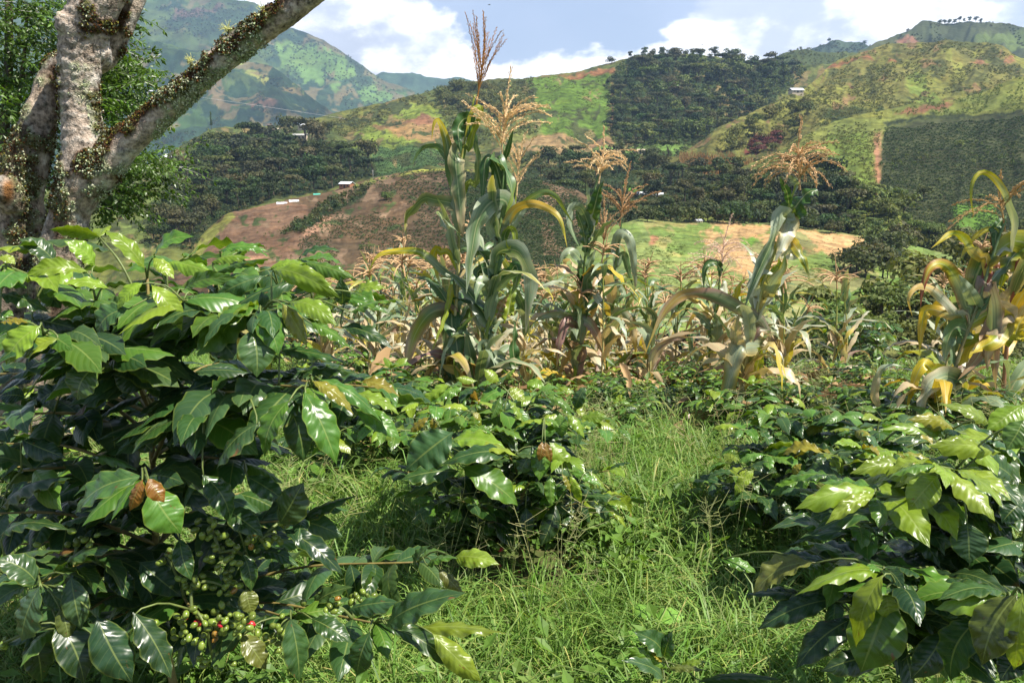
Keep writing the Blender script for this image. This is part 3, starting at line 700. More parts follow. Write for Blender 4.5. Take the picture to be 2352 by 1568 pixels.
clumps('hedge_scrub', 'brown', [(600, 650), (820, 560), (1000, 560), (1000, 700), (600, 700)], 10, 12, CL['olive'], keep=nz(12, 50, .1))
clumps('pasture_tufts', 'field', [(1440, 560), (1560, 530), (1640, 600), (1780, 640), (1880, 600), (1960, 600), (1900, 690), (1700, 745), (1440, 760)], 7, 11, CL['lite'], keep=nz(13, 30, .0), hs=.28)
clumps('pasture_tufts', 'field', TANF, 9, 5, CL['dry'], keep=nz(14, 30, -.05), hs=.35)
clumps('slope_scrub', 'slope', [(1800, 760), (1900, 700), (2050, 642), (2352, 570), (2352, 880), (1800, 880)], 10, 9, CL['lite'], keep=nz(15, 50, .05), hs=.6)
clumps('slope_scrub', 'slope', [(1790, 770), (1900, 730), (2060, 720), (2352, 640), (2352, 900), (1790, 900)], 13, 20, CL['olive'], keep=nz(16, 60, -.15))
for key, poly, sp, w in [('spur', [(-100, 70), (330, 92), (420, 116), (640, 165), (740, 245), (800, 300), (600, 340), (200, 400), (-100, 400)], 6.5, 5),
                         ('mountain', [(300, 10), (540, 8), (690, 68), (850, 170), (960, 218), (800, 250), (690, 190), (560, 130), (330, 90)], 7, 4)]:
    clumps('mountain_woods', key, poly, sp, w, CL['wood'], keep=nz(17, 55, .10))
clumps('mountain_woods', 'right_mount', [(1990, 120), (2060, 80), (2160, 54), (2352, 56), (2352, 140), (2200, 110)], 6, 5, CL['wood'], keep=nz(18, 40, -.1))
clumps('mountain_woods', 'blue_knoll', [(1840, 120), (1890, 104), (1975, 100), (2010, 112), (1950, 120)], 5, 5, CL['wood'])
clumps('ridge_scrub', 'back_ridge', [(1740, 142), (1870, 118), (1960, 114), (1900, 150), (1760, 150)], 6, 6, CL['olive'])

# ------------------------------------------------------------------ trees one can tell apart
FAR_TREES = []      # (apparent width, point, kind, label, group, height factor)
def plant(sheet, poly, spacing, wr, kind, label, group, hf=1.15, jitter=.45, keep=None):
    x, y = sample_poly(poly, spacing, jitter); p = SHEETS[sheet].at(x, y)
    for i in range(len(x)):
        if np.isnan(p[i, 0]) or (keep is not None and not keep(x[i:i+1], y[i:i+1])[0]): continue
        FAR_TREES.append((RNG.uniform(*wr), p[i], kind, label, group, hf))
def plant1(sheet, x, y, w, kind, label, group=None, hf=1.15):
    p = SHEETS[sheet].at(x, y)[0]
    if not np.isnan(p[0]): FAR_TREES.append((w, p, kind, label, group, hf))
plant('central', [(340, 560), (400, 430), (480, 350), (570, 320), (700, 322), (790, 350), (850, 378), (858, 412), (760, 432), (640, 458), (520, 490), (440, 565)], (27, 21), (30, 54), 'wood',
      'dark shade tree in the forest below the farmhouses on the left hill', 'trees of the left hillside forest')
plant('central', [(1425, 330), (1412, 200), (1450, 145), (1720, 146), (1850, 154), (1790, 220), (1700, 290), (1600, 338)], (23, 21), (18, 32), 'wood',
      'dark tree in the wood right of the bright green pasture', 'trees of the wood beside the pasture')
plant('central', [(1394, 186), (1416, 182), (1418, 320), (1396, 318)], (13, 17), (11, 22), 'wbush',
      'bush in the hedge along the right side of the bright pasture', 'hedge beside the pasture')
plant('central', [(1430, 320), (1425, 210), (1470, 150), (1720, 150), (1830, 160), (1780, 225), (1690, 290), (1600, 335)], (52, 40), (24, 40), 'lite',
      'lighter green tree among the dark trees right of the pasture', 'lighter trees of the wood beside the pasture')
plant('central', [(1230, 385), (1300, 362), (1420, 352), (1540, 360), (1560, 410), (1440, 405), (1330, 420), (1250, 470)], (30, 22), (26, 46), 'wood',
      'dark tree in the valley wood above the white greenhouses', 'trees of the valley wood')
plant('central', [(1540, 410), (1740, 405), (1960, 400), (1950, 530), (1740, 512), (1600, 505), (1500, 540), (1300, 560), (1240, 500), (1330, 430), (1430, 460)], (29, 21), (28, 52), 'wood',
      'dark tree in the valley wood above the tan stubble field', 'trees of the valley wood above the stubble')
plant('plotspur', [(1600, 470), (1690, 415), (1745, 410), (1745, 540), (1600, 520)], (30, 22), (28, 48), 'wood',
      'dark tree in the valley wood above the tan stubble field', 'trees of the valley wood above the stubble')
plant('plotspur', [(1740, 420), (1900, 400), (1960, 460), (1950, 560), (1740, 540)], (32, 22), (34, 58), 'wood',
      'dark tree in the valley wood above the tan stubble field', 'trees of the valley wood above the stubble')
plant('plotspur', [(1950, 470), (2030, 440), (2100, 520), (2200, 570), (2060, 600), (1960, 560)], (26, 22), (28, 50), 'lite',
      'olive green tree in the gully below the coffee plot', 'trees of the gully')
plant('plotspur', [(2100, 560), (2352, 540), (2352, 610), (2120, 600)], (30, 22), (26, 46), 'bush',
      'olive bush along the foot of the coffee plot', 'bushes below the coffee plot')
plant('central', [(1445, 143), (1520, 128), (1720, 144), (1850, 152), (1780, 160), (1460, 160)], (22, 12), (9, 17), 'sky',
      'small tree on the skyline of the middle hill', 'skyline trees of the middle hill')
plant('right', [(1640, 340), (1720, 280), (1800, 240), (1900, 260), (1880, 300), (1780, 350), (1690, 370)], (34, 26), (16, 28), 'bush',
      'olive bush on the lower spur of the right hill', 'bushes on the right hill spur')
plant('central', [(1000, 225), (1060, 200), (1130, 215), (1230, 280), (1225, 315), (1150, 300), (1090, 262), (1020, 255)], (26, 19), (18, 32), 'bush',
      'dark bush on the slope left of the bright green pasture', 'bushes left of the pasture')
plant('field', [(1945, 590), (2060, 570), (2110, 600), (2050, 655), (1960, 650)], (30, 22), (42, 70), 'wbush',
      'dark tree in the clump at the head of the ravine', 'trees in the ravine clump')
plant('field', [(1450, 506), (1480, 500), (1600, 508), (1660, 504), (1800, 514), (1960, 536), (1960, 543), (1800, 522), (1660, 512), (1600, 516), (1480, 512)], (24, 9), (26, 48), 'wbush',
      'dark bush in the hedge along the top edge of the pale field', 'hedge along the pale field')
plant('slope', [(1800, 790), (1960, 745), (2050, 730), (2080, 800), (1950, 860), (1800, 860)], (42, 34), (60, 105), 'lite',
      'olive shrub on the slope beyond the maize field', 'shrubs beyond the maize field')
plant('slope', [(2080, 660), (2352, 600), (2352, 860), (2100, 860)], (46, 40), (60, 110), 'bush',
      'olive shrub on the slope behind the right-hand maize', 'shrubs behind the right-hand maize')
plant('right', [(1715, 348), (1740, 322), (1767, 305), (1800, 306), (1782, 330), (1742, 350)], (13, 11), (16, 24), 'red',
      'reddish bare bush in the maroon patch on the spur', 'maroon bushes on the spur', hf=.8)
plant1('brown', 888, 462, 22, 'lite', 'small bright green tree alone on the brown slope', None)
for x, w, kind, h in [(1405, 16, 'sky', 1.0), (1447, 12, 'sky', 1.4), (1480, 15, 'sky', 1.5), (1500, 13, 'sky', 1.3), (1548, 14, 'sky', 1.4), (1575, 11, 'sky', 1.2), (1612, 12, 'sky', 1.5),
                      (1640, 20, 'sky', 1.35), (1692, 15, 'sky', 1.0), (1730, 11, 'sky', 1.3), (1775, 10, 'sky', 1.3)]:
    yy = np.interp(x, [1370, 1420, 1470, 1520, 1600, 1720, 1800], [153, 144, 134, 130, 130, 146, 151])
    plant1('central', x, yy, w, kind, 'tree standing up from the skyline of the middle hill', 'skyline trees of the middle hill', h)
for i, x in enumerate([2158, 2170, 2180, 2192, 2204, 2214, 2226, 2240, 2252]):
    plant1('right_mount', x, np.interp(x, [2160, 2200, 2260], [53, 52, 58]), RNG.uniform(6, 10), 'sky', 'dark tree in the row on the highest ridge at right', 'row of trees on the highest right ridge', 1.4)
for x, y in [(1838, 118), (1852, 112), (1904, 100), (1985, 104), (2068, 80), (2085, 70), (1815, 128)]:
    plant1('right_mount' if x > 1995 else ('blue_knoll' if x < 1990 and y < 116 else 'back_ridge'), x, y+2, RNG.uniform(6, 9), 'sky', 'small dark tree on a far ridge at right', 'small trees on far ridges', 1.3)
plant1('central', 470, 305, 16, 'tall', 'tall narrow tree at the left end of the middle hill', None, 3.0)
plant1('central', 486, 300, 14, 'tall', 'shorter narrow tree beside the tall one on the left hill', None, 2.4)
plant1('central', 757, 318, 26, 'wood', 'dark round tree alone above the left forest by the grass', None, 1.0)
plant1('central', 790, 372, 22, 'wood', 'dark tree at the right end of the left hillside forest', None, 1.2)
plant1('plotspur', 2205, 340, 14, 'lite', 'pale banana-like shrub inside the coffee plot', None, 1.2)
plant1('plotspur', 2120, 460, 34, 'wood', 'dark tree standing alone low in the coffee plot', None, 1.0)
plant1('plotspur', 2250, 470, 24, 'lite', 'light green shrub low in the coffee plot', None, .9)
FAR_TREES.sort(key=lambda t: -t[0])
keep = [t for t in FAR_TREES if t[4] is None] + [t for t in FAR_TREES if t[4] is not None]
one, rest = keep[:300], keep[300:]
for w, p, kind, label, group, hf in one:
    o = link({'bush': 'bush', 'red': 'bush', 'lite': 'tree'}.get(kind, 'tree'), TREE[kind][RNG.integers(len(TREE[kind]))])
    s = w/FT*p[1]/.85; o.location = tuple(p); o.scale = (s, s, s*RNG.uniform(.9, 1.15)*hf/1.15); o.rotation_euler = (0, 0, RNG.uniform(0, 6.28))
    tag(o, label, 'bush' if 'bush' in label or 'shrub' in label else 'tree', group)
for kind in set(t[2] for t in rest):
    g = [t for t in rest if t[2] == kind]
    s = np.array([t[0]/FT*t[1][1]/.85 for t in g])
    stuff('distant_woods', np.array([t[1] for t in g]), np.stack([s, s, s*np.array([t[5]/1.15 for t in g])], 1), TREE[kind], tilt=.03)

# ------------------------------------------------------------------ farm buildings, pole, wire
def plain(name, col, rough=.6, spec=.4, nscale=6., vary=.25):
    m, nb, out = material(name)
    n1 = nb.noise(nb.n('ShaderNodeTexCoord').outputs['Object'], nscale, 4)
    f = nb.ramp(n1, .3, .7, 1-vary, 1+vary*.4)
    c = nb.mix(1.0, col, nb.n('ShaderNodeCombineColor', {0: f, 1: f, 2: f}).outputs[0], 'MULTIPLY')
    nb.L.new(principled(nb, c, rough, spec).outputs[0], out.inputs[0]); return m
M_roof = plain('zinc_roof', (.72, .74, .78), .45, .5); M_wall = plain('plaster_wall', (.55, .45, .33)); M_brick = plain('brick_wall', (.33, .15, .08))
M_sheet = plain('plastic_sheet', (.82, .83, .84), .35, .5); M_tarp = plain('turquoise_tarp', (.10, .48, .36), .5); M_dark = plain('dark_opening', (.03, .025, .02))
M_pole = plain('grey_pole', (.45, .44, .41))
def box(acc, x0, x1, y0, y1, z0, z1, mi=0):
    V = [(x, y, z) for z in (z0, z1) for y in (y0, y1) for x in (x0, x1)]
    acc.add(V, [[0, 1, 5, 4], [1, 3, 7, 5], [3, 2, 6, 7], [2, 0, 4, 6], [4, 5, 7, 6], [1, 0, 2, 3]], mi=mi)
def house(sheet, x, y, w, label, cat='house', name='farmhouse', rz=0., depth=.6, hgt=.36, roof=None, wall=None, pitch=.22):
    p = SHEETS[sheet].at(x, y)[0]; s = w/FT*p[1]
    r = root(name, p - np.array([0, 0, .1]), label, cat, rz=rz); d = s*depth; h = s*hgt
    a = Acc(); box(a, -s/2, s/2, -d/2, d/2, -s*.3, h); link('wall', a.mesh('wall', (wall or M_wall,), False), r)
    a = Acc(); e = s*.06; hz = h + d*pitch
    for sg in (-1, 1):                                               # two sheets of a shallow gable, each with thickness
        y0, z0 = sg*(d/2+e), h - e*.3; t = s*.02
        V = [(-s/2-e, y0, z0), (s/2+e, y0, z0), (s/2+e, sg*.002, hz), (-s/2-e, sg*.002, hz)]
        V += [(v[0], v[1], v[2]+t) for v in V]
        a.add(V, [[0, 1, 2, 3], [4, 5, 6, 7], [0, 1, 5, 4], [1, 2, 6, 5], [2, 3, 7, 6], [3, 0, 4, 7]])
    link('roof', a.mesh('roof', (roof or M_roof,), False), r)
    a = Acc(); box(a, -s*.08, s*.06, -d/2-.04, -d/2+.03, -.1, h*.75); link('door', a.mesh('door', (M_dark,), False), r)
    for q in (-.3, .28):
        a = Acc(); box(a, s*(q-.06), s*(q+.06), -d/2-.04, -d/2+.03, h*.35, h*.75); link('window', a.mesh('window', (M_dark,), False), r)
    return r
house('central', 390, 372, 24, 'white roofed farmhouse on the grassy shoulder at far left', rz=.2)
house('central', 603, 326, 26, 'white roofed house leftmost of the cluster above the forest', rz=.1)
house('central', 630, 329, 16, 'small shed beside the leftmost white roofed house', 'shed', 'shed', rz=-.2)
house('central', 648, 322, 24, 'grey roofed house in the middle of the hilltop cluster', rz=.3, roof=M_pole)
house('central', 690, 320, 30, 'long grey roofed house right of the hilltop cluster', rz=-.1, depth=.4, roof=M_pole)
house('central', 628, 304, 28, 'low tan walled house among trees on the ridge', rz=.1, depth=.3, roof=plain('tan_roof', (.5, .42, .3)))
house('central', 700, 294, 26, 'pale house under the tree on the ridge', rz=-.3)
house('central', 1470, 352, 26, 'low long house on the valley road', rz=0., depth=.4, roof=M_wall)
house('right', 1828, 213, 26, 'white roofed hut on the spur of the right hill', 'hut', 'hut', rz=.1, depth=.8, hgt=.2)
house('brown', 797, 430, 28, 'white roofed shed with brick wall at the top of the brown plot', 'shed', 'shed', rz=-.4, depth=.7, hgt=.3, wall=M_brick)
house('field', 1604, 510, 15, 'small white shed at the corner of the tan stubble field', 'shed', 'shed', rz=.3, depth=.8)
house('spur', 345, 213, 11, 'tiny white house on the near mountain slope', rz=.2)
house('spur', 310, 197, 9, 'tiny white house far left on the mountain slope', rz=.2)
def sheet_tunnel(sheet, x, y, w, label, rz, depth=.35, mat=None, name='greenhouse', cat='greenhouse'):
    p = SHEETS[sheet].at(x, y)[0]; s = w/FT*p[1]; r = root(name, p, label, cat, rz=rz); d = s*depth
    a = Acc(); k = np.linspace(0, math.pi, 9); hh = s*.13
    prof = np.stack([np.cos(k)*d/2, hh*.5+np.sin(k)*hh*.8], 1); prof = np.vstack([[d/2, -.5], prof, [-d/2, -.5]])
    rows = [np.stack([np.full(len(prof), xx), prof[:, 0], prof[:, 1]*(1+.06*math.sin(xx*3))], 1) for xx in np.linspace(-s/2, s/2, 9)]
    a.add(np.concatenate(rows), grid_faces(len(prof), 9)); link('cover', a.mesh('cover', (mat or M_sheet,), True), r)
    for e in (-1, 1):
        a = Acc(); V = np.stack([np.full(len(prof), e*(s/2-.02)), prof[:, 0]*.99, prof[:, 1]*.99], 1); m = len(prof)
        a.add(np.vstack([V, [[e*(s/2-.02), 0, 0]]]), [[i, i+1, m, m] for i in range(m-1)]); link('end_wall', a.mesh('end_wall', (M_wall,), False), r)
sheet_tunnel('central', 1478, 446, 34, 'left white plastic greenhouse below the small green clearing', .05)
sheet_tunnel('central', 1506, 449, 34, 'right white plastic greenhouse below the small green clearing', -.1)
sheet_tunnel('brown', 648, 468, 24, 'left white plastic cover on the crest of the reddish plot', .05)
sheet_tunnel('brown', 675, 462, 22, 'right white plastic cover on the crest of the reddish plot', .35)
sheet_tunnel('brown', 728, 446, 16, 'turquoise tarpaulin on the crest of the brown hill', .2, .7, M_tarp, 'tarpaulin', 'tarpaulin')
for sh, x, y, h, lab in [('brown', 857, 412, 20, 'pale utility pole on the crest above the brown slope'), ('right', 1886, 155, 26, 'thin pole on the crest of the right hill'), ('central', 1150, 360, 14, 'thin pole by the track below the pasture')]:
    p = SHEETS[sh].at(x, y)[0]; s = h/FT*p[1]; r = root('utility_pole', p, lab, 'pole')
    V, F, uv = tube([(0, 0, -.5), (0, 0, s)], [s*.03, s*.02], 8); a = Acc(); a.add(V, F); link('post', a.mesh('post', (M_pole,)), r)
    a = Acc(); box(a, -s*.13, s*.13, -.06, .06, s*.9, s*.93); link('crossarm', a.mesh('crossarm', (M_pole,), False), r)
# power line sagging over the valley
c = catmull([P(-150, 140, 500.), P(330, 205, 520.), P(560, 238, 540.), P(840, 280, 600.)], 40)
V, F, uv = tube(c, .07, 5); a = Acc(); a.add(V, F); o = link('power_line', a.mesh('power_line', (plain('wire', (.5, .5, .5)),)))
tag(o, 'thin pale power line sagging across the valley below the mountains', 'power line')
# haze: the valley air between us and the mountains
hz = Acc(); box(hz, -3900, 3900, -3900, 4000, -71.5, 800)
hm, nb, out = material('valley_air')
pv = nb.n('ShaderNodeVolumePrincipled', {'Color': (.45, .67, 1.0, 1), 'Density': 0.00015, 'Anisotropy': 0.1})
nb.L.new(pv.outputs[0], out.inputs['Volume'])
hzo = link('haze', hz.mesh('haze', (hm,), False)); tag(hzo, kind='stuff')
# ================================================================== coffee
def coffee_leaf_material(name='coffee_leaf', joined=False):
    m, nb, out = material(name)
    oi = nb.n('ShaderNodeObjectInfo'); base = oi.outputs['Color']; rnd = oi.outputs['Random']
    if joined: base = nb.n('ShaderNodeAttribute', attribute_name='tint').outputs['Color']
    uv = nb.n('ShaderNodeTexCoord').outputs['UV']; sx = nb.n('ShaderNodeSeparateXYZ', {0: uv})
    u = nb.math('ABSOLUTE', nb.math('SUBTRACT', sx.outputs[0], .5)); v = sx.outputs[1]
    w = nb.math('SUBTRACT', v, nb.math('MULTIPLY', nb.math('POWER', nb.math('MULTIPLY', u, 2.0), 1.3), .16))
    s = nb.math('SINE', nb.math('MULTIPLY', w, 62.0))
    vein = nb.ramp(s, .95, 1.0); mid = nb.ramp(u, .034, .010)
    obj = nb.n('ShaderNodeTexCoord').outputs['Object']
    n1 = nb.noise(nb.vm('ADD', obj, nb.n('ShaderNodeCombineXYZ', {0: nb.math('MULTIPLY', rnd, 37.), 1: nb.math('MULTIPLY', rnd, 91.)}).outputs[0]), 3.2, 4, .6)
    f = nb.ramp(n1, .3, .7, .78, 1.2)
    c = nb.mix(1.0, base, nb.n('ShaderNodeCombineColor', {0: f, 1: f, 2: f}).outputs[0], 'MULTIPLY')
    pale = nb.mix(.55, c, (.30, .36, .10))
    c = nb.mix(nb.math('MULTIPLY', vein, .22), c, pale); c = nb.mix(nb.math('MULTIPLY', mid, .75), c, pale)
    rim = nb.ramp(u, .43, .5)
    c = nb.mix(nb.math('MULTIPLY', rim, .35), c, (.22, .26, .03))
    spots = nb.ramp(nb.noise(nb.vm('ADD', obj, nb.n('ShaderNodeCombineXYZ', {0: nb.math('MULTIPLY', rnd, 77.)}).outputs[0]), 6., 2), .70, .75)
    c = nb.mix(nb.math('MULTIPLY', spots, .8), c, (.16, .07, .025))
    h = nb.math('ADD', nb.math('MULTIPLY', s, -.5), nb.math('MULTIPLY', mid, -1.2))
    fade = nb.ramp(u, 0.0, .06); h = nb.math('MULTIPLY', h, nb.math('ADD', nb.math('MULTIPLY', fade, .7), .3))
    h = nb.math('ADD', h, nb.math('MULTIPLY', n1, .5))
    bp = bump(nb, h, .34, .0014)
    rg = nb.ramp(n1, .3, .7, .25, .42)
    p = nb.n('ShaderNodeBsdfPrincipled', {'Base Color': c, 'Roughness': rg, 'Specular IOR Level': .52, 'Normal': bp})
    tcol = nb.mix(1.0, c, (1.75, 1.7, .4), 'MULTIPLY')
    tr = nb.n('ShaderNodeBsdfTranslucent', {'Color': tcol, 'Normal': bp})
    nb.L.new(nb.n('ShaderNodeMixShader', {0: .22, 1: p, 2: tr}).outputs[0], out.inputs[0])
    return m
M_leaf = coffee_leaf_material(); M_leafmass = coffee_leaf_material('coffee_leaf_mass', True)
M_stem = plain('coffee_stem', (.24, .19, .06), .55, .4, 30., .4)
M_greenstem = plain('coffee_shoot', (.13, .17, .045), .45, .4, 30., .3)
m, nb, out = material('coffee_cherry'); ob = nb.n('ShaderNodeObjectInfo')
n1 = nb.noise(nb.n('ShaderNodeTexCoord').outputs['Object'], 1.4, 3)
pr = principled(nb, nb.mix(nb.ramp(n1, .4, .7, 0, .4), ob.outputs['Color'], (.20, .20, .05)), .28, .5); nb.L.new(pr.outputs[0], out.inputs[0]); M_cherry = m

def coffee_leaf_mesh(seed, nl=28, nw=7):
    rs = np.random.default_rng(seed)
    t = np.linspace(0, 1, nl); q = np.linspace(-1, 1, nw)
    prof = np.interp(t, [0, .03, .1, .22, .36, .48, .6, .72, .82, .89, .95, 1], [.02, .06, .38, .76, .97, 1, .95, .78, .52, .28, .11, .0])
    T, Q = np.meshgrid(t, q, indexing='ij')
    arch = rs.uniform(.05, .20); fold = rs.uniform(-.10, .16); amp = rs.uniform(.016, .040); nwv = rs.uniform(3.2, 5.2); ph = rs.uniform(0, 6.28)
    side = rs.normal()*.05; tw = rs.normal()*.25; tip = rs.uniform(.02, .10)
    X = Q*prof[:, None]*.5
    Y = T.copy()
    Z = arch*np.sin(np.pi*T**.9) + fold*np.abs(X)*1.1 - tip*np.clip(T-.75, 0, 1)**2*6
    wv = np.sin(2*np.pi*nwv*T+ph+np.where(Q > 0, .9, 0))*np.abs(Q)**1.8*amp*np.minimum(1, prof[:, None]*1.6)
    Z = Z + wv + .004*np.cos(2*np.pi*9.87*(T-.16*np.abs(Q)**1.3))*np.abs(Q)
    Z = Z - .16*np.abs(Q)**3*prof[:, None]*.5*(rs.random() < .5)
    ang = tw*(T-.2); Xr = X*np.cos(ang) - 0*X; Z = Z + X*np.sin(ang)
    Xr = Xr + side*np.sin(np.pi*T)
    V = np.stack([Xr, Y, Z], -1).reshape(-1, 3)
    uv = np.stack([(Q*.5+.5), T], -1).reshape(-1, 2)
    me = mesh_np('leaf', V, grid_faces(nw, nl), uv=uv, mats=(M_leaf,)); ARR[me.name] = (V, grid_faces(nw, nl), uv)
    return me
ARR = {}
LEAVES = [coffee_leaf_mesh(300+i) for i in range(14)]
LEAVES_S = [coffee_leaf_mesh(330+i, 12, 5) for i in range(8)]
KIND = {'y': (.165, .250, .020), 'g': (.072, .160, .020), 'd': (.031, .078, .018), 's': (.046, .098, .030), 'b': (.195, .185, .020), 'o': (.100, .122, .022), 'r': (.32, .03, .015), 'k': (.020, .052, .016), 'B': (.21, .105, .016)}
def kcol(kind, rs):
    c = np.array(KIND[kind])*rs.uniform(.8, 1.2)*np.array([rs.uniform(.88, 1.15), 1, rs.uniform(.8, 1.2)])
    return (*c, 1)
a = Acc(); th = np.linspace(0, np.pi, 8)
rr = np.sin(th)*(1+.05*np.cos(th*2)); rows = [np.stack([rr[i]*np.cos(np.linspace(0, 2*np.pi, 11)), rr[i]*np.sin(np.linspace(0, 2*np.pi, 11)), np.full(11, -1.12*np.cos(th[i]))], 1) for i in range(8)]
a.add(np.concatenate(rows), grid_faces(11, 8)); 
V, F, uv = tube([(0, 0, 1.05), (0, 0, 1.22)], [.22, .16], 6); a.add(V, F)
CHERRY = a.mesh('cherry', (M_cherry,))

def basis(y, n):
    y = y/(np.linalg.norm(y)+1e-9); z = n - y*(n@y); z /= np.linalg.norm(z)+1e-9; x = np.cross(y, z)
    return x, y, z

class Coffee:
    def __init__(s, base, label, seed, group=None):
        s.b = np.asarray(base, float); s.rs = np.random.default_rng(seed)
        s.r = root('coffee_plant', s.b, label, 'coffee plant', group); s.br = []; s.nleaf = 0; s.clear = []; s.maxn = 290; s.tw = Acc(); s.mass = Acc(); s.meshes = LEAVES
    def loc(s, p): return np.asarray(p, float) - s.b
    def stem(s, pts, r0, r1, name='stem', mat=None):
        c = catmull([s.loc(p) for p in pts], 24); k = len(c)
        rad = np.linspace(r0, r1, k)*(1+.12*(np.arange(k) % 4 == 0))
        a = Acc(); V, F, uv = tube(c, rad, 8); a.add(V, F, uv=uv)
        link(name, a.mesh(name, (mat or M_stem,)), s.r); s.br.append(c)
    def branch(s, pts, r0=.006, r1=.0022, young=False):
        c = catmull([s.loc(p) for p in pts], 14)
        a = Acc(); V, F, uv = tube(c, np.linspace(r0, r1, 14)*(1+.25*(np.arange(14) % 3 == 0)), 6); a.add(V, F, uv=uv)
        link('branch', a.mesh('branch', (M_greenstem if young else M_stem,)), s.r); s.br.append(c)
        return c
    def leaf(s, b, t, w, n, kind, twig=True):
        b = np.asarray(b, float); t = np.asarray(t, float); L = np.linalg.norm(t-b)
        if s.clear and not twig:                                     # leaves thin out where the cherries hang
            m_ = (b+t)/2+s.b; sx_, sy_ = proj(m_)
            if any(abs(sx_-c_[0]) < c_[3]*.75+22 and abs(sy_-c_[1]) < c_[4]*.75+22 and m_[1] < c_[2]+.05 for c_ in s.clear): return
        x, y, z = basis(t-b, n)
        if s.nleaf >= s.maxn:                                        # past the limit: the inner leaves become one mass
            V, F, uv = ARR[LEAVES_S[s.rs.integers(len(LEAVES_S))].name]
            s.mass.add(V@np.stack([x*w, y*L, z*L]) + b, F, kcol(kind, s.rs)[:3], uv); return
        o = link('leaf', s.meshes[s.rs.integers(len(s.meshes))], s.r)
        M = Matrix(((x[0]*w, y[0]*L, z[0]*L, b[0]), (x[1]*w, y[1]*L, z[1]*L, b[1]), (x[2]*w, y[2]*L, z[2]*L, b[2]), (0, 0, 0, 1)))
        o.matrix_local = M; o.color = kcol(kind, s.rs); s.nleaf += 1
        if twig and s.br:
            allp = np.concatenate(s.br); d = np.linalg.norm(allp-b, axis=1); i = d.argmin()
            if .004 < d[i] < .35:
                mid = (allp[i]+b)/2 + [0, 0, .01+.06*d[i]]
                V, F, uv = tube(catmull([allp[i], mid, b, b+y*L*.04], 6), [.0026, .0024, .0021, .002, .0018, .0012], 5); s.tw.add(V, F)
        return o
    def hero(s, bx, by, tx, ty, w, kind, Y, dY=None, face=.6):
        "leaf read off the photograph: base and tip directions, width in reading units, distance Y"
        rs = s.rs; L = math.hypot(tx-bx, ty-by)/FT*Y
        dY = (-rs.uniform(.0, .45)*L if dY is None else dY)
        b = P(bx, by, Y); t = P(tx, ty, Y+dY)
        tc = CAM-b; tc /= np.linalg.norm(tc)
        n = tc*face + np.array([0, 0, 1.])*(1-face*.45) + rs.normal(size=3)*.16
        s.leaf(s.loc(b), s.loc(t), w/FT*Y*1.02, n, kind)
    def fill(s, c, f0=.3, step=.05, L=(.09, .15), top=None, kinds='dddgs', tips='yg', maxn=300, wr=.42):
        rs = s.rs; seg = np.concatenate([[0], np.cumsum(np.linalg.norm(np.diff(c, axis=0), axis=1))]); tot = seg[-1]
        t = np.gradient(c, axis=0); d = tot*f0
        while d < tot:
            i = min(np.searchsorted(seg, d), len(c)-1); p = c[i]; tg = t[i]/np.linalg.norm(t[i])
            sd = np.cross(tg, [0, 0, 1.]); sd = sd/(np.linalg.norm(sd)+1e-6)
            end = d/tot
            if abs(tg[2]) > .8: a = rs.uniform(0, 6.28); sd = np.array([math.cos(a), math.sin(a), 0])
            for sg in (-1, 1):
                if rs.random() < .10: continue
                dv = tg*(.35+.5*(end > .9)) + sd*sg*(1-.4*(end > .9)) + np.array([0, 0, -.22-.25*rs.random()]) + rs.normal(size=3)*.16
                dv /= np.linalg.norm(dv); ln = rs.uniform(*L)*(1-.25*(end > .92))
                k = kinds[rs.integers(len(kinds))] if end < .74 else tips[rs.integers(len(tips))]
                n = np.array([0, 0, 1.]) + rs.normal(size=3)*.25
                s.leaf(p, p+dv*ln, ln*rs.uniform(wr*.88, wr*1.15), n, k, twig=False)
            d += step*rs.uniform(.8, 1.2)
    def cherries(s, x, y, Y, n, sx, sy, red=0, r=.0072):
        rs = s.rs; Y = Y+.02; c0 = P(x, y, Y); k = []
        tries = 0
        while len(k) < n and tries < n*40:
            tries += 1
            p = P(x+rs.normal()*sx*.5, y+rs.normal()*sy*.5, Y+rs.normal()*.022)
            if all(np.linalg.norm(p-q) > r*1.55 for q in k): k.append(p)
        for i, p in enumerate(k):
            o = link('cherry', CHERRY, s.r, tuple(s.loc(p))); q = r*rs.uniform(.78, 1.12); o.scale = (q*.94, q*.94, q*1.08)
            o.rotation_euler = (rs.uniform(0, 3.1), rs.uniform(0, 3.1), rs.uniform(0, 6.28))
            o.color = (.50, .012, .03, 1) if i < red else ((.26, .13, .02, 1) if rs.random() < .025 else (*(np.array([.15, .215, .030])*rs.uniform(.6, 1.35)), 1))
        # stalks that tie the cluster to the nearest twig
        if s.br:
            allp = np.concatenate(s.br); q = s.loc(c0); i = np.linalg.norm(allp-q, axis=1).argmin()
            V, F, uv = tube(catmull([allp[i], (allp[i]+q)/2+[0, 0, .01], q], 8), np.linspace(.004, .0025, 8), 6); s.tw.add(V, F)
            s.br.append(np.array([q]))
    def done(s):
        if s.mass.n: tag(link('leaf_mass', s.mass.mesh('leaf_mass', (M_leafmass,)), s.r), kind='stuff')
        if s.tw.n: link('twig', s.tw.mesh('twig', (M_greenstem,)), s.r)['kind'] = 'stuff'

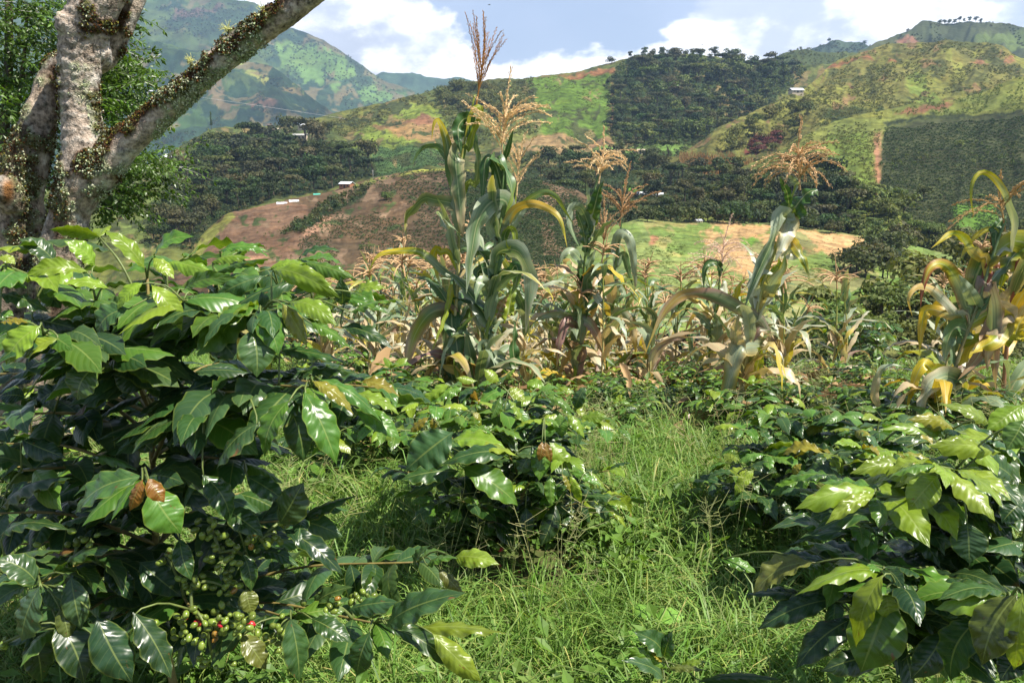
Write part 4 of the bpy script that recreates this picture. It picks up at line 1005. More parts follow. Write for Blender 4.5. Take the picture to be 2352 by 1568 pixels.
def z4(l): return [(x*.3906, 490+y*.3906, X*.3906, 490+Y_*.3906, w*.3906, k, Y) for x, y, X, Y_, w, k, Y in l]
def z7(l): return [(x*.5, 980+y*.5, X*.5, 980+Y_*.5, w*.5, k, Y) for x, y, X, Y_, w, k, Y in l]
def z8(l): return [(1176+x*.5, 919+y*.5, 1176+X*.5, 919+Y_*.5, w*.5, k, Y) for x, y, X, Y_, w, k, Y in l]
def z9(l): return [(857.5+x*.289, 827+y*.289, 857.5+X*.289, 827+Y_*.289, w*.289, k, Y) for x, y, X, Y_, w, k, Y in l]

# ---- the big plant at left
CHER = [(c_[0], c_[1], c_[2], c_[3], c_[4], c_[5], c_[6]) for c_ in [(505, 1268, 1.47, 26, 60, 50, 0), (600, 1238, 1.5, 14, 50, 30, 0), (640, 1232, 1.52, 8, 30, 30, 0), (470, 1432, 1.40, 46, 100, 46, 4), (540, 1428, 1.40, 18, 40, 44, 1), (478, 1210, 1.5, 12, 40, 36, 0),
             (385, 1280, 1.5, 12, 44, 30, 1), (440, 1340, 1.46, 13, 40, 30, 0), (525, 1350, 1.47, 12, 36, 30, 0), (635, 1455, 1.42, 16, 36, 50, 0), (180, 1245, 1.55, 10, 60, 26, 0), (820, 1370, 1.55, 8, 40, 16, 0),
             (760, 1390, 1.5, 8, 40, 20, 0), (8, 1475, 1.4, 4, 10, 16, 0), (490, 1520, 1.45, 8, 50, 20, 0)]]
bx = P(350, 900, 1.9); base = (bx[0], 1.9, g1(bx[0], 1.9)-.03)
A = Coffee(base, 'tall coffee plant filling the left foreground with green cherries low down', 501)
A.clear = [(c_[0], c_[1], c_[2], c_[4], c_[5]) for c_ in CHER[:8]]
A.stem([base, P(372, 1420, 1.9), P(352, 1080, 1.9), P(347, 850, 1.9), P(338, 640, 1.88)], .013, .004)
for (x, y) in ((230, 560), (237, 600)): pass
tipsA = [(90, 575, 1.75, 790), (15, 610, 1.6, 830), (229, 545, 1.95, 740), (440, 585, 2.05, 720), (545, 580, 2.0, 760), (702, 600, 1.95, 780), (640, 660, 1.8, 800), (800, 680, 1.75, 850), (655, 700, 1.6, 840),
         (880, 890, 1.62, 970), (715, 890, 1.5, 980), (600, 720, 1.55, 850), (430, 690, 1.6, 780), (220, 690, 1.65, 820), (100, 770, 1.45, 900), (210, 800, 1.5, 930), (-20, 720, 1.85, 880),
         (560, 900, 1.5, 1000), (470, 960, 1.5, 1060), (255, 830, 1.55, 950), (40, 950, 1.7, 1020), (700, 1190, 1.55, 1330), (330, 1100, 1.45, 1190), (50, 1080, 1.6, 1140), (560, 1060, 1.65, 1120),
         (90, 1340, 1.42, 1300), (20, 1330, 1.5, 1360), (150, 1440, 1.45, 1380), (670, 1420, 1.5, 1430), (860, 1430, 1.5, 1440), (960, 1290, 1.75, 1420), (440, 1400, 1.45, 1360), (570, 1280, 1.55, 1320),
         (190, 820, 2.45, 950), (520, 830, 2.5, 980), (660, 930, 2.4, 1050), (340, 1000, 2.35, 1100), (80, 1120, 2.3, 1200), (560, 1130, 2.2, 1250), (300, 1300, 2.15, 1350), (120, 1230, 2.0, 1300), (430, 1180, 2.1, 1260), (-60, 1180, 1.7, 1250), (30, 1250, 1.8, 1300), (230, 1180, 1.7, 1230), (-40, 1020, 1.9, 1100), (150, 1330, 1.7, 1370), (260, 1420, 1.7, 1430), (-60, 860, 2.0, 950), (120, 900, 2.1, 1000), (440, 1080, 1.8, 1160), (600, 1000, 1.9, 1100)]
fillA = []
for x, y, Y, sy in tipsA:
    t = P(x, y, Y); s0 = P(np.interp(sy, [640, 1080, 1420], [338, 352, 372]), sy, 1.9)
    mid = (s0+t)/2 + np.array([0, 0, .02+.05*np.linalg.norm(t-s0)])
    fillA.append((A.branch([s0, mid, t], .0055 if sy > 900 else .004, .002, young=sy < 860), y, Y))
Y1, Y2, Y3 = 1.45, 1.6, 1.8
heroA = z4([(560, 310, 380, 160, 125, 'y', 1.85), (850, 325, 615, 100, 120, 'y', 1.8), (905, 260, 1135, 130, 115, 'g', 1.85), (520, 345, 145, 362, 95, 'y', 1.65), (330, 300, 112, 145, 140, 's', 1.75),
    (640, 440, 365, 412, 85, 'y', 1.65), (840, 410, 685, 570, 120, 'y', 1.6), (890, 420, 1072, 690, 120, 'y', 1.6), (985, 285, 1275, 362, 95, 'y', 1.75), (900, 262, 1025, 385, 85, 'y', 1.7),
    (1240, 290, 1485, 262, 85, 'y', 1.85), (1290, 225, 1580, 222, 80, 'g', 1.95), (1270, 350, 1585, 265, 70, 'g', 1.8), (1600, 330, 2005, 497, 125, 'y', 1.65), (1590, 320, 1790, 290, 95, 'y', 1.75),
    (1755, 265, 2000, 215, 85, 'd', 1.85), (1790, 290, 2085, 377, 85, 'g', 1.75), (1080, 450, 1392, 380, 90, 'g', 1.7), (1765, 400, 1345, 575, 105, 'd', 1.7), (1560, 370, 1258, 500, 110, 's', 1.75),
    (1660, 530, 1805, 782, 110, 'b', 1.5), (1695, 525, 1985, 658, 115, 'y', 1.5), (1530, 575, 1640, 832, 165, 'g', 1.5), (1480, 680, 1510, 962, 215, 's', 1.48), (1825, 640, 2090, 812, 105, 'g', 1.5),
    (2080, 465, 2275, 440, 95, 'y', 1.6), (2010, 540, 2005, 372, 95, 's', 1.65), (2060, 585, 2365, 505, 95, 'g', 1.55), (2000, 668, 2315, 792, 95, 'k', 1.7), (1650, 805, 2052, 882, 105, 'd', 1.6),
    (1760, 935, 2112, 942, 85, 'd', 1.65), (1835, 985, 2085, 1182, 105, 'b', 1.42), (1880, 975, 2250, 1222, 130, 'g', 1.46), (1790, 1050, 1985, 1475, 200, 'g', 1.40), (1700, 1100, 1550, 1430, 160, 'g', 1.42),
    (1520, 1232, 1262, 1505, 230, 's', 1.40), (1700, 1130, 1785, 1465, 170, 'd', 1.52), (2080, 1060, 2352, 1180, 120, 'y', 1.5), (2090, 1150, 2360, 1332, 130, 'g', 1.52), (560, 900, 452, 1102, 235, 's', 1.45),
    (240, 660, 30, 890, 170, 'y', 1.4), (350, 735, 80, 882, 105, 'y', 1.42), (410, 840, 605, 772, 150, 'g', 1.5), (-20, 470, 290, 578, 115, 'd', 1.6), (760, 560, 565, 712, 170, 's', 1.58),
    (180, 625, 505, 695, 105, 'k', 1.65), (1180, 600, 1400, 650, 90, 'd', 1.75), (885, 690, 1165, 672, 100, 'g', 1.7), (865, 700, 655, 655, 110, 'd', 1.7), (1160, 690, 1395, 862, 190, 'd', 1.65),
    (1140, 480, 1195, 640, 150, 's', 1.65), (600, 600, 760, 500, 120, 's', 1.7), (240, 420, 360, 560, 130, 's', 1.75), (870, 1010, 660, 940, 170, 'd', 1.7), (880, 820, 1110, 750, 120, 'k', 1.75),
    (150, 1080, -10, 1080, 150, 'k', 1.55), (0, 400, 160, 440, 90, 'g', 1.6), (0, 250, 90, 300, 70, 'y', 1.6), (0, 590, 80, 600, 70, 'g', 1.55), (0, 640, 165, 640, 60, 'b', 1.5),
    (2130, 985, 2352, 1075, 105, 'b', 1.55), (2000, 500, 2290, 590, 80, 'g', 1.65), (1080, 1290, 975, 1370, 110, 's', 1.6), (760, 1290, 900, 1400, 130, 'd', 1.6), (410, 1040, 200, 1150, 150, 'k', 1.7), (850, 890, 1000, 1040, 130, 'd', 1.75)])
heroA += z7([(662, 228, 335, 400, 165, 's', 1.32), (656, 240, 595, 386, 72, 'B', 1.28), (680, 236, 757, 346, 84, 'B', 1.28), (690, 285, 835, 490, 190, 'g', 1.34), (1300, 470, 1582, 682, 105, 'k', 1.5),
    (1115, 580, 1155, 755, 90, 'd', 1.52), (1285, 445, 1390, 255, 165, 's', 1.5), (1370, 430, 1650, 310, 100, 'd', 1.55), (2085, 600, 2295, 630, 110, 'y', 1.6), (1775, 915, 2135, 755, 170, 's', 1.42),
    (1900, 930, 2345, 950, 110, 'y', 1.45), (1790, 920, 2085, 1105, 105, 'd', 1.42), (1985, 945, 2215, 1172, 115, 'y', 1.40), (1335, 880, 1375, 1175, 145, 'd', 1.38), (1700, 940, 1640, 1140, 135, 'd', 1.42),
    (185, 730, 95, 985, 210, 's', 1.30), (175, 725, -20, 600, 150, 's', 1.36), (190, 735, 355, 860, 120, 's', 1.4), (325, 685, 372, 932, 125, 's', 1.38), (275, 830, 315, 985, 90, 'o', 1.36),
    (260, 890, 390, 1176, 175, 'k', 1.36), (445, 870, 610, 1176, 190, 'k', 1.34), (610, 850, 790, 1155, 155, 'k', 1.36), (1110, 950, 1225, 1115, 115, 'o', 1.42), (140, 930, 190, 1176, 140, 'k', 1.42),
    (825, 510, 880, 705, 95, 'd', 1.46), (1130, 740, 1160, 860, 100, 'o', 1.5), (40, 610, 290, 565, 90, 's', 1.45), (290, 650, 580, 555, 100, 'd', 1.45), (1130, 225, 1315, 342, 105, 's', 1.55),
    (930, 220, 1065, 445, 150, 'd', 1.45), (1040, 380, 1210, 500, 125, 'd', 1.5), (1900, 640, 1980, 540, 80, 's', 1.65), (1430, 880, 1620, 990, 120, 'd', 1.45), (1600, 840, 1830, 800, 100, 's', 1.48),
    (1430, 850, 1620, 730, 95, 's', 1.55), (1960, 640, 2110, 600, 75, 'g', 1.62), (2010, 650, 2130, 770, 60, 'o', 1.6), (640, 620, 840, 780, 150, 'k', 1.52), (480, 640, 610, 800, 120, 'k', 1.52), (620, 660, 720, 850, 110, 'k', 1.58),
    (410, 140, 640, 200, 60, 'g', 1.7), (100, 60, 300, 140, 110, 'k', 1.6), (0, 380, 330, 230, 120, 'k', 1.55), (0, 500, 330, 470, 110, 'k', 1.5)])
for h in heroA: A.hero(*h)
for c, y, Y in fillA:
    hi = y < 720
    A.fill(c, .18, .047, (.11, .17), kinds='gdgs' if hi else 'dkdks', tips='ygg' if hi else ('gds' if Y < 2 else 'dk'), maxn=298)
for args in CHER:
    A.cherries(*args)
A.done()

# ---- the plant at right
bx = P(2290, 1200, 1.75); base = (bx[0], 1.75, g1(bx[0], 1.75)-.03)
B = Coffee(base, 'coffee plant at the right edge with glossy yellow green upper leaves', 502)
B.stem([base, P(2262, 1420, 1.75), P(2285, 1200, 1.75), P(2322, 1040, 1.74), P(2335, 930, 1.72)], .010, .004, mat=M_greenstem)
tipsB = [(2280, 1010, 1.6, 1060), (2180, 990, 1.6, 1080), (2140, 1075, 1.5, 1170), (2040, 1080, 1.55, 1200), (2150, 1070, 1.4, 1180), (2010, 1140, 1.45, 1230), (1960, 1200, 1.5, 1280), (2030, 1310, 1.35, 1380), (1870, 1290, 1.5, 1370),
         (2120, 1330, 1.35, 1400), (2320, 1375, 1.2, 1430), (2240, 1390, 1.25, 1430), (2060, 1350, 1.3, 1420), (1920, 1380, 1.45, 1430), (2352, 1030, 1.6, 1080), (2420, 1100, 1.7, 1150), (2350, 1250, 1.5, 1300), (2200, 1270, 1.6, 1320),
         (2050, 1250, 1.9, 1320), (2200, 1150, 2.0, 1200), (2400, 1350, 1.6, 1400), (1980, 1440, 1.5, 1480), (2150, 1480, 1.4, 1480), (2300, 1500, 1.5, 1500), (2100, 1180, 1.7, 1230)]
fillB = []
for x, y, Y, sy in tipsB:
    t = P(x, y, Y); s0 = P(np.interp(sy, [930, 1040, 1200, 1420], [2335, 2322, 2285, 2262]), sy, 1.75)
    mid = (s0+t)/2 + np.array([0, 0, .015+.04*np.linalg.norm(t-s0)])
    fillB.append((B.branch([s0, mid, t], .005, .002, young=True), y, Y))
heroB = z8([(2190, 110, 1965, 15, 95, 'y', 1.55), (2352, 20, 2180, 135, 130, 'y', 1.5), (2030, 140, 1820, 85, 80, 'b', 1.6), (1990, 175, 1690, 130, 70, 'y', 1.6), (2245, 240, 1915, 205, 85, 'y', 1.5), (2310, 370, 2100, 262, 130, 'd', 1.55),
    (1830, 305, 1555, 330, 80, 'y', 1.5), (1935, 300, 1725, 352, 55, 'b', 1.48), (1955, 345, 1820, 505, 150, 'y', 1.38), (1690, 420, 1300, 492, 110, 'y', 1.42), (1665, 430, 1440, 565, 75, 'y', 1.40), (1750, 540, 1365, 610, 120, 'd', 1.45),
    (1430, 575, 1180, 592, 85, 'd', 1.5), (1710, 640, 1265, 660, 85, 'd', 1.5), (2050, 470, 1750, 545, 120, 's', 1.5), (2090, 560, 2100, 750, 165, 's', 1.42), (1395, 745, 1105, 885, 120, 'o', 1.4), (1700, 792, 1295, 893, 125, 'y', 1.36),
    (1705, 800, 1575, 1135, 150, 'y', 1.27), (1740, 900, 1600, 1250, 270, 'g', 1.30), (1715, 870, 1740, 1005, 125, 'y', 1.29), (2270, 905, 1940, 955, 115, 'y', 1.22), (2165, 940, 1990, 1000, 75, 's', 1.25), (2322, 890, 2155, 1215, 215, 'o', 1.18),
    (2345, 880, 2305, 1245, 120, 'y', 1.15), (2150, 1000, 2010, 1290, 215, 'd', 1.22), (1360, 925, 1065, 890, 105, 'k', 1.5), (1490, 912, 1125, 1050, 125, 'k', 1.45), (1565, 1000, 1300, 1230, 170, 'k', 1.38), (2085, 820, 1875, 985, 160, 'k', 1.35),
    (1990, 320, 2205, 470, 120, 'd', 1.6), (960, 730, 1130, 792, 70, 'g', 1.6), (1990, 805, 1845, 850, 60, 'r', 1.5), (1850, 720, 2065, 785, 110, 'k', 1.6), (1800, 610, 2055, 655, 85, 'd', 1.55), (1500, 850, 1330, 900, 90, 's', 1.5),
    (2100, 510, 2210, 560, 70, 'g', 1.6), (2352, 470, 2250, 560, 130, 'k', 1.5), (2352, 650, 2200, 700, 80, 's', 1.5), (2240, 690, 2352, 740, 90, 'd', 1.5), (1880, 1000, 2150, 1120, 130, 'k', 1.4), (1250, 700, 1400, 720, 70, 'd', 1.6),
    (2352, 90, 2270, 230, 120, 'g', 1.45), (1890, 70, 2050, 180, 90, 'g', 1.62), (1480, 440, 1660, 500, 60, 'o', 1.5), (2352, 1150, 2240, 1290, 130, 'k', 1.25), (1700, 1180, 1420, 1240, 130, 'k', 1.35), (1990, 1060, 1830, 1280, 150, 'k', 1.3)])
for h in heroB: B.hero(*h)
for c, y, Y in fillB:
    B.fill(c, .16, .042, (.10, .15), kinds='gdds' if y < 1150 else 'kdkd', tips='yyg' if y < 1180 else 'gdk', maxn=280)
B.done()

# ---- the plant in the middle of the grass
bx = P(1195, 1000, 3.0); base = (bx[0], 3.0, g1(bx[0], 3.0)-.03)
C = Coffee(base, 'low round coffee plant in the middle of the grass in front of the tall maize', 503)
C.stem([base, P(1200, 1150, 3.0), P(1195, 1000, 3.0), P(1192, 878, 3.0)], .010, .004)
tipsC = [(905, 985, 2.75), (960, 925, 2.85), (1050, 885, 3.05), (1120, 872, 3.1), (1262, 876, 3.1), (1340, 925, 3.0), (1420, 985, 2.9), (1315, 975, 2.65), (1250, 960, 2.6), (1110, 985, 2.55), (1010, 1040, 2.5), (1170, 1050, 2.5), (1400, 1080, 2.75), (1430, 1140, 2.7),
         (1330, 1110, 2.55), (1215, 1110, 2.5), (1060, 1150, 2.55), (955, 1140, 2.7), (905, 1080, 2.7), (1260, 1170, 2.65), (1150, 940, 2.7), (1050, 960, 2.65), (1240, 905, 2.8), (1380, 960, 3.2), (1000, 940, 3.2), (1150, 1000, 3.4), (1300, 1010, 3.4), (1120, 1200, 2.7), (1000, 1000, 2.6), (1290, 1060, 2.55)]
fillC = []
for x, y, Y in tipsC:
    t = P(x, y, Y); sy = min(y+70, 1230); s0 = P(1195, sy, 3.0); mid = (s0+t)/2 + np.array([0, 0, .03])
    fillC.append((C.branch([s0, mid, t], .005, .002, young=y < 1000), y))
heroC = [(1040, 992, 930, 1080, 82, 's', 2.45, -.02, .8), (1062, 1040, 1192, 1046, 55, 'y', 2.42), (1170, 1040, 1010, 1066, 55, 'd', 2.40), (1060, 1072, 1192, 1160, 62, 'g', 2.38), (1038, 1010, 1165, 1030, 60, 'y', 2.5), (1056, 1082, 920, 1100, 48, 'd', 2.42),
         (1244, 1018, 1238, 1104, 40, 'g', 2.55), (1262, 1015, 1316, 1078, 38, 'y', 2.55), (1245, 1014, 1238, 1060, 18, 'B', 2.52), (1252, 1014, 1266, 1062, 18, 'B', 2.52), (1225, 1024, 1190, 1090, 40, 's', 2.56)]
heroC += z9([(1010, 290, 935, 470, 70, 'g', 2.7), (1075, 310, 1195, 505, 75, 'y', 2.7), (970, 440, 975, 530, 110, 'g', 2.72), (800, 430, 810, 590, 90, 'g', 2.65), (790, 415, 850, 480, 50, 'b', 2.62), (445, 450, 290, 575, 70, 'b', 2.7), (475, 455, 475, 560, 58, 'b', 2.68),
    (760, 390, 510, 375, 70, 'y', 2.75), (650, 230, 435, 340, 90, 'g', 2.85), (600, 200, 350, 360, 70, 'y', 2.85), (1000, 170, 880, 70, 90, 'y', 3.0), (1040, 160, 1140, 55, 60, 'y', 3.0), (820, 165, 660, 140, 60, 'y', 2.95), (1085, 215, 1205, 330, 90, 'y', 2.8), (1210, 180, 1375, 225, 70, 'y', 2.95),
    (1240, 260, 1300, 330, 90, 'g', 2.9), (1370, 280, 1620, 440, 80, 'g', 2.75), (1540, 430, 1680, 620, 80, 'y', 2.62), (1480, 420, 1500, 620, 100, 'g', 2.65), (1690, 210, 1600, 400, 100, 's', 2.95), (1640, 460, 1860, 440, 90, 'y', 2.75), (1430, 240, 1590, 260, 70, 'y', 3.0),
    (740, 470, 570, 580, 90, 'g', 2.7), (860, 480, 965, 570, 80, 'g', 2.7), (1710, 880, 1860, 1040, 70, 'y', 2.6), (1560, 890, 1820, 1000, 70, 'g', 2.62), (1400, 910, 1415, 1160, 90, 'g', 2.5), (1560, 910, 1655, 1140, 70, 'y', 2.5), (1500, 900, 1570, 1050, 45, 'b', 2.48),
    (1840, 1150, 2010, 1335, 55, 'y', 2.62), (1850, 1130, 2040, 1195, 50, 'y', 2.62), (1750, 1150, 1880, 1290, 70, 's', 2.64), (1660, 1080, 1970, 1105, 70, 's', 2.7), (490, 1150, 300, 1310, 90, 's', 2.6), (500, 1100, 300, 1130, 60, 'g', 2.65), (720, 1100, 860, 1170, 80, 'g', 2.6),
    (850, 1150, 930, 1250, 90, 'd', 2.6), (690, 1180, 620, 1290, 90, 'g', 2.6), (1640, 1130, 1725, 1300, 60, 'k', 2.6), (1210, 1170, 1230, 1400, 110, 'k', 2.55), (1450, 1150, 1330, 1480, 140, 'k', 2.55), (560, 950, 240, 1090, 60, 'd', 2.5)])
KIND.update(y=(.17, .255, .022), g=(.080, .175, .022))
for h in heroC: C.hero(*(h[:4]+(h[4]*1.18,)+h[5:]))
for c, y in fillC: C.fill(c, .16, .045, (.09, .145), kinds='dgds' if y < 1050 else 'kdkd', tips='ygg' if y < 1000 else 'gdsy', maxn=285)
for args in [(1150, 1275, 2.75, 12, 60, 30, 2, .009), (1165, 1320, 2.7, 9, 40, 30, 3, .009), (1325, 1275, 2.9, 16, 50, 30, 1, .009)]: C.cherries(*args)
C.done()

# ---- the plant between it and the right-hand one
bx = P(1870, 1060, 3.3); base = (bx[0], 3.3, g1(bx[0], 3.3)-.03)
D = Coffee(base, 'coffee plant behind the right-hand one with bronze young tips', 504)
D.stem([base, P(1868, 1150, 3.3), P(1872, 985, 3.3)], .010, .004)
tipsD = [(1640, 1110, 3.1), (1690, 1030, 3.2), (1790, 985, 3.3), (1870, 965, 3.3), (1960, 985, 3.3), (2060, 1010, 3.3), (1760, 1045, 2.95), (1840, 1025, 2.95), (1940, 1040, 2.95), (1690, 1090, 2.9), (1740, 1140, 2.85), (1840, 1100, 2.85), (1940, 1110, 2.85), (2040, 1090, 3.0), (1700, 985, 3.1), (1760, 955, 3.2), (1850, 940, 3.2), (1940, 950, 3.1), (2030, 975, 3.1), (1650, 1060, 3.5), (1800, 1000, 3.6), (1920, 990, 3.6), (1680, 1160, 3.0), (1800, 1170, 2.9), (1900, 1180, 2.95)]
fillD = []
for x, y, Y in tipsD:
    t = P(x, y, Y); s0 = P(1869, min(y+60, 1180), 3.3); mid = (s0+t)/2 + np.array([0, 0, .03])
    fillD.append((D.branch([s0, mid, t], .005, .002, young=True), y))
for h in z8([(1080, 320, 980, 380, 80, 'y', 2.9), (1110, 320, 1020, 440, 60, 'y', 2.85), (1100, 300, 1220, 330, 60, 's', 2.9), (1350, 340, 1310, 430, 50, 'g', 2.8), (1480, 340, 1380, 480, 60, 'o', 2.85), (1340, 110, 1250, 150, 60, 'o', 3.3), (1440, 110, 1340, 170, 60, 'b', 3.2), (1650, 190, 1570, 240, 60, 'y', 3.1),
             (1690, 210, 1660, 280, 35, 'b', 3.0), (1700, 215, 1740, 270, 30, 'b', 3.0), (1290, 340, 1330, 290, 50, 'b', 2.85), (1200, 150, 1340, 200, 60, 'g', 3.2), (1480, 200, 1600, 170, 50, 'y', 3.2), (1420, 310, 1530, 330, 60, 's', 2.9)]): D.hero(*h)
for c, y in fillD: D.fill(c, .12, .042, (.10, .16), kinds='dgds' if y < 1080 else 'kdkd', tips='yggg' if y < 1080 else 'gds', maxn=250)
D.done()

# ---- and one more squeezed in between those two
bx = P(2010, 1100, 2.65); base = (bx[0], 2.65, g1(bx[0], 2.65)-.03)
H_ = Coffee(base, 'dense coffee plant squeezed between the right-hand plant and the bronze tipped one', 506); H_.maxn = 200
H_.stem([base, P(2012, 1180, 2.65), P(2008, 985, 2.65)], .009, .004)
for x, y, Y in [(1850, 1130, 2.4), (1880, 1040, 2.5), (1950, 985, 2.6), (2020, 965, 2.65), (2110, 975, 2.6), (2180, 1010, 2.6), (1900, 1090, 2.3), (1980, 1030, 2.35), (2060, 1040, 2.35), (2150, 1080, 2.4), (1860, 1190, 2.4), (1950, 1180, 2.3), (2080, 1150, 2.3), (1990, 1000, 2.9), (2090, 1000, 2.9), (1920, 1240, 2.4), (2040, 1250, 2.4)]:
    t = P(x, y, Y); s0 = P(2010, min(y+60, 1230), 2.65); c = H_.branch([s0, (s0+t)/2+np.array([0, 0, .03]), t], .005, .002, young=True)
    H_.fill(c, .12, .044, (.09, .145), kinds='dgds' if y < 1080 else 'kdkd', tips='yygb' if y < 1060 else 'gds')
H_.done()

# ---- seedling at the bottom edge
base = P(1520, 1590, 1.95); base[2] = g1(base[0], base[1]) - .02
E = Coffee(base, 'coffee seedling with grey green leaves low at the bottom edge', 505)
E.stem([base, P(1520, 1545, 1.93), P(1516, 1500, 1.92)], .005, .0025, mat=M_greenstem)
for h in z8([(690, 1180, 560, 1060, 110, 's', 1.9), (700, 1180, 735, 1060, 100, 's', 1.9), (700, 1290, 510, 1190, 100, 's', 1.85), (720, 1230, 520, 1130, 60, 'g', 1.88), (720, 1230, 900, 1240, 60, 'o', 1.88), (690, 1200, 635, 1155, 40, 'b', 1.87), (860, 1290, 1240, 1280, 70, 'd', 1.85), (760, 1240, 900, 1200, 60, 'y', 1.9)]): E.hero(*h)
E.done()

# ---- smaller coffee plants in the rows behind: four kinds, then copies
def young_coffee(seed, h, tiers):
    rs = np.random.default_rng(seed)
    c = Coffee((0, 0, 0), 'young coffee plant', seed); c.meshes = LEAVES_S
    c.stem([(0, 0, -.04), (rs.normal()*.02, rs.normal()*.02, h*.5), (rs.normal()*.03, rs.normal()*.03, h)], .008, .003)
    c.maxn = 60
    for k in reversed(range(tiers)):
        z = h*(.2+.75*k/tiers); ln = h*.60*(1-.6*k/tiers)+.10; a0 = rs.uniform(0, 6.28)
        for q in range(3):
            a = a0 + q*2.09 + rs.normal()*.3; d = np.array([math.cos(a), math.sin(a), 0])
            b = c.branch([(0, 0, z), d*ln*.55+[0, 0, z+ln*.16], d*ln+[0, 0, z+ln*.10]], .004, .0018, young=k > tiers/2)
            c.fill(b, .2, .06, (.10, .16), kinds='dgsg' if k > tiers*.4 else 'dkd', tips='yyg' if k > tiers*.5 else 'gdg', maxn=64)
    for a in np.arange(4)*1.6+.3:
        d = np.array([math.cos(a), math.sin(a), .5]); c.leaf((0, 0, h), np.array([0, 0, h])+d*.10, .045, np.array([0, 0, 1.]), 'y', False)
    c.done(); return c.r
def copy_thing(o, loc, rz, sc, label, group=None):
    r = o.copy(); COL.objects.link(r); r.location = loc; r.rotation_euler = (0, 0, rz); r.scale = (sc, sc, sc)
    tag(r, label, None, group)
    for ch in o.children:
        c = ch.copy(); COL.objects.link(c); c.parent = r
        for gch in ch.children:
            d = gch.copy(); COL.objects.link(d); d.parent = c
    return r
YC = [young_coffee(600+i, h, t) for i, (h, t) in enumerate([(.75, 7), (.95, 8), (.6, 6), (.85, 8)])]
spots = [(60, 960, 3.3, 1.15), (140, 1000, 3.9, 1), (900, 890, 4.2, 1), (990, 900, 4.9, .8), (850, 930, 3.8, .9), (1390, 950, 4.8, .8), (1480, 965, 5.2, .8), (1560, 975, 5.6, .9), (1420, 1010, 4.4, .6), (1760, 930, 5.6, .95), (1850, 930, 6.2, .9), (1950, 935, 5.4, .9), (2050, 940, 5.0, .9),
         (1700, 960, 4.8, .8), (2130, 960, 4.4, .9), (2250, 930, 4.0, 1.0), (2330, 880, 5.4, 1.0), (760, 830, 5.6, .9), (830, 800, 7.0, 1.0), (1150, 850, 6.2, .8), (1480, 900, 7.4, .9), (700, 900, 4.8, .9), (620, 780, 7.2, .9), (1480, 940, 4.6, 1), (1560, 950, 4.9, 1), (1640, 945, 4.9, 1), (1720, 930, 4.3, 1), (1800, 925, 4.5, 1), (1900, 930, 4.4, 1), (2000, 935, 4.3, 1), (2090, 940, 4.0, 1), (1410, 935, 5.2, 1), (2180, 900, 6.5, 1.0), (2280, 840, 7.2, 1.0)]
HY = [.75, .95, .6, .85]
for i, (x, y, Y, sc) in enumerate(spots):
    p = P(x, y, Y); loc = (p[0], Y, g1(p[0], Y)); sc = float(np.clip((P(x, y-(46 if 4 < Y < 5.2 and 1380 < x < 1700 else 62 if Y < 5.2 else 30), Y)[2]-loc[2])/(HY[i % 4]+.05), .38, 1.15))
    lab = 'small glossy coffee plant '+('behind the tall coffee plant at left' if x < 830 else 'just behind the middle round coffee plant' if x < 1260 else 'left of the leaning maize' if x < 1660 else 'right of the leaning maize foot' if x < 2010 else 'behind the right-hand coffee plant')+(', in the far rows' if Y > 5.8 else ', in the near rows')
    if i < 4: o = YC[i]; o.location = loc; o.rotation_euler = (0, 0, RNG.uniform(0, 6)); o.scale = (sc*1.15, sc*1.15, sc); tag(o, lab, None, lab[6:])
    else:
        o = copy_thing(YC[i % 4], loc, RNG.uniform(0, 6.28), sc, lab, lab[6:]); o.scale = (sc*1.2, sc*1.2, sc)
# the taller coffee bush at the field edge
p = P(1972, 800, 7.6); sc = (P(1972, 738, 7.6)[2]-g1(p[0], 7.6))/.86
o = copy_thing(YC[1], (p[0], 7.6, g1(p[0], 7.6)), .6, sc, 'bushy dark coffee tree standing alone at the edge of the field before the valley'); o.scale = (sc*1.05, sc*1.05, sc)
for c_ in o.children: c_.color = (c_.color[0]*.5, c_.color[1]*.6, c_.color[2]*.7, 1)
del o['group'] 
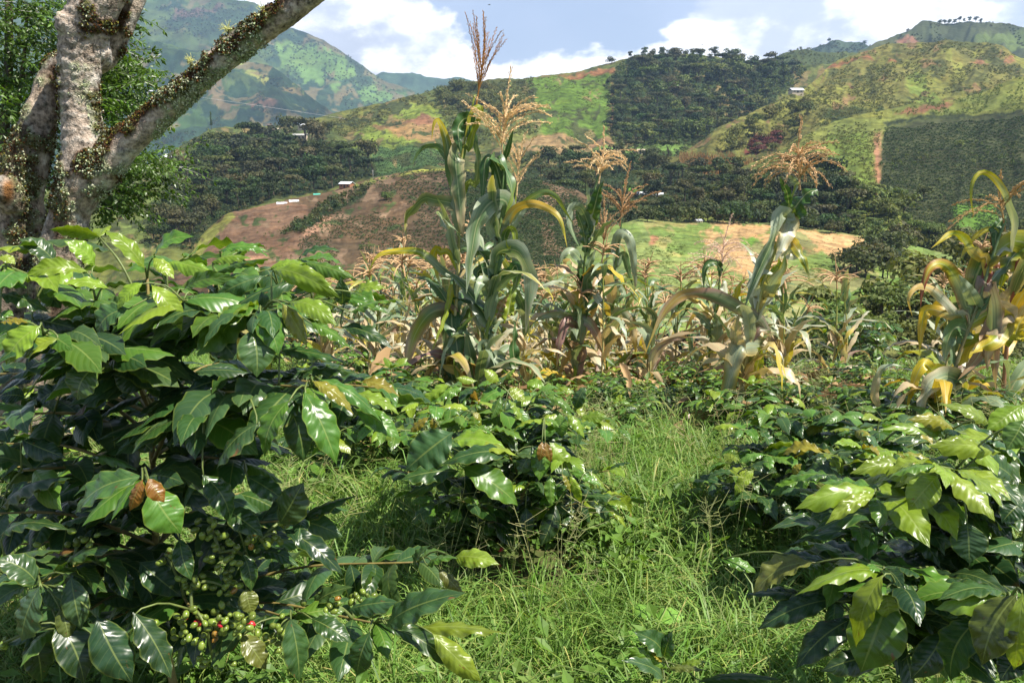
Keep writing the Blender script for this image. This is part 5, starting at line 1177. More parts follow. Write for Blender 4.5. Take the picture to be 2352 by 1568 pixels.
# ================================================================== maize
def maize_material(name, rough=.42, trans=.28):
    m, nb, out = material(name)
    c = nb.n('ShaderNodeAttribute', attribute_name='tint').outputs['Color']
    uv = nb.n('ShaderNodeTexCoord').outputs['UV']; sx = nb.n('ShaderNodeSeparateXYZ', {0: uv})
    rnd = nb.n('ShaderNodeObjectInfo').outputs['Random']
    mp = nb.n('ShaderNodeCombineXYZ', {0: nb.math('ADD', nb.math('MULTIPLY', sx.outputs[0], 26.), nb.math('MULTIPLY', rnd, 50.)), 1: nb.math('MULTIPLY', sx.outputs[1], 2.2), 2: nb.math('MULTIPLY', rnd, 30.)})
    st = nb.noise(mp.outputs[0], 1.0, 3, .6)
    f = nb.ramp(st, .3, .7, .74, 1.22)
    c = nb.mix(1.0, c, nb.n('ShaderNodeCombineColor', {0: f, 1: f, 2: f}).outputs[0], 'MULTIPLY')
    blot = nb.noise(nb.n('ShaderNodeCombineXYZ', {0: nb.math('MULTIPLY', sx.outputs[0], 3.), 1: nb.math('MULTIPLY', sx.outputs[1], 9.), 2: nb.math('MULTIPLY', rnd, 70.)}).outputs[0], 1.0, 4, .65)
    c = nb.mix(nb.ramp(blot, .60, .72, 0, .55), c, (.34, .22, .09))
    mid = nb.ramp(nb.math('ABSOLUTE', nb.math('SUBTRACT', sx.outputs[0], .5)), .055, .02)
    c = nb.mix(nb.math('MULTIPLY', mid, .6), c, (.40, .42, .22))
    bp = bump(nb, st, .25, .003)
    p = nb.n('ShaderNodeBsdfPrincipled', {'Base Color': c, 'Roughness': rough, 'Specular IOR Level': .5, 'Normal': bp})
    tr = nb.n('ShaderNodeBsdfTranslucent', {'Color': nb.mix(1.0, c, (1.5, 1.4, .7), 'MULTIPLY')})
    nb.L.new(nb.n('ShaderNodeMixShader', {0: trans, 1: p, 2: tr}).outputs[0], out.inputs[0]); return m
M_maize = maize_material('maize_leaf', .38, .24); M_husk = maize_material('maize_husk', .6, .12)
M_stalk = maize_material('maize_stalk', .5, .0)
m, nb, out = material('maize_tassel')
oi = nb.n('ShaderNodeObjectInfo'); n1 = nb.noise(nb.n('ShaderNodeTexCoord').outputs['Object'], 90., 2)
f = nb.ramp(n1, .3, .7, .65, 1.25)
c = nb.mix(1.0, oi.outputs['Color'], nb.n('ShaderNodeCombineColor', {0: f, 1: f, 2: f}).outputs[0], 'MULTIPLY')
c = nb.mix(1.0, c, nb.n('ShaderNodeAttribute', attribute_name='tint').outputs['Color'], 'MULTIPLY')
pr = principled(nb, c, .7, .3)
tr = nb.n('ShaderNodeBsdfTranslucent', {'Color': c}); nb.L.new(nb.n('ShaderNodeMixShader', {0: .2, 1: pr, 2: tr}).outputs[0], out.inputs[0]); M_tassel = m

MC = {'g': (.105, .185, .070), 'G': (.050, .118, .030), 'p': (.27, .33, .215), 'w': (.50, .52, .40), 'y': (.50, .40, .025), 'l': (.24, .30, .025), 'o': (.50, .33, .05), 't': (.53, .41, .24), 'u': (.30, .17, .145), 'n': (.30, .19, .095), 'r': (.24, .05, .03)}  # the pale tones have silvery sky sheen mixed into the leaf colour
def mcol(k): return np.array(MC[k])
def ribbon(c, width, side, rs, cols, edge=None, prof=None, fold=.22, wav=.17):
    "strap leaf along the curve c; side = unit vectors across it"
    n = len(c); t = np.linspace(0, 1, n)
    tg = np.gradient(c, axis=0); tg /= np.linalg.norm(tg, axis=1)[:, None]+1e-9
    n_ = len(c); roll = fbm(np.linspace(0, 3.2, n_)+rs.uniform(0, 90), np.zeros(n_), 2, 12)*.7
    side = side - tg*np.sum(side*tg, 1)[:, None]; side /= np.linalg.norm(side, axis=1)[:, None]+1e-9
    nr = np.cross(side, tg); side, nr = side*np.cos(roll)[:, None]+nr*np.sin(roll)[:, None], nr*np.cos(roll)[:, None]-side*np.sin(roll)[:, None]
    if prof is None: prof = np.interp(t, [0, .06, .2, .42, .66, .85, 1], [.5, .78, 1, .97, .72, .32, .01])*(1+.09*fbm(t*9+rs.uniform(0, 50), t*0, 2, 8))
    q = np.array([-1, -.55, -.12, .12, .55, 1]); ph = rs.uniform(0, 6.28, 2); nw = rs.uniform(2.5, 5.5)
    V = []; C = []; U = []
    cs = np.array([mcol(k) for k in cols]); tc = np.linspace(0, 1, len(cs))
    base = np.stack([np.interp(t, tc, cs[:, i]) for i in range(3)], 1)
    nz = fbm(t*6+rs.uniform(0, 99), t*0+rs.uniform(0, 99), 3, 3)
    for j, qq in enumerate(q):
        w = prof*width*.5*qq
        wave = np.sin(2*np.pi*nw*t+ph[0 if qq < 0 else 1])*abs(qq)**1.5*wav*width*prof
        V.append(c + side*w[:, None] + nr*(fold*abs(qq)*width*.5*prof + wave)[:, None])
        # colour runs further up the edges than the middle
        tt = np.clip(t + .16*(abs(qq)-.4) + .10*nz, 0, 1)
        cc = np.stack([np.interp(tt, tc, cs[:, i]) for i in range(3)], 1)
        if edge and abs(qq) > .9: cc = cc*.35 + mcol(edge)*.65
        elif edge and abs(qq) > .5: cc = cc*.75 + mcol(edge)*.25
        C.append(cc*(1+.12*nz[:, None])); U.append(np.stack([np.full(n, qq*.5+.5), t], 1))
    V = np.stack(V, 1).reshape(-1, 3); C = np.stack(C, 1).reshape(-1, 3); U = np.stack(U, 1).reshape(-1, 2)
    return V, grid_faces(6, n), C, U

def stalk_mesh(c, r0, r1, rs, col='g', col2=None, nodes=7):
    n = 40; c = catmull(c, n); t = np.linspace(0, 1, n)
    rad = r0+(r1-r0)*t; rad = rad*(1+.22*np.exp(-((t*nodes % 1)-.5)**2/.006)+.07*np.sin(t*nodes*6.28))
    V, F, uv = tube(c, rad, 8); k = np.interp(uv[:, 1], [0, 1], [0, 1])[:, None]
    a = Acc(); a.add(V, F, mcol(col2 or col)*(1-k)+mcol(col)*k, uv*[.3, 3]); return a.mesh('stalk', (M_stalk,)), c
def spike(c, r, rs, col=(1, 1, 1)):
    "tassel branch: a thin axis with paired spikelets"
    n = len(c); a = Acc(); V, F, uv = tube(c, np.linspace(r*.55, r*.3, n), 5); a.add(V, F, col)
    t = np.gradient(c, axis=0); L = np.linalg.norm(t, axis=1).sum(); m = max(6, int(L/.0095)); i = np.linspace(.12, .98, m)*(n-1)
    for k, ii in enumerate(i):
        p = c[int(ii)]*(1-ii % 1)+c[min(int(ii)+1, n-1)]*(ii % 1); tg = t[int(ii)]; tg = tg/np.linalg.norm(tg)
        s = np.cross(tg, rs.normal(size=3)); s /= np.linalg.norm(s)+1e-9; b = np.cross(tg, s); l = r*rs.uniform(2.6, 4.2)
        q = p+s*r*.5
        a.add([q, q+tg*l*.5+s*r*.9+b*r*.5, q+tg*l+s*r*.5, q+tg*l*.5+s*r*.9-b*r*.5, q+tg*l*.5+s*r*1.6], [[0, 1, 4, 4], [1, 2, 4, 4], [2, 3, 4, 4], [3, 0, 4, 4]], np.array(col)*rs.uniform(.75, 1.2))
    return a.mesh('tassel_branch', (M_tassel,), False)
def tassel(parent, base, up, n, L, spread, droop, rs, col, r=.0028, joined=False, spine=1.0):
    base = np.asarray(base, float); up = np.asarray(up, float)/np.linalg.norm(up)
    x = np.cross(up, [.3, 1, .1]); x /= np.linalg.norm(x); y = np.cross(up, x)
    a = Acc(); r = r*1.95
    a = Acc(); c0 = catmull([base-up*.06, base, base+up*L*.5*spine, base+up*L*spine+x*.02*rs.normal()], 12)
    V, F, uv = tube(c0, np.linspace(r*1.1, r*.5, 12), 6); a.add(V, F)
    curves = []
    for k in range(n):
        f = rs.uniform(0, .42)*spine; p = base + up*L*f; an = k*2.4 + rs.normal()*.3; d = x*math.cos(an)+y*math.sin(an)
        ln = L*rs.uniform(.55, .95)*(1-f*.6); sp = spread*rs.uniform(.6, 1.25); dr = droop*rs.uniform(.5, 1.3)
        d0 = up*math.cos(sp*.7)+d*math.sin(sp*.7); pts = [p]; dv = d0
        for q in range(7):
            pts.append(pts[-1]+dv*ln/7); dv = dv + np.array([0, 0, -dr*.28]) + d*spread*.05 + rs.normal(size=3)*.03; dv /= np.linalg.norm(dv)
        curves.append(catmull(pts, 14))
    if joined:
        for c in curves: V, F, uv = tube(c, np.linspace(r*1.2, r*.7, 14)*(1+.35*(np.arange(14) % 2)), 4); a.add(V, F)
    o = link('tassel', a.mesh('tassel', (M_tassel,), False), parent); o.color = (*col, 1)
    if not joined:
        sp = link('tassel_branch', spike(c0[3:], r*1.15, rs), o); sp.color = (*col, 1)
        for c in curves: b = link('tassel_branch', spike(c, r, rs), o); b.color = (*(np.array(col)*rs.uniform(.85, 1.15)), 1)
    return o
def ear(parent, b, t, w, rs, cols=('t', 't'), silk=True):
    b = np.asarray(b, float); t = np.asarray(t, float); c = catmull([b, b*.66+t*.34, b*.33+t*.67, t], 14)
    prof = np.array([.35, .62, .82, .95, 1, 1, .97, .9, .8, .66, .5, .36, .22, .08])
    V, F, uv = tube(c, prof*w*.5, 10); k = uv[:, 1:2]; a = Acc(); a.add(V, F, mcol(cols[0])*(1-k)+mcol(cols[1])*k, uv*[3, 1])
    ax = (t-b)/np.linalg.norm(t-b); L = np.linalg.norm(t-b)
    o = link('ear', a.mesh('ear', (M_husk,)), parent)
    for q in range(4):                                               # outer husks lying over the cob, their points standing off
        s = np.cross(ax, rs.normal(size=3)); s /= np.linalg.norm(s); u = np.cross(s, ax); e = 1.0+.18*rs.random()
        cc = catmull([b+s*w*.25, b+ax*L*.4+s*w*.53, b+ax*L*.75+s*w*.44, b+ax*L*e+s*w*(.1+.25*rs.random())], 12)
        V, F, C, U = ribbon(cc, w*1.0, np.broadcast_to(u, cc.shape), rs, cols, None, np.interp(np.linspace(0, 1, 12), [0, .3, .7, 1], [.6, 1, .7, .03]), fold=-.35, wav=.02)
        h = Acc(); h.add(V, F, C, U); link('husk', h.mesh('husk', (M_husk,)), o)
    if silk:
        h = Acc()
        for q in range(14):
            d = ax*.5+rs.normal(size=3)*.35+np.array([0, 0, -.5]); V, F, uv = tube(catmull([t-ax*.01, t+ax*.02, t+ax*.03+d*.04], 5), .0008, 3); h.add(V, F, mcol('n')*.6)
        link('silk', h.mesh('silk', (M_stalk,)), o)
    return o

class Maize:
    def __init__(s, pts, Y, label, seed, r=(.014, .006), col='g', col2=None, group=None, dYtop=0.0):
        s.rs = np.random.default_rng(seed); s.Y = Y
        w = [P(x, y, Y) for x, y in pts]; b = w[0].copy(); g = g1(b[0], Y); 
        foot = np.array([b[0]+(w[0][0]-w[1][0])*.4, Y, g-.04])
        s.b = np.array([foot[0], Y, g]); s.r = root('maize_plant', s.b, label, 'maize plant', group)
        me, s.c = stalk_mesh([foot-s.b]+[q-s.b for q in w], r[0], r[1], s.rs, col, col2); link('stalk', me, s.r)
    def leaf(s, pts, w, cols, edge=None, face=1.0, dY=None, clasp=True):
        rs = s.rs; n = len(pts); dY = rs.uniform(-.18, .06) if dY is None else dY
        L = np.linspace(0, 1, n); c = np.array([P(x, y, s.Y+dY*math.sin(L[i]*1.57)) for i, (x, y) in enumerate(pts)]) - s.b
        c = catmull(c, 30)
        if clasp:                                                    # the sheath: bring the foot of the leaf on to the stalk
            d = np.linalg.norm(s.c-c[0], axis=1); i = d.argmin()
            if .005 < d[i] < .25: c = np.vstack([catmull([s.c[max(i-2, 0)], s.c[i]*.5+c[0]*.5+[0, 0, .01], c[0]], 6)[:-1], c])
        view = (c+s.b)-CAM; view /= np.linalg.norm(view, axis=1)[:, None]
        tg = np.gradient(c, axis=0); tg /= np.linalg.norm(tg, axis=1)[:, None]+1e-9
        sd = np.cross(tg, view); sd /= np.linalg.norm(sd, axis=1)[:, None]+1e-9
        for i in range(1, len(sd)):
            if sd[i]@sd[i-1] < 0: sd[i] *= -1
        nr = np.cross(sd, tg); a = np.interp(np.linspace(0, 1, len(c)), [0, .5, 1], rs.uniform(-.75, .75, 3)) + (1-face)*1.2
        sd = sd*np.cos(a)[:, None] + nr*np.sin(a)[:, None]
        V, F, C, U = ribbon(c, w/FT*s.Y*1.12, sd, rs, cols, edge)
        ac = Acc(); ac.add(V, F, C, U); link('leaf', ac.mesh('leaf', (M_maize,)), s.r)
    def low(s, n, z0, z1, L=.55, cols=('gyt', 'gpt', 'yot', 'ttn', 'gl', 'g', 'Gg')):
        rs = s.rs; n = int(n*1.7)
        for k in range(n):
            i = int(np.interp(rs.uniform(z0, z1), [0, 1], [0, len(s.c)-1])); p = s.c[i]; a = rs.uniform(0, 6.28); d = np.array([math.cos(a), math.sin(a)*.8, 0])
            c = arc_leaf(p, d, L*rs.uniform(.8, 1.35), rs); cc = cols[rs.integers(len(cols))]
            V, F, C, U = ribbon(c, rs.uniform(.055, .09), np.broadcast_to(np.cross([0, 0, 1.], d), c.shape), rs, cc if len(cc) > 1 else cc*2, 't' if rs.random() < .3 else None)
            ac = Acc(); ac.add(V, F, C, U); link('leaf', ac.mesh('leaf', (M_maize,)), s.r)
    def up(s, n, z0, z1, L=.55, cols=('gp', 'pg', 'gg', 'Gg', 'gpl', 'ggy')):
        rs = s.rs                                                    # steep leaves that stand by the stalk and only fold at the end
        for k in range(n):
            i = int(np.interp(rs.uniform(z0, z1), [0, 1], [0, len(s.c)-1])); a = rs.uniform(0, 6.28); d = np.array([math.cos(a), math.sin(a)*.8, 0])
            c = arc_leaf(s.c[i], d, L*rs.uniform(.75, 1.25), rs, rs.uniform(.07, .20), el=rs.uniform(1.0, 1.4)); cc = cols[rs.integers(len(cols))]
            V, F, C, U = ribbon(c, rs.uniform(.055, .085), np.broadcast_to(np.cross([0, 0, 1.], d), c.shape), rs, cc, 'w' if rs.random() < .4 else None)
            ac = Acc(); ac.add(V, F, C, U); link('leaf', ac.mesh('leaf', (M_maize,)), s.r)
    def ear(s, bx, by, tx, ty, w, cols, dY=-.05, silk=True):
        return ear(s.r, P(bx, by, s.Y+dY*.3)-s.b, P(tx, ty, s.Y+dY)-s.b, w/FT*s.Y, s.rs, cols, silk)
    def tassel(s, x, y, ux, uy, n, L, spread, droop, col, r=.0028, spine=1.0):
        b = P(x, y, s.Y)-s.b; u = P(x+ux, y+uy, s.Y)-s.b-b
        return tassel(s.r, b, u, n, L, spread, droop, s.rs, col, r, spine=spine)
def arc_leaf(p, d, L, rs, droop=None, n=16, el=None):
    el = rs.uniform(.55, 1.25) if el is None else el; dv = d*math.cos(el)+np.array([0, 0, math.sin(el)]); dr = rs.uniform(.16, .42) if droop is None else droop; pts = [np.asarray(p, float)]
    kink = rs.integers(4, 12) if rs.random() < .35 else 99; wob = rs.normal()*.05; sd = np.cross([0, 0, 1.], d)
    for k in range(n-1):
        pts.append(pts[-1]+dv*L/(n-1)); dv = dv+np.array([0, 0, -dr*(.3+k/n)*(5 if k == kink else 1)])+sd*wob+rs.normal(size=3)*.02; dv /= np.linalg.norm(dv)
    return np.array(pts)

def z5(l): return [(796+x*.4296, 245+y*.4296) for x, y in l]
def z6(l): return [(1409+x*.4688, 245+y*.4688) for x, y in l]
W5, W6 = .4296, .4688
TANC = (.80, .58, .31); DKC = (.42, .20, .055); YEL = (.72, .42, .12); PNK = (.82, .60, .46)

a = Maize(z5([(545, 1480), (590, 1000), (600, 700), (612, 300), (660, 60), (685, -60)]), 5.0, 'tall maize plant with a dark bristling tassel, left of the tall pair', 701, col='l', col2='t')
L5 = lambda p, l, w, c, **k: p.leaf(z5(l), w*W5, c, **k)
L5(a, [(605, 530), (560, 515), (480, 500), (415, 490), (350, 550), (312, 610), (318, 690), (335, 770)], 62, 'ggglu', edge='t')
L5(a, [(600, 660), (575, 500), (555, 330), (535, 190), (505, 95), (480, 68), (462, 110), (455, 180)], 56, 'ppggyy')
L5(a, [(560, 320), (530, 260), (490, 220), (440, 210), (390, 240), (362, 285), (350, 325)], 34, 'pggg')
L5(a, [(625, 210), (590, 235), (585, 330), (598, 450), (612, 600), (620, 725)], 78, 'gGggtn', edge='t')
L5(a, [(655, 60), (625, 70), (598, 110), (600, 180), (612, 260)], 62, 'GGG')
L5(a, [(650, 230), (680, 130), (715, 60), (718, 8), (690, 5), (655, 60), (635, 160)], 34, 'Glly')
L5(a, [(690, 420), (700, 320), (690, 200), (650, 60), (640, -10)], 36, 'lgG')
L5(a, [(555, 905), (500, 860), (430, 800), (370, 772), (270, 772), (190, 785), (140, 830), (112, 915)], 40, 'pgplyyl')
L5(a, [(570, 1095), (520, 1085), (440, 1110), (370, 1210), (330, 1340), (318, 1450), (312, 1535)], 72, 'puglttt', edge='u')
L5(a, [(545, 1330), (500, 1320), (430, 1315), (360, 1350), (300, 1410), (262, 1500), (255, 1550)], 46, 'puutt', edge='u')
L5(a, [(560, 960), (545, 1060), (520, 1150), (490, 1220), (458, 1300)], 30, 'yll')
L5(a, [(500, 780), (482, 760), (465, 800), (475, 870), (510, 975)], 36, 'lyyw')
a.leaf(z5([(560, 1100), (565, 1180), (590, 1280), (590, 1400), (600, 1500)]), 85*W5, 'GGGl'); a.leaf(z5([(520, 1330), (550, 1400), (580, 1500)]), 60*W5, 'GGG')
a.ear(588, 870, 508, 668, 78, ('l', 'n')); a.ear(585, 1090, 560, 930, 60, ('t', 'n'), silk=False); a.low(6, .05, .5); a.up(7, .1, .62)
a.tassel(1097, 222, 9, -60, 20, .46, .55, -.12, DKC, .0022, 1.05)
b = Maize(z5([(700, 1500), (735, 1300), (775, 1050), (812, 750), (830, 500), (842, 300), (835, 190)]), 4.9, 'tallest maize plant in the centre with a golden tassel and broad arching leaves', 702, col='g', col2='l')
L5(b, [(850, 600), (858, 520), (820, 495), (755, 525), (700, 620), (672, 760), (655, 880), (640, 1000)], 98, 'gggggp', edge='w')
L5(b, [(800, 850), (805, 790), (850, 765), (915, 775), (960, 850), (985, 930), (970, 1060), (958, 1210)], 92, 'gggpgt', edge='w')
L5(b, [(825, 420), (800, 320), (760, 270), (740, 300), (732, 400), (722, 530)], 62, 'GGGG')
L5(b, [(830, 350), (795, 275), (840, 320), (880, 420), (878, 500), (845, 580)], 66, 'GGgl')
L5(b, [(792, 1185), (740, 1110), (680, 1030), (610, 940), (530, 870)], 92, 'GGGG', edge='w')
L5(b, [(850, 790), (845, 690), (872, 648), (900, 672), (898, 730), (865, 755), (850, 700)], 36, 'lGll')
L5(b, [(845, 640), (890, 560), (950, 525), (1020, 522), (1090, 550), (1135, 590), (1158, 650), (1180, 755)], 40, 'ppoooly', edge='o')
L5(b, [(860, 640), (920, 560), (985, 490), (1060, 458), (1120, 485), (1170, 560), (1220, 640)], 38, 'pplglg')
L5(b, [(765, 1420), (745, 1330), (730, 1270), (770, 1260), (800, 1280)], 80, 'pgp')
L5(b, [(905, 1395), (890, 1290), (900, 1180), (890, 1140)], 60, 'GGg')
L5(b, [(770, 1010), (730, 930), (700, 980), (690, 1050)], 60, 'gpg'); L5(b, [(690, 1480), (672, 1380), (650, 1260), (640, 1180)], 70, 'ggp')
L5(b, [(812, 700), (770, 640), (795, 560), (800, 420), (790, 340)], 56, 'ppg'); L5(b, [(790, 900), (750, 860), (700, 890), (730, 960)], 56, 'GGG')
L5(b, [(860, 1120), (880, 1020), (900, 960), (915, 930)], 58, 'llg'); L5(b, [(820, 820), (760, 800), (690, 780), (620, 760), (610, 790)], 56, 'ggg')
L5(b, [(870, 900), (900, 850), (915, 880), (900, 960), (870, 1020)], 50, 'GGl'); L5(b, [(850, 1340), (800, 1330), (850, 1380), (920, 1400)], 60, 'ppw')
L5(b, [(835, 330), (865, 220), (890, 130), (900, 120)], 30, 'GG')
b.ear(752, 1215, 915, 1140, 92, ('l', 'n')); b.up(9, .08, .7); b.low(8, .03, .45, cols=('gp', 'Gg', 'nt', 'G', 'ot'))
L5(b, [(760, 1200), (700, 1190), (618, 1205)], 30, 'lt', clasp=False); L5(b, [(800, 1130), (830, 1060), (870, 1000)], 46, 'nn', clasp=False)
b.tassel(1154, 355, 4, -60, 26, .50, 1.0, .55, TANC, .0030, 1.0)
c = Maize(z5([(840, 1200), (870, 900), (895, 640), (905, 470), (912, 400)]), 5.9, 'thin maize plant close behind the tallest one with a pale upright tassel', 703, r=(.011, .004), col='l')
L5(c, [(890, 650), (930, 580), (1000, 500), (1040, 520)], 26, 'pp'); c.low(7, .2, .7); c.tassel(1188, 430, 4, -50, 12, .40, .75, .1, TANC, .0028)
c = Maize(z5([(1215, 1500), (1262, 1000), (1285, 700), (1320, 470), (1345, 370)]), 5.7, 'maize plant right of the tall pair with a spreading pale tassel', 704, col='g', col2='l')
L5(c, [(1300, 660), (1270, 570), (1240, 535), (1205, 545), (1190, 600), (1215, 690), (1250, 760)], 46, 'ggppg'); L5(c, [(1300, 620), (1325, 540), (1350, 440), (1375, 395)], 66, 'lGG')
L5(c, [(1310, 660), (1295, 560), (1290, 460), (1282, 400)], 48, 'wwpp'); L5(c, [(1280, 780), (1265, 660), (1235, 570), (1240, 540)], 64, 'GGgG')
L5(c, [(1255, 1100), (1240, 1000), (1190, 965), (1120, 940), (1060, 955), (1005, 985)], 44, 'oyypp', edge='w'); L5(c, [(1262, 1120), (1240, 1050), (1235, 1000), (1190, 970), (1120, 945)], 40, 'yyoy')
L5(c, [(1290, 1120), (1220, 1115), (1120, 1110), (1040, 1130), (990, 1165)], 44, 'pgppg'); L5(c, [(1220, 1130), (1290, 1150), (1340, 1220), (1372, 1320), (1385, 1405)], 50, 'gpuoo', edge='u')
L5(c, [(1225, 1160), (1180, 1150), (1145, 1220), (1130, 1320), (1120, 1410)], 50, 'puuul', edge='u'); L5(c, [(1270, 900), (1250, 820), (1200, 770), (1160, 790), (1130, 860)], 50, 'ggpp')
L5(c, [(1270, 960), (1290, 860), (1330, 770), (1350, 760)], 56, 'ggp'); L5(c, [(1290, 1020), (1290, 920), (1360, 880), (1400, 905)], 50, 'ggp'); L5(c, [(1280, 880), (1262, 930), (1270, 1000)], 70, 'GG')
L5(c, [(1260, 1300), (1210, 1270), (1180, 1240)], 50, 'nn'); L5(c, [(1240, 1380), (1250, 1300), (1290, 1260), (1290, 1240)], 50, 'lll'); L5(c, [(1230, 1450), (1260, 1300), (1240, 1260), (1210, 1490)], 46, 'uutt', edge='u')
c.ear(1212, 1320, 1190, 1180, 50, ('l', 'n')); c.up(7, .1, .75, .45); c.low(9, .05, .6, cols=('gp', 'uo', 'gyt', 'tt', 'oy')); c.tassel(1378, 402, 8, -50, 22, .36, 1.15, .75, TANC, .0031, .9)
c = Maize(z5([(1390, 1480), (1400, 1150), (1432, 900), (1465, 660), (1470, 590)]), 6.1, 'maize plant beside the pale field with drooping leaf tips, right of the spreading tassel', 705, r=(.012, .005), col='g', col2='l')
L5(c, [(1440, 780), (1450, 690), (1490, 680), (1520, 730), (1535, 850), (1542, 960), (1530, 1040)], 46, 'gpppt'); L5(c, [(1450, 760), (1410, 770), (1360, 758), (1310, 765)], 36, 'Ggp'); L5(c, [(1405, 1130), (1450, 1095), (1500, 1130), (1535, 1220), (1552, 1350)], 48, 'wpptoo', edge='t')
L5(c, [(1430, 900), (1390, 890), (1360, 960), (1340, 1080)], 44, 'Ggg'); L5(c, [(1425, 1020), (1460, 960), (1480, 1000), (1440, 1040)], 44, 'ppg'); L5(c, [(1440, 850), (1480, 790), (1500, 850), (1530, 960)], 36, 'pgg')
c.ear(1400, 1250, 1395, 1130, 50, ('l', 'n')); c.low(9, .05, .6); c.tassel(1426, 502, 8, -60, 13, .42, 1.0, .45, (.52, .31, .15), .003)
c = Maize(z5([(1345, 1400), (1350, 1000), (1365, 850), (1372, 750)]), 7.0, 'slender maize plant with a thin tan tassel between the two right of centre', 706, r=(.010, .004), col='l'); c.low(12, .1, .85); c.tassel(1386, 570, 2, -60, 14, .46, .8, .3, (.54, .34, .17), .003)

L6 = lambda p, l, w, c, **k: p.leaf(z6(l), w*W6, c, **k)
f = Maize(z6([(600, 1580), (650, 1250), (690, 1050), (735, 870), (800, 680), (850, 520), (895, 375)]), 4.55, 'leaning maize plant with a drooping tan tassel and a bare ripe cob', 711, r=(.017, .005), col='l', col2='t')
L6(f, [(852, 530), (890, 490), (940, 430), (985, 410), (1005, 440)], 105, 'lGGG'); L6(f, [(860, 480), (850, 420), (825, 370), (815, 340)], 34, 'GG'); L6(f, [(905, 385), (870, 345), (835, 335)], 24, 'pp')
L6(f, [(865, 545), (825, 520), (800, 600), (760, 700), (700, 830), (650, 960), (635, 1005)], 62, 'wppgGGG', edge='w'); L6(f, [(870, 560), (850, 620), (820, 700), (790, 760)], 74, 'pwww', edge='o')
L6(f, [(800, 690), (770, 680), (740, 770), (715, 850), (690, 905)], 58, 'wwpyo', edge='y'); L6(f, [(790, 720), (850, 690), (895, 690), (880, 730), (820, 740)], 60, 'www'); L6(f, [(862, 650), (895, 690), (930, 750), (965, 855)], 44, 'yoGlw', edge='y')
L6(f, [(740, 940), (780, 860), (830, 790), (840, 720)], 66, 'oppg', edge='y'); L6(f, [(700, 930), (690, 860), (740, 810), (800, 830)], 54, 'wwp'); L6(f, [(770, 830), (810, 780), (810, 740)], 40, 'll')
L6(f, [(735, 1080), (690, 1040), (620, 990), (540, 945), (440, 920), (350, 920), (280, 970), (210, 1080), (150, 1225)], 66, 'tugpguotyo', edge='u'); L6(f, [(605, 990), (600, 930), (620, 870), (660, 840)], 34, 'yyl', clasp=False)
L6(f, [(720, 1170), (670, 1170), (620, 1185), (590, 1270), (560, 1380), (545, 1480), (548, 1565)], 92, 'lppwgyy', edge='o'); L6(f, [(690, 1330), (720, 1200), (700, 1180)], 56, 'oll')
L6(f, [(640, 1550), (560, 1515), (470, 1510), (400, 1530), (330, 1570), (230, 1640), (190, 1720), (165, 1800), (150, 1870)], 60, 'tnnnnnt', clasp=False, dY=-.35); L6(f, [(620, 1200), (600, 1120), (605, 1050), (620, 1010)], 62, 'ttt'); L6(f, [(700, 1120), (740, 1110), (775, 1130)], 26, 'tt')
f.ear(712, 1120, 608, 1005, 96, ('t', 't'), silk=False); L6(f, [(640, 1560), (600, 1640), (520, 1780), (500, 1850)], 34, 'nnr', clasp=False); L6(f, [(610, 1580), (570, 1680), (560, 1740)], 36, 'not', clasp=False)
f.up(4, .3, .7, .4, ('wp', 'pw', 'pl')); f.low(5, .05, .3, cols=('tt', 'not', 'ty')); f.tassel(1836, 412, -2, -60, 28, .40, 1.35, 1.0, (.66, .43, .22), .0031, .85)
g = Maize(z6([(440, 1500), (465, 1250), (500, 1000), (528, 790)]), 6.0, 'maize plant with a feathery pink tassel against the pale field', 712, r=(.012, .004), col='g', col2='l')
L6(g, [(526, 795), (500, 765), (465, 770), (445, 810), (442, 890)], 34, 'GGG'); L6(g, [(510, 950), (545, 900), (540, 860), (525, 900)], 46, 'pww'); L6(g, [(500, 960), (450, 890), (400, 890), (385, 910)], 30, 'Ggp'); L6(g, [(490, 1180), (510, 1100), (500, 1020), (490, 1010)], 62, 'ppg')
L6(g, [(480, 1080), (430, 1030), (390, 1010)], 44, 'gp'); L6(g, [(470, 1250), (520, 1150), (580, 1080)], 34, 'tt'); L6(g, [(450, 1350), (420, 1230), (380, 1180), (370, 1080)], 40, 'ppg'); g.low(12, .1, .75); g.ear(320, 1440, 240, 1330, 50, ('n', 'n')); g.tassel(1658, 612, 6, -60, 26, .40, 1.15, .8, PNK, .0022, 1.0)
h = Maize(z6([(1600, 1560), (1690, 1230), (1790, 950), (1870, 690), (1920, 560)]), 4.0, 'maize plant at right with silvery and orange edged leaves and a fat green cob', 713, r=(.014, .006), col='g', col2='n')
L6(h, [(1945, 700), (1960, 570), (1935, 470), (1890, 380), (1840, 330), (1795, 325), (1760, 370), (1752, 450), (1765, 540)], 34, 'pwppyly'); L6(h, [(1800, 740), (1745, 690), (1700, 630), (1650, 625), (1600, 660), (1555, 695)], 46, 'oopllyy', edge='y')
L6(h, [(1730, 980), (1690, 870), (1640, 790), (1590, 768), (1545, 800), (1515, 890), (1505, 980)], 60, 'gpplyrr', edge='r'); L6(h, [(1680, 1020), (1620, 950), (1550, 890), (1485, 885), (1445, 940), (1465, 1030)], 42, 'gwwooo', edge='t')
L6(h, [(1850, 740), (1810, 760), (1760, 880), (1720, 1010)], 100, 'gGgl', edge='o'); L6(h, [(1860, 900), (1820, 860), (1850, 960), (1855, 1120), (1865, 1250), (1872, 1385)], 84, 'gupgut', edge='u'); L6(h, [(2040, 680), (1970, 720), (1920, 800), (1895, 890)], 115, 'lGGl', edge='y')
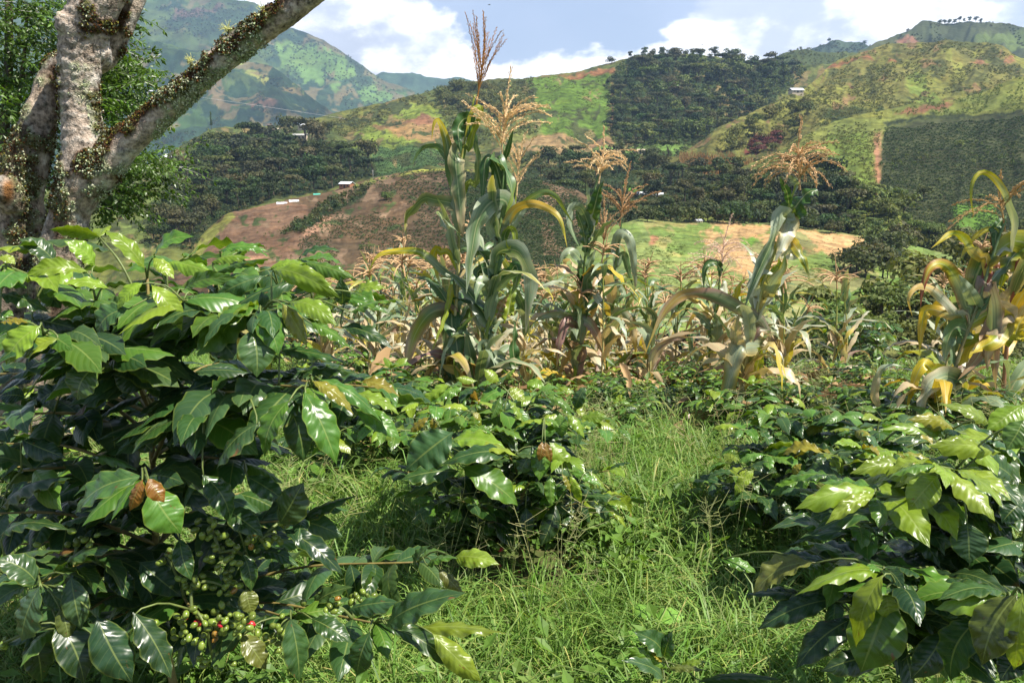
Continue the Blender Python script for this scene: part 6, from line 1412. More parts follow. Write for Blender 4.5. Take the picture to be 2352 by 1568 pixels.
L6(h, [(1920, 1040), (1870, 1140), (1800, 1180), (1755, 1210)], 90, 'lGlyy', edge='o'); L6(h, [(1880, 1000), (1800, 1200), (1730, 1290), (1685, 1340)], 60, 'tnnn'); L6(h, [(1690, 1340), (1630, 1320), (1560, 1360), (1515, 1450), (1480, 1560)], 92, 'ggpwp', edge='t')
L6(h, [(1560, 1290), (1520, 1260), (1480, 1330), (1455, 1410), (1435, 1490)], 56, 'lyyy', edge='y'); L6(h, [(1650, 1020), (1590, 1000), (1530, 1000), (1510, 1080), (1500, 1210)], 50, 'goyoy', edge='o'); L6(h, [(1960, 1150), (1990, 1060), (2030, 1010)], 70, 'lyo')
L6(h, [(1740, 1100), (1680, 1080), (1640, 1140), (1620, 1250)], 80, 'ggp'); L6(h, [(1780, 980), (1730, 880), (1690, 820)], 60, 'gpp'); L6(h, [(1850, 800), (1870, 680), (1880, 600), (1900, 540)], 60, 'rGG', edge='r'); L6(h, [(1900, 620), (1840, 600), (1770, 640), (1700, 740), (1690, 790)], 24, 'lyyl')
L6(h, [(1300, 1470), (1280, 1400), (1310, 1290), (1360, 1265), (1420, 1270)], 36, 'ttpp', clasp=False); L6(h, [(1950, 1000), (1880, 1080), (1840, 1200), (1830, 1300)], 70, 'tttn'); L6(h, [(1850, 620), (1900, 560), (1930, 530)], 40, 'GG')
h.ear(1640, 1395, 1860, 1285, 66, ('G', 'l'), dY=-.1); h.up(6, .1, .7, .45); h.low(10, .05, .6, cols=('gp', 'yo', 'to', 'tt', 'gly')); h.tassel(2305, 505, -8, -60, 10, .40, 1.5, .6, (.50, .31, .13), .0026, .6)
k = Maize(z6([(1900, 1500), (1930, 1150), (1965, 850), (2000, 640)]), 4.3, 'maize plant cut by the right edge with a purple stalk and golden leaves', 714, r=(.013, .008), col='r', col2='n')
L6(k, [(1990, 760), (2030, 660), (2060, 600)], 90, 'lGG', edge='o'); L6(k, [(1960, 900), (1920, 960), (1880, 1060)], 66, 'ttn'); L6(k, [(1960, 880), (2000, 800), (2040, 790)], 60, 'gpg'); L6(k, [(1940, 1100), (2000, 1010), (2040, 1020)], 90, 'ooy'); k.low(12, .05, .8, cols=('gly', 'oy', 'to', 'gp')); k.tassel(2400, 640, 4, -60, 10, .35, 1.2, .6, TANC)
q = Maize([(1925, 985), (1935, 950), (1940, 935)], 4.7, 'short maize plant with a curled rust tassel in front of the coffee tree', 715, r=(.010, .004), col='t'); q.leaf([(1930, 960), (1900, 950), (1860, 985)], 26, 'gpp'); q.leaf([(1945, 990), (1965, 940), (1978, 920), (1990, 960)], 18, 'tt'); q.leaf([(1935, 985), (1965, 968), (1990, 962)], 22, 'tt'); q.tassel(1940, 935, 1, -40, 18, .17, 1.5, 1.0, (.42, .26, .14), .0022)

# ---- the maize field: kinds, then copies
def field_maize(seed, h, nleaf, tas):
    rs = np.random.default_rng(seed); r = root('maize_plant', (0, 0, 0), 'maize plant', 'maize plant')
    me, c = stalk_mesh([(0, 0, -.04), (rs.normal()*.03, rs.normal()*.03, h*.5), (rs.normal()*.08, rs.normal()*.08, h)], .012, .005, rs, 'l', 't'); link('stalk', me, r)
    a0 = rs.uniform(0, 3.1)
    for k in range(nleaf):
        f = .12+.84*k/nleaf; p = c[int(f*39)]; a = a0+(k % 2)*math.pi+rs.normal()*.35; d = np.array([math.cos(a), math.sin(a), 0])
        cols = ['ttn', 'wtt', 'ott', 'gpo', 'tw', 'yyt', 'wut'][rs.integers(7)] if f < .55 else ['gp', 'ggy', 'gg', 'Gg', 'gpl', 'pp', 'wp'][rs.integers(7)]
        cc = arc_leaf(p, d, rs.uniform(.42, .72)*(1.1-.35*abs(f-.5)), rs, None if rs.random() < .55 else rs.uniform(.08, .2), n=14, el=None if rs.random() < .5 else rs.uniform(.95, 1.4))
        V, F, C, U = ribbon(cc, rs.uniform(.05, .085), np.broadcast_to(np.cross([0, 0, 1.], d), cc.shape), rs, cols, 't' if rs.random() < .3 else None)
        ac = Acc(); ac.add(V, F, C, U); link('leaf', ac.mesh('leaf', (M_maize,)), r)
    if rs.random() < .7:
        p = c[18]; d = rs.normal(size=3)*[1, 1, 0]; d /= np.linalg.norm(d); ear(r, p, p+d*.07+np.array([0, 0, .17]), .055, rs, ('l', 't') if rs.random() < .5 else ('t', 't'), False)
    if tas: tassel(r, c[-1], [rs.normal()*.15, rs.normal()*.15, 1], 12, rs.uniform(.26, .36), 1.1, .8, rs, (.58, .38, .20), .0032, joined=True)
    return r
FM = [field_maize(800+i, h, n, t) for i, (h, n, t) in enumerate([(1.35, 11, 1), (1.6, 12, 1), (1.15, 10, 0), (1.45, 11, 1), (1.25, 11, 1), (1.7, 12, 1), (1.0, 9, 0), (1.5, 12, 1)])]
pl = []
for row, Y in enumerate(np.arange(5.5, 17.5, .72)):
    for x in np.arange(-Y*.22, Y*.40, .40 if Y < 9 else .60):
        X = x+RNG.normal()*.13; yy = Y+RNG.normal()*.16
        if X > 1.9+.12*Y or (X > .55*yy*.4+1.2 and yy > 9): continue
        if Y < 6.5 and RNG.random() < .15: continue
        pl.append((X, yy))
for x, Y in [(1.9, 5.6), (2.3, 6.4), (2.9, 5.2), (3.3, 5.6), (3.7, 6.6), (3.1, 7.2), (2.6, 7.6), (-1.3, 7.0), (-1.7, 7.6), (-1.9, 8.6), (-2.6, 9.4), (-1.4, 8.2), (-2.3, 8.0)]: pl.append((x, Y))
pl = pl[:235]
for i, (X, Y) in enumerate(pl):
    z = g1(X, Y); tx_ = CX+X/Y*FT
    lab = 'drying field maize '+('left of the tall maize pair' if tx_ < 1010 else 'behind the tall maize pair' if tx_ < 1250 else 'between the tall pair and the leaning maize' if tx_ < 1620 else 'behind the leaning maize' if tx_ < 1850 else 'in front of the valley shrubs at right')+(', in the front rows' if Y < 8 else ', in the back rows' if Y > 12 else ', in the middle rows'); gr = lab[6:]
    if i < 8: o = FM[i]; o.location = (X, Y, z); o.rotation_euler = (0, 0, RNG.uniform(0, 6)); tag(o, lab, None, gr)
    else: o = copy_thing(FM[RNG.integers(8)], (X, Y, z), RNG.uniform(0, 6.28), 1, lab, gr)
    tx = CX + X/Y*FT; ty = np.interp(tx, [700, 1000, 1300, 1450, 1700, 1900, 2352], [672, 650, 690, 712, 740, 840, 800])
    hz_ = P(tx, ty-18+RNG.normal()*38, Y)[2]-z; s_ = float(np.clip(hz_/1.55, .64, 1.2)); o.scale = (min(1.1, s_*1.3), min(1.1, s_*1.3), s_)
# ================================================================== the mossy tree at left
TY = 3.8
def limb(pts, n=40):
    "pts: (x, y, apparent width, dY)"
    pts = np.array(pts, float); c = np.array([P(x, y, TY+d) for x, y, w, d in pts]); r = pts[:, 2]/FT*(TY+pts[:, 3])*.435
    cc = catmull(np.hstack([c, r[:, None]]), n); return cc[:, :3], cc[:, 3]
gx0 = P(95, 900, TY)[0]; gtree = g1(gx0, TY)
ylow = 784 - FT*((np.array([gx0, TY, gtree-.1])-CAM)@CU)/((np.array([gx0, TY, gtree-.1])-CAM)@CF)
ta = Acc()
for l in [[(60, ylow, 190, .22), (40, 760, 160, .2), (40, 560, 138, .15), (46, 430, 116, .12), (84, 290, 82, .12), (116, 180, 56, .18), (168, 130, 50, .22), (225, 160, 46, .2), (262, 95, 56, .2), (300, 5, 62, .2), (350, -130, 60, .25), (420, -330, 50, .4)],
          [(110, ylow, 170, .05), (120, 760, 130, .02), (138, 580, 104, 0), (168, 470, 98, 0), (196, 395, 120, 0), (190, 300, 98, 0), (181, 210, 88, 0), (186, 110, 104, 0), (205, 40, 112, 0), (250, -40, 104, 0), (320, -180, 90, .1), (370, -380, 76, .2)],
          [(178, 440, 92, 0), (214, 398, 104, 0), (280, 338, 78, -.02), (334, 292, 70, -.04), (422, 211, 66, -.08), (527, 124, 66, -.12), (633, 46, 68, -.16), (690, 5, 66, -.18), (830, -110, 58, -.25), (1000, -290, 48, -.3)],
          [(196, 80, 76, 0), (160, 56, 62, -.05), (133, 46, 44, -.09)],
          [(30, 470, 80, .05), (10, 430, 66, -.02), (4, 412, 40, -.05)], [(225, 110, 60, .02), (238, 150, 44, .12)]]:
    c, r = limb(l); r = r*(1+.05*fbm(np.arange(len(r))*.35, np.zeros(len(r))+l[0][0], 2, 5)); V, F, uv = tube(c, r, 20); ta.add(V, F)
tmp = link('trunk_source', ta.mesh('trunk_source', ()))
md = tmp.modifiers.new('r', 'REMESH'); md.mode = 'VOXEL'; md.voxel_size = .0105; md.use_smooth_shade = True
md = tmp.modifiers.new('s', 'SMOOTH'); md.factor = .6; md.iterations = 9
dg = bpy.context.evaluated_depsgraph_get(); me = bpy.data.meshes.new_from_object(tmp.evaluated_get(dg)); bpy.data.objects.remove(tmp)
n = len(me.vertices); co = np.empty(n*3, np.float32); me.vertices.foreach_get('co', co); co = co.reshape(-1, 3).astype(float)
no = np.empty(n*3, np.float32); me.vertex_normals.foreach_get('vector', no); no = no.reshape(-1, 3).astype(float)
px, py = proj(co)
def n3(p, f, o, s): return (fbm(p[:, 0]*f, p[:, 2]*f, o, s)+fbm(p[:, 1]*f+5, p[:, 2]*f, o, s+7)+fbm(p[:, 0]*f, p[:, 1]*f+9, o, s+13))/1.9
v1 = n3(co, 14, 4, 1); v2 = n3(co, 40, 3, 2); v3 = n3(co, 5.5, 4, 3); v4 = n3(co, 90, 2, 4)
isdiag = ((px-200)*.62+(py-400)*.78 > -40) & (px > 215) & (py < 400); vert = (px > 126) & (px < 250) & (py < 330) & (~isdiag)
left = (px < 140) & (py > 150) | (py > 420)
upn = no@np.array([-.45, -.25, .86]); dl = np.hypot(px-215, py-395)
moss_and_shade = np.clip((upn-.02+v1*.9+v3*.6)*3, 0, 1)*isdiag + np.clip((v3*1.6+v1*.9-.32+.5*np.exp(-((px-200)**2+(py-375)**2)/3500)+.55*np.exp(-((px-225)**2+(py-25)**2)/2500))*3, 0, 1)*(~isdiag)*(~left)
moss_and_shade = np.maximum(moss_and_shade, left*np.clip((v3*1.3+v1*.8-.12+.8*np.exp(-((px-128)/16)**2))*2.2, 0, 1)*.8)  # left trunk moss, plus the upright limb's shadow painted in as a dark band
lich = np.clip((v1*1.3+v3*.9+v2*.4-.12+.45*isdiag*np.exp(-((px-430)/110)**2)+.4*np.exp(-((px-205)**2+(py-365)**2)/2600))*3.2, 0, 1)
ring = np.abs(np.sin(co[:, 2]*70+v1*5+co[:, 0]*12))**14*vert
co2 = co + no*((.004*v1 + .0028*v2 + .0016*v4 + .006*v3)*(1-.5*vert) + moss_and_shade*.005*(1+v2*1.6) + .0065*ring + left*.008*v1)[:, None]
me.vertices.foreach_set('co', co2.astype(np.float32).ravel()); me.update()
col = np.empty((n, 3)); col[:] = (.47, .375, .295); col[left] = (.38, .295, .22)
k = np.clip(v2*1.5+v1+.1, 0, 1)[:, None]; col = col*(1-.5*k)+np.array([.27, .19, .13])*.5*k
k = np.clip((v3+v2*.7-.15)*2.5, 0, 1)[:, None]*.7; col = col*(1-k)+np.array([.54, .51, .45])*k
k = np.clip((v4*1.2+v1*1.2+v3*.6-.22)*3, 0, 1)[:, None]*.85; col = col*(1-k)+np.array([.08, .055, .035])*k
k = lich[:, None]*.75; col = col*(1-k)+(np.array([.34, .36, .22])*(1+.5*v4[:, None]))*k
mcl = np.where((v2+v1*.6 > .12)[:, None], np.array([.10, .10, .022]), np.array([.075, .034, .014])); k = moss_and_shade[:, None]*.95; col = col*(1-k)+mcl*(1+.5*v4[:, None])*k
k = (ring*.5)[:, None]; col = col*(1-k)+np.array([.6, .56, .5])*k
wound = np.exp(-((px-18)**2/160+(py-440)**2/900)); k = np.clip(wound*1.6-.2, 0, 1)[:, None]; col = col*(1-k)+np.array([.36, .17, .06])*k
at_ = me.color_attributes.new('tint', 'FLOAT_COLOR', 'POINT'); cc = np.ones((n, 4), np.float32); cc[:, :3] = np.clip(col, .005, 1); at_.data.foreach_set('color', cc.ravel())
m, nb, out = material('mossy_bark')
at = nb.n('ShaderNodeAttribute', attribute_name='tint').outputs['Color']; pos = nb.n('ShaderNodeTexCoord').outputs['Object']
na_ = nb.noise(pos, 60., 6, .65); nv = nb.n('ShaderNodeTexVoronoi', {'Vector': pos, 'Scale': 130.}).outputs[0]; nc = nb.noise(pos, 22., 5, .7)
nd_ = nb.noise(pos, 9., 5, .7)
f_ = nb.math('ADD', nb.math('ADD', nb.ramp(na_, .28, .72, .50, 1.25), nb.ramp(nc, .35, .65, -.22, .2)), nb.ramp(nd_, .38, .6, -.32, .12))
c = nb.mix(1.0, at, nb.n('ShaderNodeCombineColor', {0: f_, 1: f_, 2: f_}).outputs[0], 'MULTIPLY')
bp = bump(nb, nb.math('ADD', na_, nb.math('MULTIPLY', nv, .5)), .8, .006)
nb.L.new(principled(nb, c, .9, .2, bp).outputs[0], out.inputs[0]); M_mbark = m
me.materials.clear(); me.materials.append(M_mbark); me.polygons.foreach_set('use_smooth', np.ones(len(me.polygons), bool)); me.name = 'trunk'
tb = np.array([gx0, TY, gtree]); TREE_R = root('mossy_tree', tb, 'mossy, lichen covered tree trunk forking into leaning limbs at the left edge', 'tree')
me.transform(Matrix.Translation(Vector(-tb))); link('trunk', me, TREE_R)
rs = np.random.default_rng(31)
def flakes(name, mask, cnt, size, cols, lift, up):
    idx = rs.choice(n, cnt, p=mask/mask.sum()); p = co2[idx]-tb; nn = no[idx]
    a = Acc(); d = nn + rs.normal(size=(cnt, 3))*.75; d /= np.linalg.norm(d, axis=1)[:, None]
    s = np.cross(d, rs.normal(size=(cnt, 3))); s /= np.linalg.norm(s, axis=1)[:, None]; b = np.cross(d, s); z = (size*rs.uniform(.5, 1.5, cnt))[:, None]; q = p+nn*lift*rs.uniform(0, 1, cnt)[:, None]
    V = np.stack([q-s*z*.5, q+b*z*.6+d*z*.25, q+s*z*.5, q+b*z*up*.2+d*z*up], 1).reshape(-1, 3)
    cs = np.array(cols)[rs.integers(len(cols), size=cnt)]*rs.uniform(.6, 1.4, (cnt, 1)); a.add(V, np.arange(cnt*4).reshape(-1, 4), np.repeat(cs, 4, 0))
    m, nb, out = material(name); at = nb.n('ShaderNodeAttribute', attribute_name='tint').outputs['Color']; nb.L.new(principled(nb, at, .95, .1).outputs[0], out.inputs[0])
    tag(link(name, a.mesh(name, (m,), False), TREE_R), kind='stuff')
vis = (py > -60) & (py < 640)
flakes('moss_and_shade', (np.clip(moss_and_shade-.35, 0, 1)**1.5+.0001)*vis, 10000, .011, [(.10, .044, .016), (.06, .03, .012), (.13, .12, .025), (.045, .05, .016)], .006, .7)
flakes('lichen', (np.clip(lich-.45, 0, 1)**1.5*(.25+.75*(isdiag | (dl < 90)))+.00005)*vis, 11000, .011, [(.42, .44, .26), (.30, .36, .20), (.50, .50, .36), (.22, .27, .12)], .004, .5)
for x, y, s in [(522, 68, 16), (436, 140, 12), (586, 60, 9), (605, 22, 14), (470, 196, 8)]:   # beard lichen tufts
    c0 = P(x, y, TY-.12)-tb; a = Acc()
    for q in range(60):
        d = rs.normal(size=3)+np.array([-.2, -.2, .4]); d /= np.linalg.norm(d); L = s/FT*TY*rs.uniform(.4, 1)
        V, F, uv = tube(catmull([c0+rs.normal(size=3)*.006, c0+d*L*.6, c0+d*L+rs.normal(size=3)*.008], 5), .0009, 3); a.add(V, F, np.array([.55, .56, .22])*rs.uniform(.7, 1.2))
    m = bpy.data.materials['lichen']; tag(link('beard_lichen', a.mesh('beard_lichen', (m,)), TREE_R), kind='stuff')

# ------------------------------------------------------------------ leafy tree behind the trunk
M_spray = foliage_material('feathery_leaf', [(.078, .145, .024)], .38, .5, .35, tint=True, vary=.3)
LY = 8.0; p0 = P(10, 500, LY); gb = g1(p0[0], LY); lb = np.array([p0[0], LY, gb])
FTREE = root('leafy_tree', lb, 'feathery green leaved tree standing behind the mossy trunk', 'tree')
a = Acc(); top = P(20, -120, LY)-lb
for pts, r0, r1 in [([(0, 0, -.1), P(12, 420, LY)-lb, P(20, 150, LY)-lb, top], .07, .03), ([P(12, 430, LY)-lb, P(50, 180, LY-.3)-lb, P(62, 40, LY-.4)-lb], .035, .012), ([P(12, 470, LY)-lb, P(150, 420, LY-.2)-lb, P(300, 390, LY-.4)-lb], .03, .008),
                    ([P(16, 330, LY)-lb, P(150, 260, LY)-lb, P(300, 190, LY-.2)-lb], .03, .008), ([P(14, 300, LY)-lb, P(-90, 150, LY)-lb], .03, .01), ([P(14, 480, LY)-lb, P(160, 490, LY)-lb, P(290, 470, LY-.2)-lb], .025, .007), ([P(18, 200, LY)-lb, P(160, 120, LY+.2)-lb, P(250, 90, LY)-lb], .025, .007)]:
    c = catmull(pts, 16); V, F, uv = tube(c, np.linspace(r0, r1, 16), 7); a.add(V, F, (1, 1, 1))
link('trunk', a.mesh('trunk', (M_bark_far,)), FTREE)
a = Acc(); rs = np.random.default_rng(77)
lob = [(10, 60, 190, 130, 60), (-60, 220, 160, 120, 30), (60, 200, 120, 100, 36), (40, 330, 110, 90, 26), (-40, 420, 120, 70, 20), (210, 130, 110, 60, 34), (270, 165, 70, 45, 22), (255, 245, 80, 40, 26), (230, 205, 80, 50, 18), (300, 360, 85, 35, 26), (330, 400, 45, 30, 8),
       (260, 420, 90, 40, 24), (235, 470, 80, 35, 18), (290, 455, 50, 25, 10), (130, 20, 120, 60, 24), (220, 40, 60, 40, 10)]
for cx, cy, rx, ry, cnt in lob:
    for q in range(int(cnt*2.0)):
        u, v = rs.normal()*.5, rs.normal()*.5; p = P(cx+u*rx, cy+v*ry, LY+rs.normal()*.45-.2)-lb
        an = rs.uniform(0, 6.28) if rs.random() < .45 else rs.normal()*.6; d = np.array([math.cos(an), math.sin(an), rs.normal()*.45+.05]); L = rs.uniform(.2, .42); sd = np.cross([0, 0, 1.], d); sd /= np.linalg.norm(sd)
        tw = catmull([p-d*L*.4, p, p+d*L*.5-[0, 0, .05*L], p+d*L-[0, 0, .2*L]], 10); V, F, uv = tube(tw, .0022, 3, False); a.add(V, F, (.5, .4, .3))
        tc_ = rs.uniform(.65, 1.35)
        for k in range(1, 10):
            for sg in (-1, 1):
                for rep in range(2 if rs.random() < .5 else 1):
                    dv = d*.55+sd*sg*rs.uniform(.4, 1)+np.array([0, 0, -.3+.5*rs.normal()]); dv /= np.linalg.norm(dv); l = rs.uniform(.045, .075); b = tw[k]+dv*.006; wv = np.cross(dv, [0, 0, 1.]+rs.normal(size=3)*.35); wv /= np.linalg.norm(wv); nn = np.cross(wv, dv)
                    a.add([b, b+dv*l*.5+wv*l*.21-nn*.003, b+dv*l-nn*l*.12, b+dv*l*.5-wv*l*.21-nn*.003, b+dv*l*.5+nn*l*.05], [[0, 4, 1, 1], [1, 4, 2, 2], [2, 4, 3, 3], [3, 4, 0, 0]], np.array([1, 1, .9])*tc_*rs.uniform(.75, 1.3))
link('crown', a.mesh('crown', (M_spray,), False), FTREE)['kind'] = 'stuff'

# ================================================================== grass and weeds
def grass_material(name, cols, tr=.35):
    m, nb, out = material(name); oi = nb.n('ShaderNodeObjectInfo')
    rp = nb.n('ShaderNodeValToRGB'); nb.L.new(oi.outputs['Random'], rp.inputs[0]); el = rp.color_ramp.elements
    while len(el) < len(cols): el.new(.5)
    for i, cc in enumerate(cols): el[i].position = i/(len(cols)-1); el[i].color = (*cc, 1)
    c = nb.mix(1.0, rp.outputs[0], nb.n('ShaderNodeAttribute', attribute_name='tint').outputs['Color'], 'MULTIPLY')
    p = principled(nb, c, .5, .35); t = nb.n('ShaderNodeBsdfTranslucent', {'Color': nb.mix(1.0, c, (1.4, 1.4, .7), 'MULTIPLY')})
    nb.L.new(nb.n('ShaderNodeMixShader', {0: tr, 1: p, 2: t}).outputs[0], out.inputs[0]); return m
M_grass = grass_material('grass_blade', [(.13, .26, .04), (.17, .31, .055), (.23, .34, .085), (.115, .225, .038), (.32, .36, .13)])
M_weed = grass_material('weed_leaf', [(.10, .20, .030), (.14, .25, .036), (.075, .15, .030), (.17, .26, .05)])
M_straw = grass_material('grass_seed_stalk', [(.50, .50, .26), (.40, .44, .18), (.58, .52, .30)])
def tuft(seed, nb_, h, w, lean):
    rs = np.random.default_rng(seed); a = Acc()
    for q in range(nb_):
        an = rs.uniform(0, 6.28); d = np.array([math.cos(an), math.sin(an), 0]); b = np.array([rs.normal()*.035, rs.normal()*.035, -.01]); H = h*rs.uniform(.5, 1.15); ln = lean*rs.uniform(.3, 1.4)
        s = np.cross([0, 0, 1.], d); c = catmull([b, b+d*H*ln*.2+[0, 0, H*.5], b+d*H*ln*.6+[0, 0, H*.85], b+d*H*ln*1.15+[0, 0, H*(.95-.35*ln)]], 6); wd = w*rs.uniform(.6, 1.3)*np.array([.8, 1, .95, .75, .45, .04])
        V = np.concatenate([c-s*wd[:, None], c+s*wd[:, None]]); F = [[i, i+1, 6+i+1, 6+i] for i in range(5)]; k = rs.uniform(.7, 1.3); dry = rs.random() < .14
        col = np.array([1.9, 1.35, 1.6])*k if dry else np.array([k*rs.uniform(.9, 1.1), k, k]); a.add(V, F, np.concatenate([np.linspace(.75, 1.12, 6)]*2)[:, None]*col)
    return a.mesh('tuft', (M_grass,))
def weed(seed, nl, h):
    rs = np.random.default_rng(seed); a = Acc()
    for q in range(nl):
        an = rs.uniform(0, 6.28); d = np.array([math.cos(an), math.sin(an), rs.normal()*.35]); b = np.array([rs.normal()*.05, rs.normal()*.05, rs.uniform(.02, h)]); l = rs.uniform(.02, .055); s = np.cross(d, [0, 0, 1.]); s /= np.linalg.norm(s)
        V, F, uv = tube(catmull([(b[0]*.3, b[1]*.3, 0), (b[0]*.7, b[1]*.7, b[2]*.6), b], 3), .0012, 3, False); a.add(V, F, (.9, .8, .7))
        a.add([b, b+d*l*.5+s*l*.33+[0, 0, .003], b+d*l*1.05, b+d*l*.5-s*l*.33+[0, 0, .003], b+d*l*.5-[0, 0, .004]], [[0, 4, 1, 1], [1, 4, 2, 2], [2, 4, 3, 3], [3, 4, 0, 0]], np.full(3, rs.uniform(.7, 1.35)))
    return a.mesh('weed', (M_weed,), False)
def seedstalk(seed):
    rs = np.random.default_rng(seed); a = Acc()
    for q in range(3):
        an = rs.uniform(0, 6.28); d = np.array([math.cos(an), math.sin(an), 0]); H = rs.uniform(.32, .55); c = catmull([(0, 0, 0), d*.03+[0, 0, H*.5], d*.12+[0, 0, H]], 8); V, F, uv = tube(c, .0009, 3, False); a.add(V, F)
        for k in range(9):
            p = c[-1]*(1-k*.045)+c[4]*k*.045; dd = rs.normal(size=3)*[1, 1, .4]+[0, 0, .5]; dd /= np.linalg.norm(dd); V, F, uv = tube([p, p+dd*rs.uniform(.03, .09)], [.0008, .0006], 3, False); a.add(V, F, np.full(3, rs.uniform(.8, 1.3)))
    return a.mesh('seed_stalk', (M_straw,))
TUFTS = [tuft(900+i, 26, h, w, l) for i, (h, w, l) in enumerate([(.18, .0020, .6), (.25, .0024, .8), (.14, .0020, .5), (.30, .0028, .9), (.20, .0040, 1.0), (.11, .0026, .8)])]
WEEDS = [weed(920+i, n_, h) for i, (n_, h) in enumerate([(26, .10), (34, .16), (20, .07), (30, .22)])]
STALKS = [seedstalk(940+i) for i in range(4)]
def ground_scatter(name, n, y0, y1, meshes, s0, s1, keep=None, xr=.75, tilt=.12):
    Y = np.sqrt(RNG.uniform(y0**2, y1**2, n)); X = RNG.uniform(-1, 1, n)*(.5+Y*xr); k = np.ones(n, bool) if keep is None else keep(X, Y); X, Y = X[k], Y[k]
    return stuff(name, np.stack([X, Y, gz(X, Y)-.005], 1), RNG.uniform(s0, s1, len(X)), meshes, tilt=tilt)
BASES = [(c.b[0], c.b[1], r_) for c, r_ in ((A, .30), (B, .30), (C, .42), (D, .38))]
def clearing(X, Y):
    k = fbm(X*1.5, Y*1.5, 3, 70) > -.45
    for bx_, by_, r_ in BASES: k &= np.hypot(X-bx_, Y-by_) > r_*(1+.3*fbm(X*5, Y*5, 2, 75))
    return k
ground_scatter('grass', 10500, 1.3, 4.4, TUFTS, .6, 1.2, clearing)
ground_scatter('grass', 7000, 4.2, 9.0, TUFTS, .6, 1.15, lambda X, Y: fbm(X*.8, Y*.8, 3, 71) > np.where(X > .75, .22, -.08))
ground_scatter('ground_cover_weeds', 8000, 1.3, 5.0, WEEDS, .5, 1.3, lambda X, Y: fbm(X*1.7, Y*1.7, 3, 72) > .06)
ground_scatter('ground_cover_weeds', 5200, 4.6, 15.0, WEEDS, .6, 1.4, lambda X, Y: fbm(X*1.1, Y*1.1, 3, 73) > .08)
ground_scatter('grass_seed_stalks', 900, 1.6, 5.0, STALKS, .6, 1.1, lambda X, Y: fbm(X*1.1, Y*1.1, 3, 74) > .05)
p = P(1140, 1180, 2.55); k_ = RNG.normal(size=(8, 2))*[.16, .10]; stuff('grass_seed_stalks', np.stack([p[0]+k_[:, 0]+.05, 2.5+k_[:, 1], gz(p[0]+k_[:, 0], 2.5+k_[:, 1])], 1), RNG.uniform(.8, 1.15, 8), STALKS)

m, nb, out = material('dry_leaf'); rp = nb.n('ShaderNodeValToRGB'); nb.L.new(nb.n('ShaderNodeObjectInfo').outputs['Random'], rp.inputs[0])
rp.color_ramp.elements[0].color = (.13, .07, .03, 1); rp.color_ramp.elements[1].color = (.36, .24, .12, 1); nb.L.new(principled(nb, rp.outputs[0], .8, .2).outputs[0], out.inputs[0])
LIT = []
for i in range(4):
    q_ = LEAVES_S[i].copy(); q_.materials.clear(); q_.materials.append(m); LIT.append(q_)
Y_ = np.sqrt(RNG.uniform(1.4**2, 5.5**2, 260)); X_ = RNG.uniform(-1, 1, 260)*(.4+.6*Y_)
stuff('leaf_litter', np.stack([X_, Y_, gz(X_, Y_)+RNG.uniform(.0, .07, 260)], 1), np.stack([RNG.uniform(.03, .05, 260), RNG.uniform(.06, .12, 260), RNG.uniform(.08, .16, 260)], 1), LIT, tilt=.35)
Y_ = RNG.uniform(4.6, 12, 900); X_ = RNG.uniform(-.25, .5, 900)*Y_
stuff('maize_litter', np.stack([X_, Y_, gz(X_, Y_)+RNG.uniform(.01, .16, 900)], 1), np.stack([RNG.uniform(.04, .07, 900), RNG.uniform(.2, .45, 900), RNG.uniform(.2, .4, 900)], 1), LIT, tilt=.25)
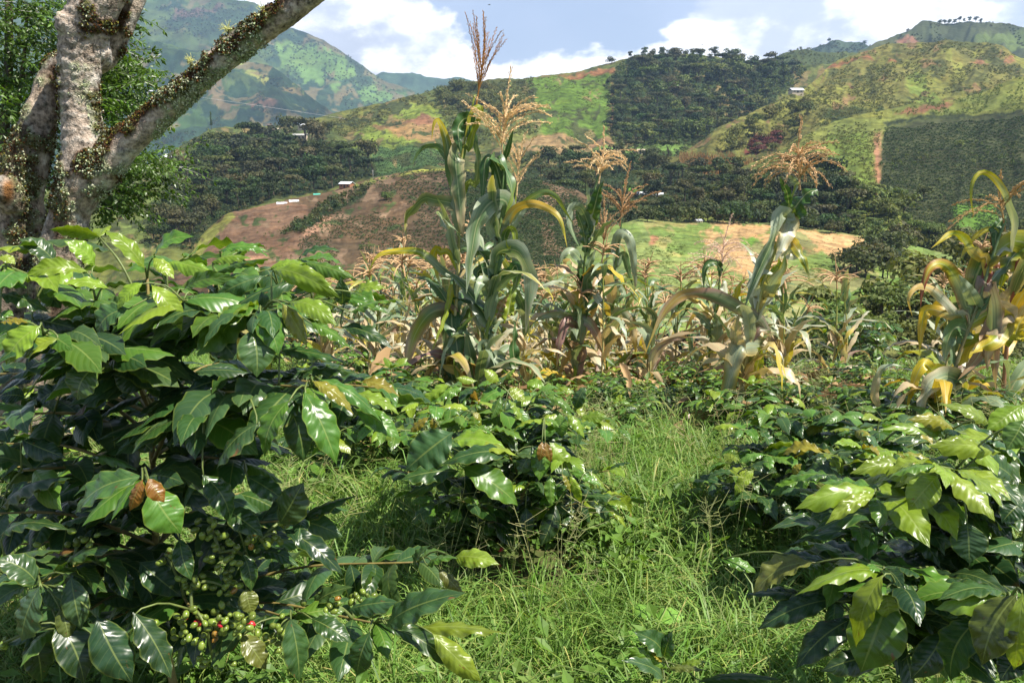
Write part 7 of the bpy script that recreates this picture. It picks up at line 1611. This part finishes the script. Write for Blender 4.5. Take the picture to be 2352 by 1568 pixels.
# broad-leaved weeds one can pick out
M_bweed = coffee_leaf_material('broad_weed_leaf')
def broad_weed(x, y, Y, n, L, label, col, seed, hgt=.16):
    rs = np.random.default_rng(seed); p = P(x, y, Y); z = g1(p[0], Y); r = root('broadleaf_weed', (p[0], Y, z), label, 'weed')
    V, F, uv = tube(catmull([(0, 0, -.02), (.01, 0, hgt*.6), (.0, .01, hgt)], 6), [.004, .004, .003, .003, .002, .002], 5); a = Acc(); a.add(V, F); link('stem', a.mesh('stem', (M_greenstem,)), r)
    for k in range(n):
        an = k*1.57+(k//2 % 2)*.5+rs.normal()*.2; zz = hgt*(1-.22*(k//2)); d = np.array([math.cos(an), math.sin(an), .15-.12*(k//2)]); b = np.array([0, 0, zz])+d*.012; l = L*rs.uniform(.75, 1.1)*(1+.12*(k//2)); w = l*.62
        xx, yy, zz_ = basis(d, np.array([0, -.25, 1.])); o = link('leaf', LEAVES_S[rs.integers(8)], r)
        o.matrix_local = Matrix(((xx[0]*w, yy[0]*l, zz_[0]*l, b[0]), (xx[1]*w, yy[1]*l, zz_[1]*l, b[1]), (xx[2]*w, yy[2]*l, zz_[2]*l, b[2]), (0, 0, 0, 1))); o.color = (*(np.array(col)*rs.uniform(.85, 1.15)), 1)
broad_weed(1490, 1440, 2.25, 8, .095, 'bright green broad leaved weed standing in the grass near the bottom', (.15, .30, .045), 1, .2)
broad_weed(1215, 1400, 2.45, 6, .08, 'broad leaved weed in the grass below the middle coffee plant', (.11, .21, .04), 2)
broad_weed(1700, 1260, 2.9, 6, .07, 'small leafy weed beside the right-hand coffee plants', (.10, .19, .035), 3)
broad_weed(1330, 1500, 2.1, 6, .06, 'low weed in the mossy grass at the bottom centre', (.13, .24, .04), 4, .1)
broad_weed(1600, 1140, 3.6, 6, .07, 'low weed at the foot of the leaning maize', (.11, .2, .04), 5)
# birds
M_bird = plain('bird', (.03, .03, .035))
for x, y, s, lab in [(1124, 12, .32, 'small dark bird flying high in the middle of the sky'), (1613, 104, .26, 'tiny dark bird flying beside the white cumulus')]:
    p = P(x, y, 90.); r = root('bird', p, lab, 'bird', rz=.6); a = Acc(); V, F, uv = tube(catmull([(-s*.5, 0, 0), (-s*.2, 0, .01), (s*.2, 0, .02), (s*.5, 0, .01)], 8), s*np.array([.02, .06, .09, .1, .1, .08, .06, .02]), 6); a.add(V, F); link('body', a.mesh('body', (M_bird,)), r)
    for sg in (-1, 1):
        a = Acc(); V = [(s*.2, sg*s*.06, .02), (-s*.15, sg*s*.06, .02), (-s*.12, sg*s*.5, s*.22), (s*.12, sg*s*.5, s*.24), (-s*.2, sg*s*.95, s*.08), (-s*.1, sg*s*.95, s*.09)]; a.add(V, [[0, 1, 2, 3], [3, 2, 4, 5]]); link('wing', a.mesh('wing', (M_bird,), False), r)
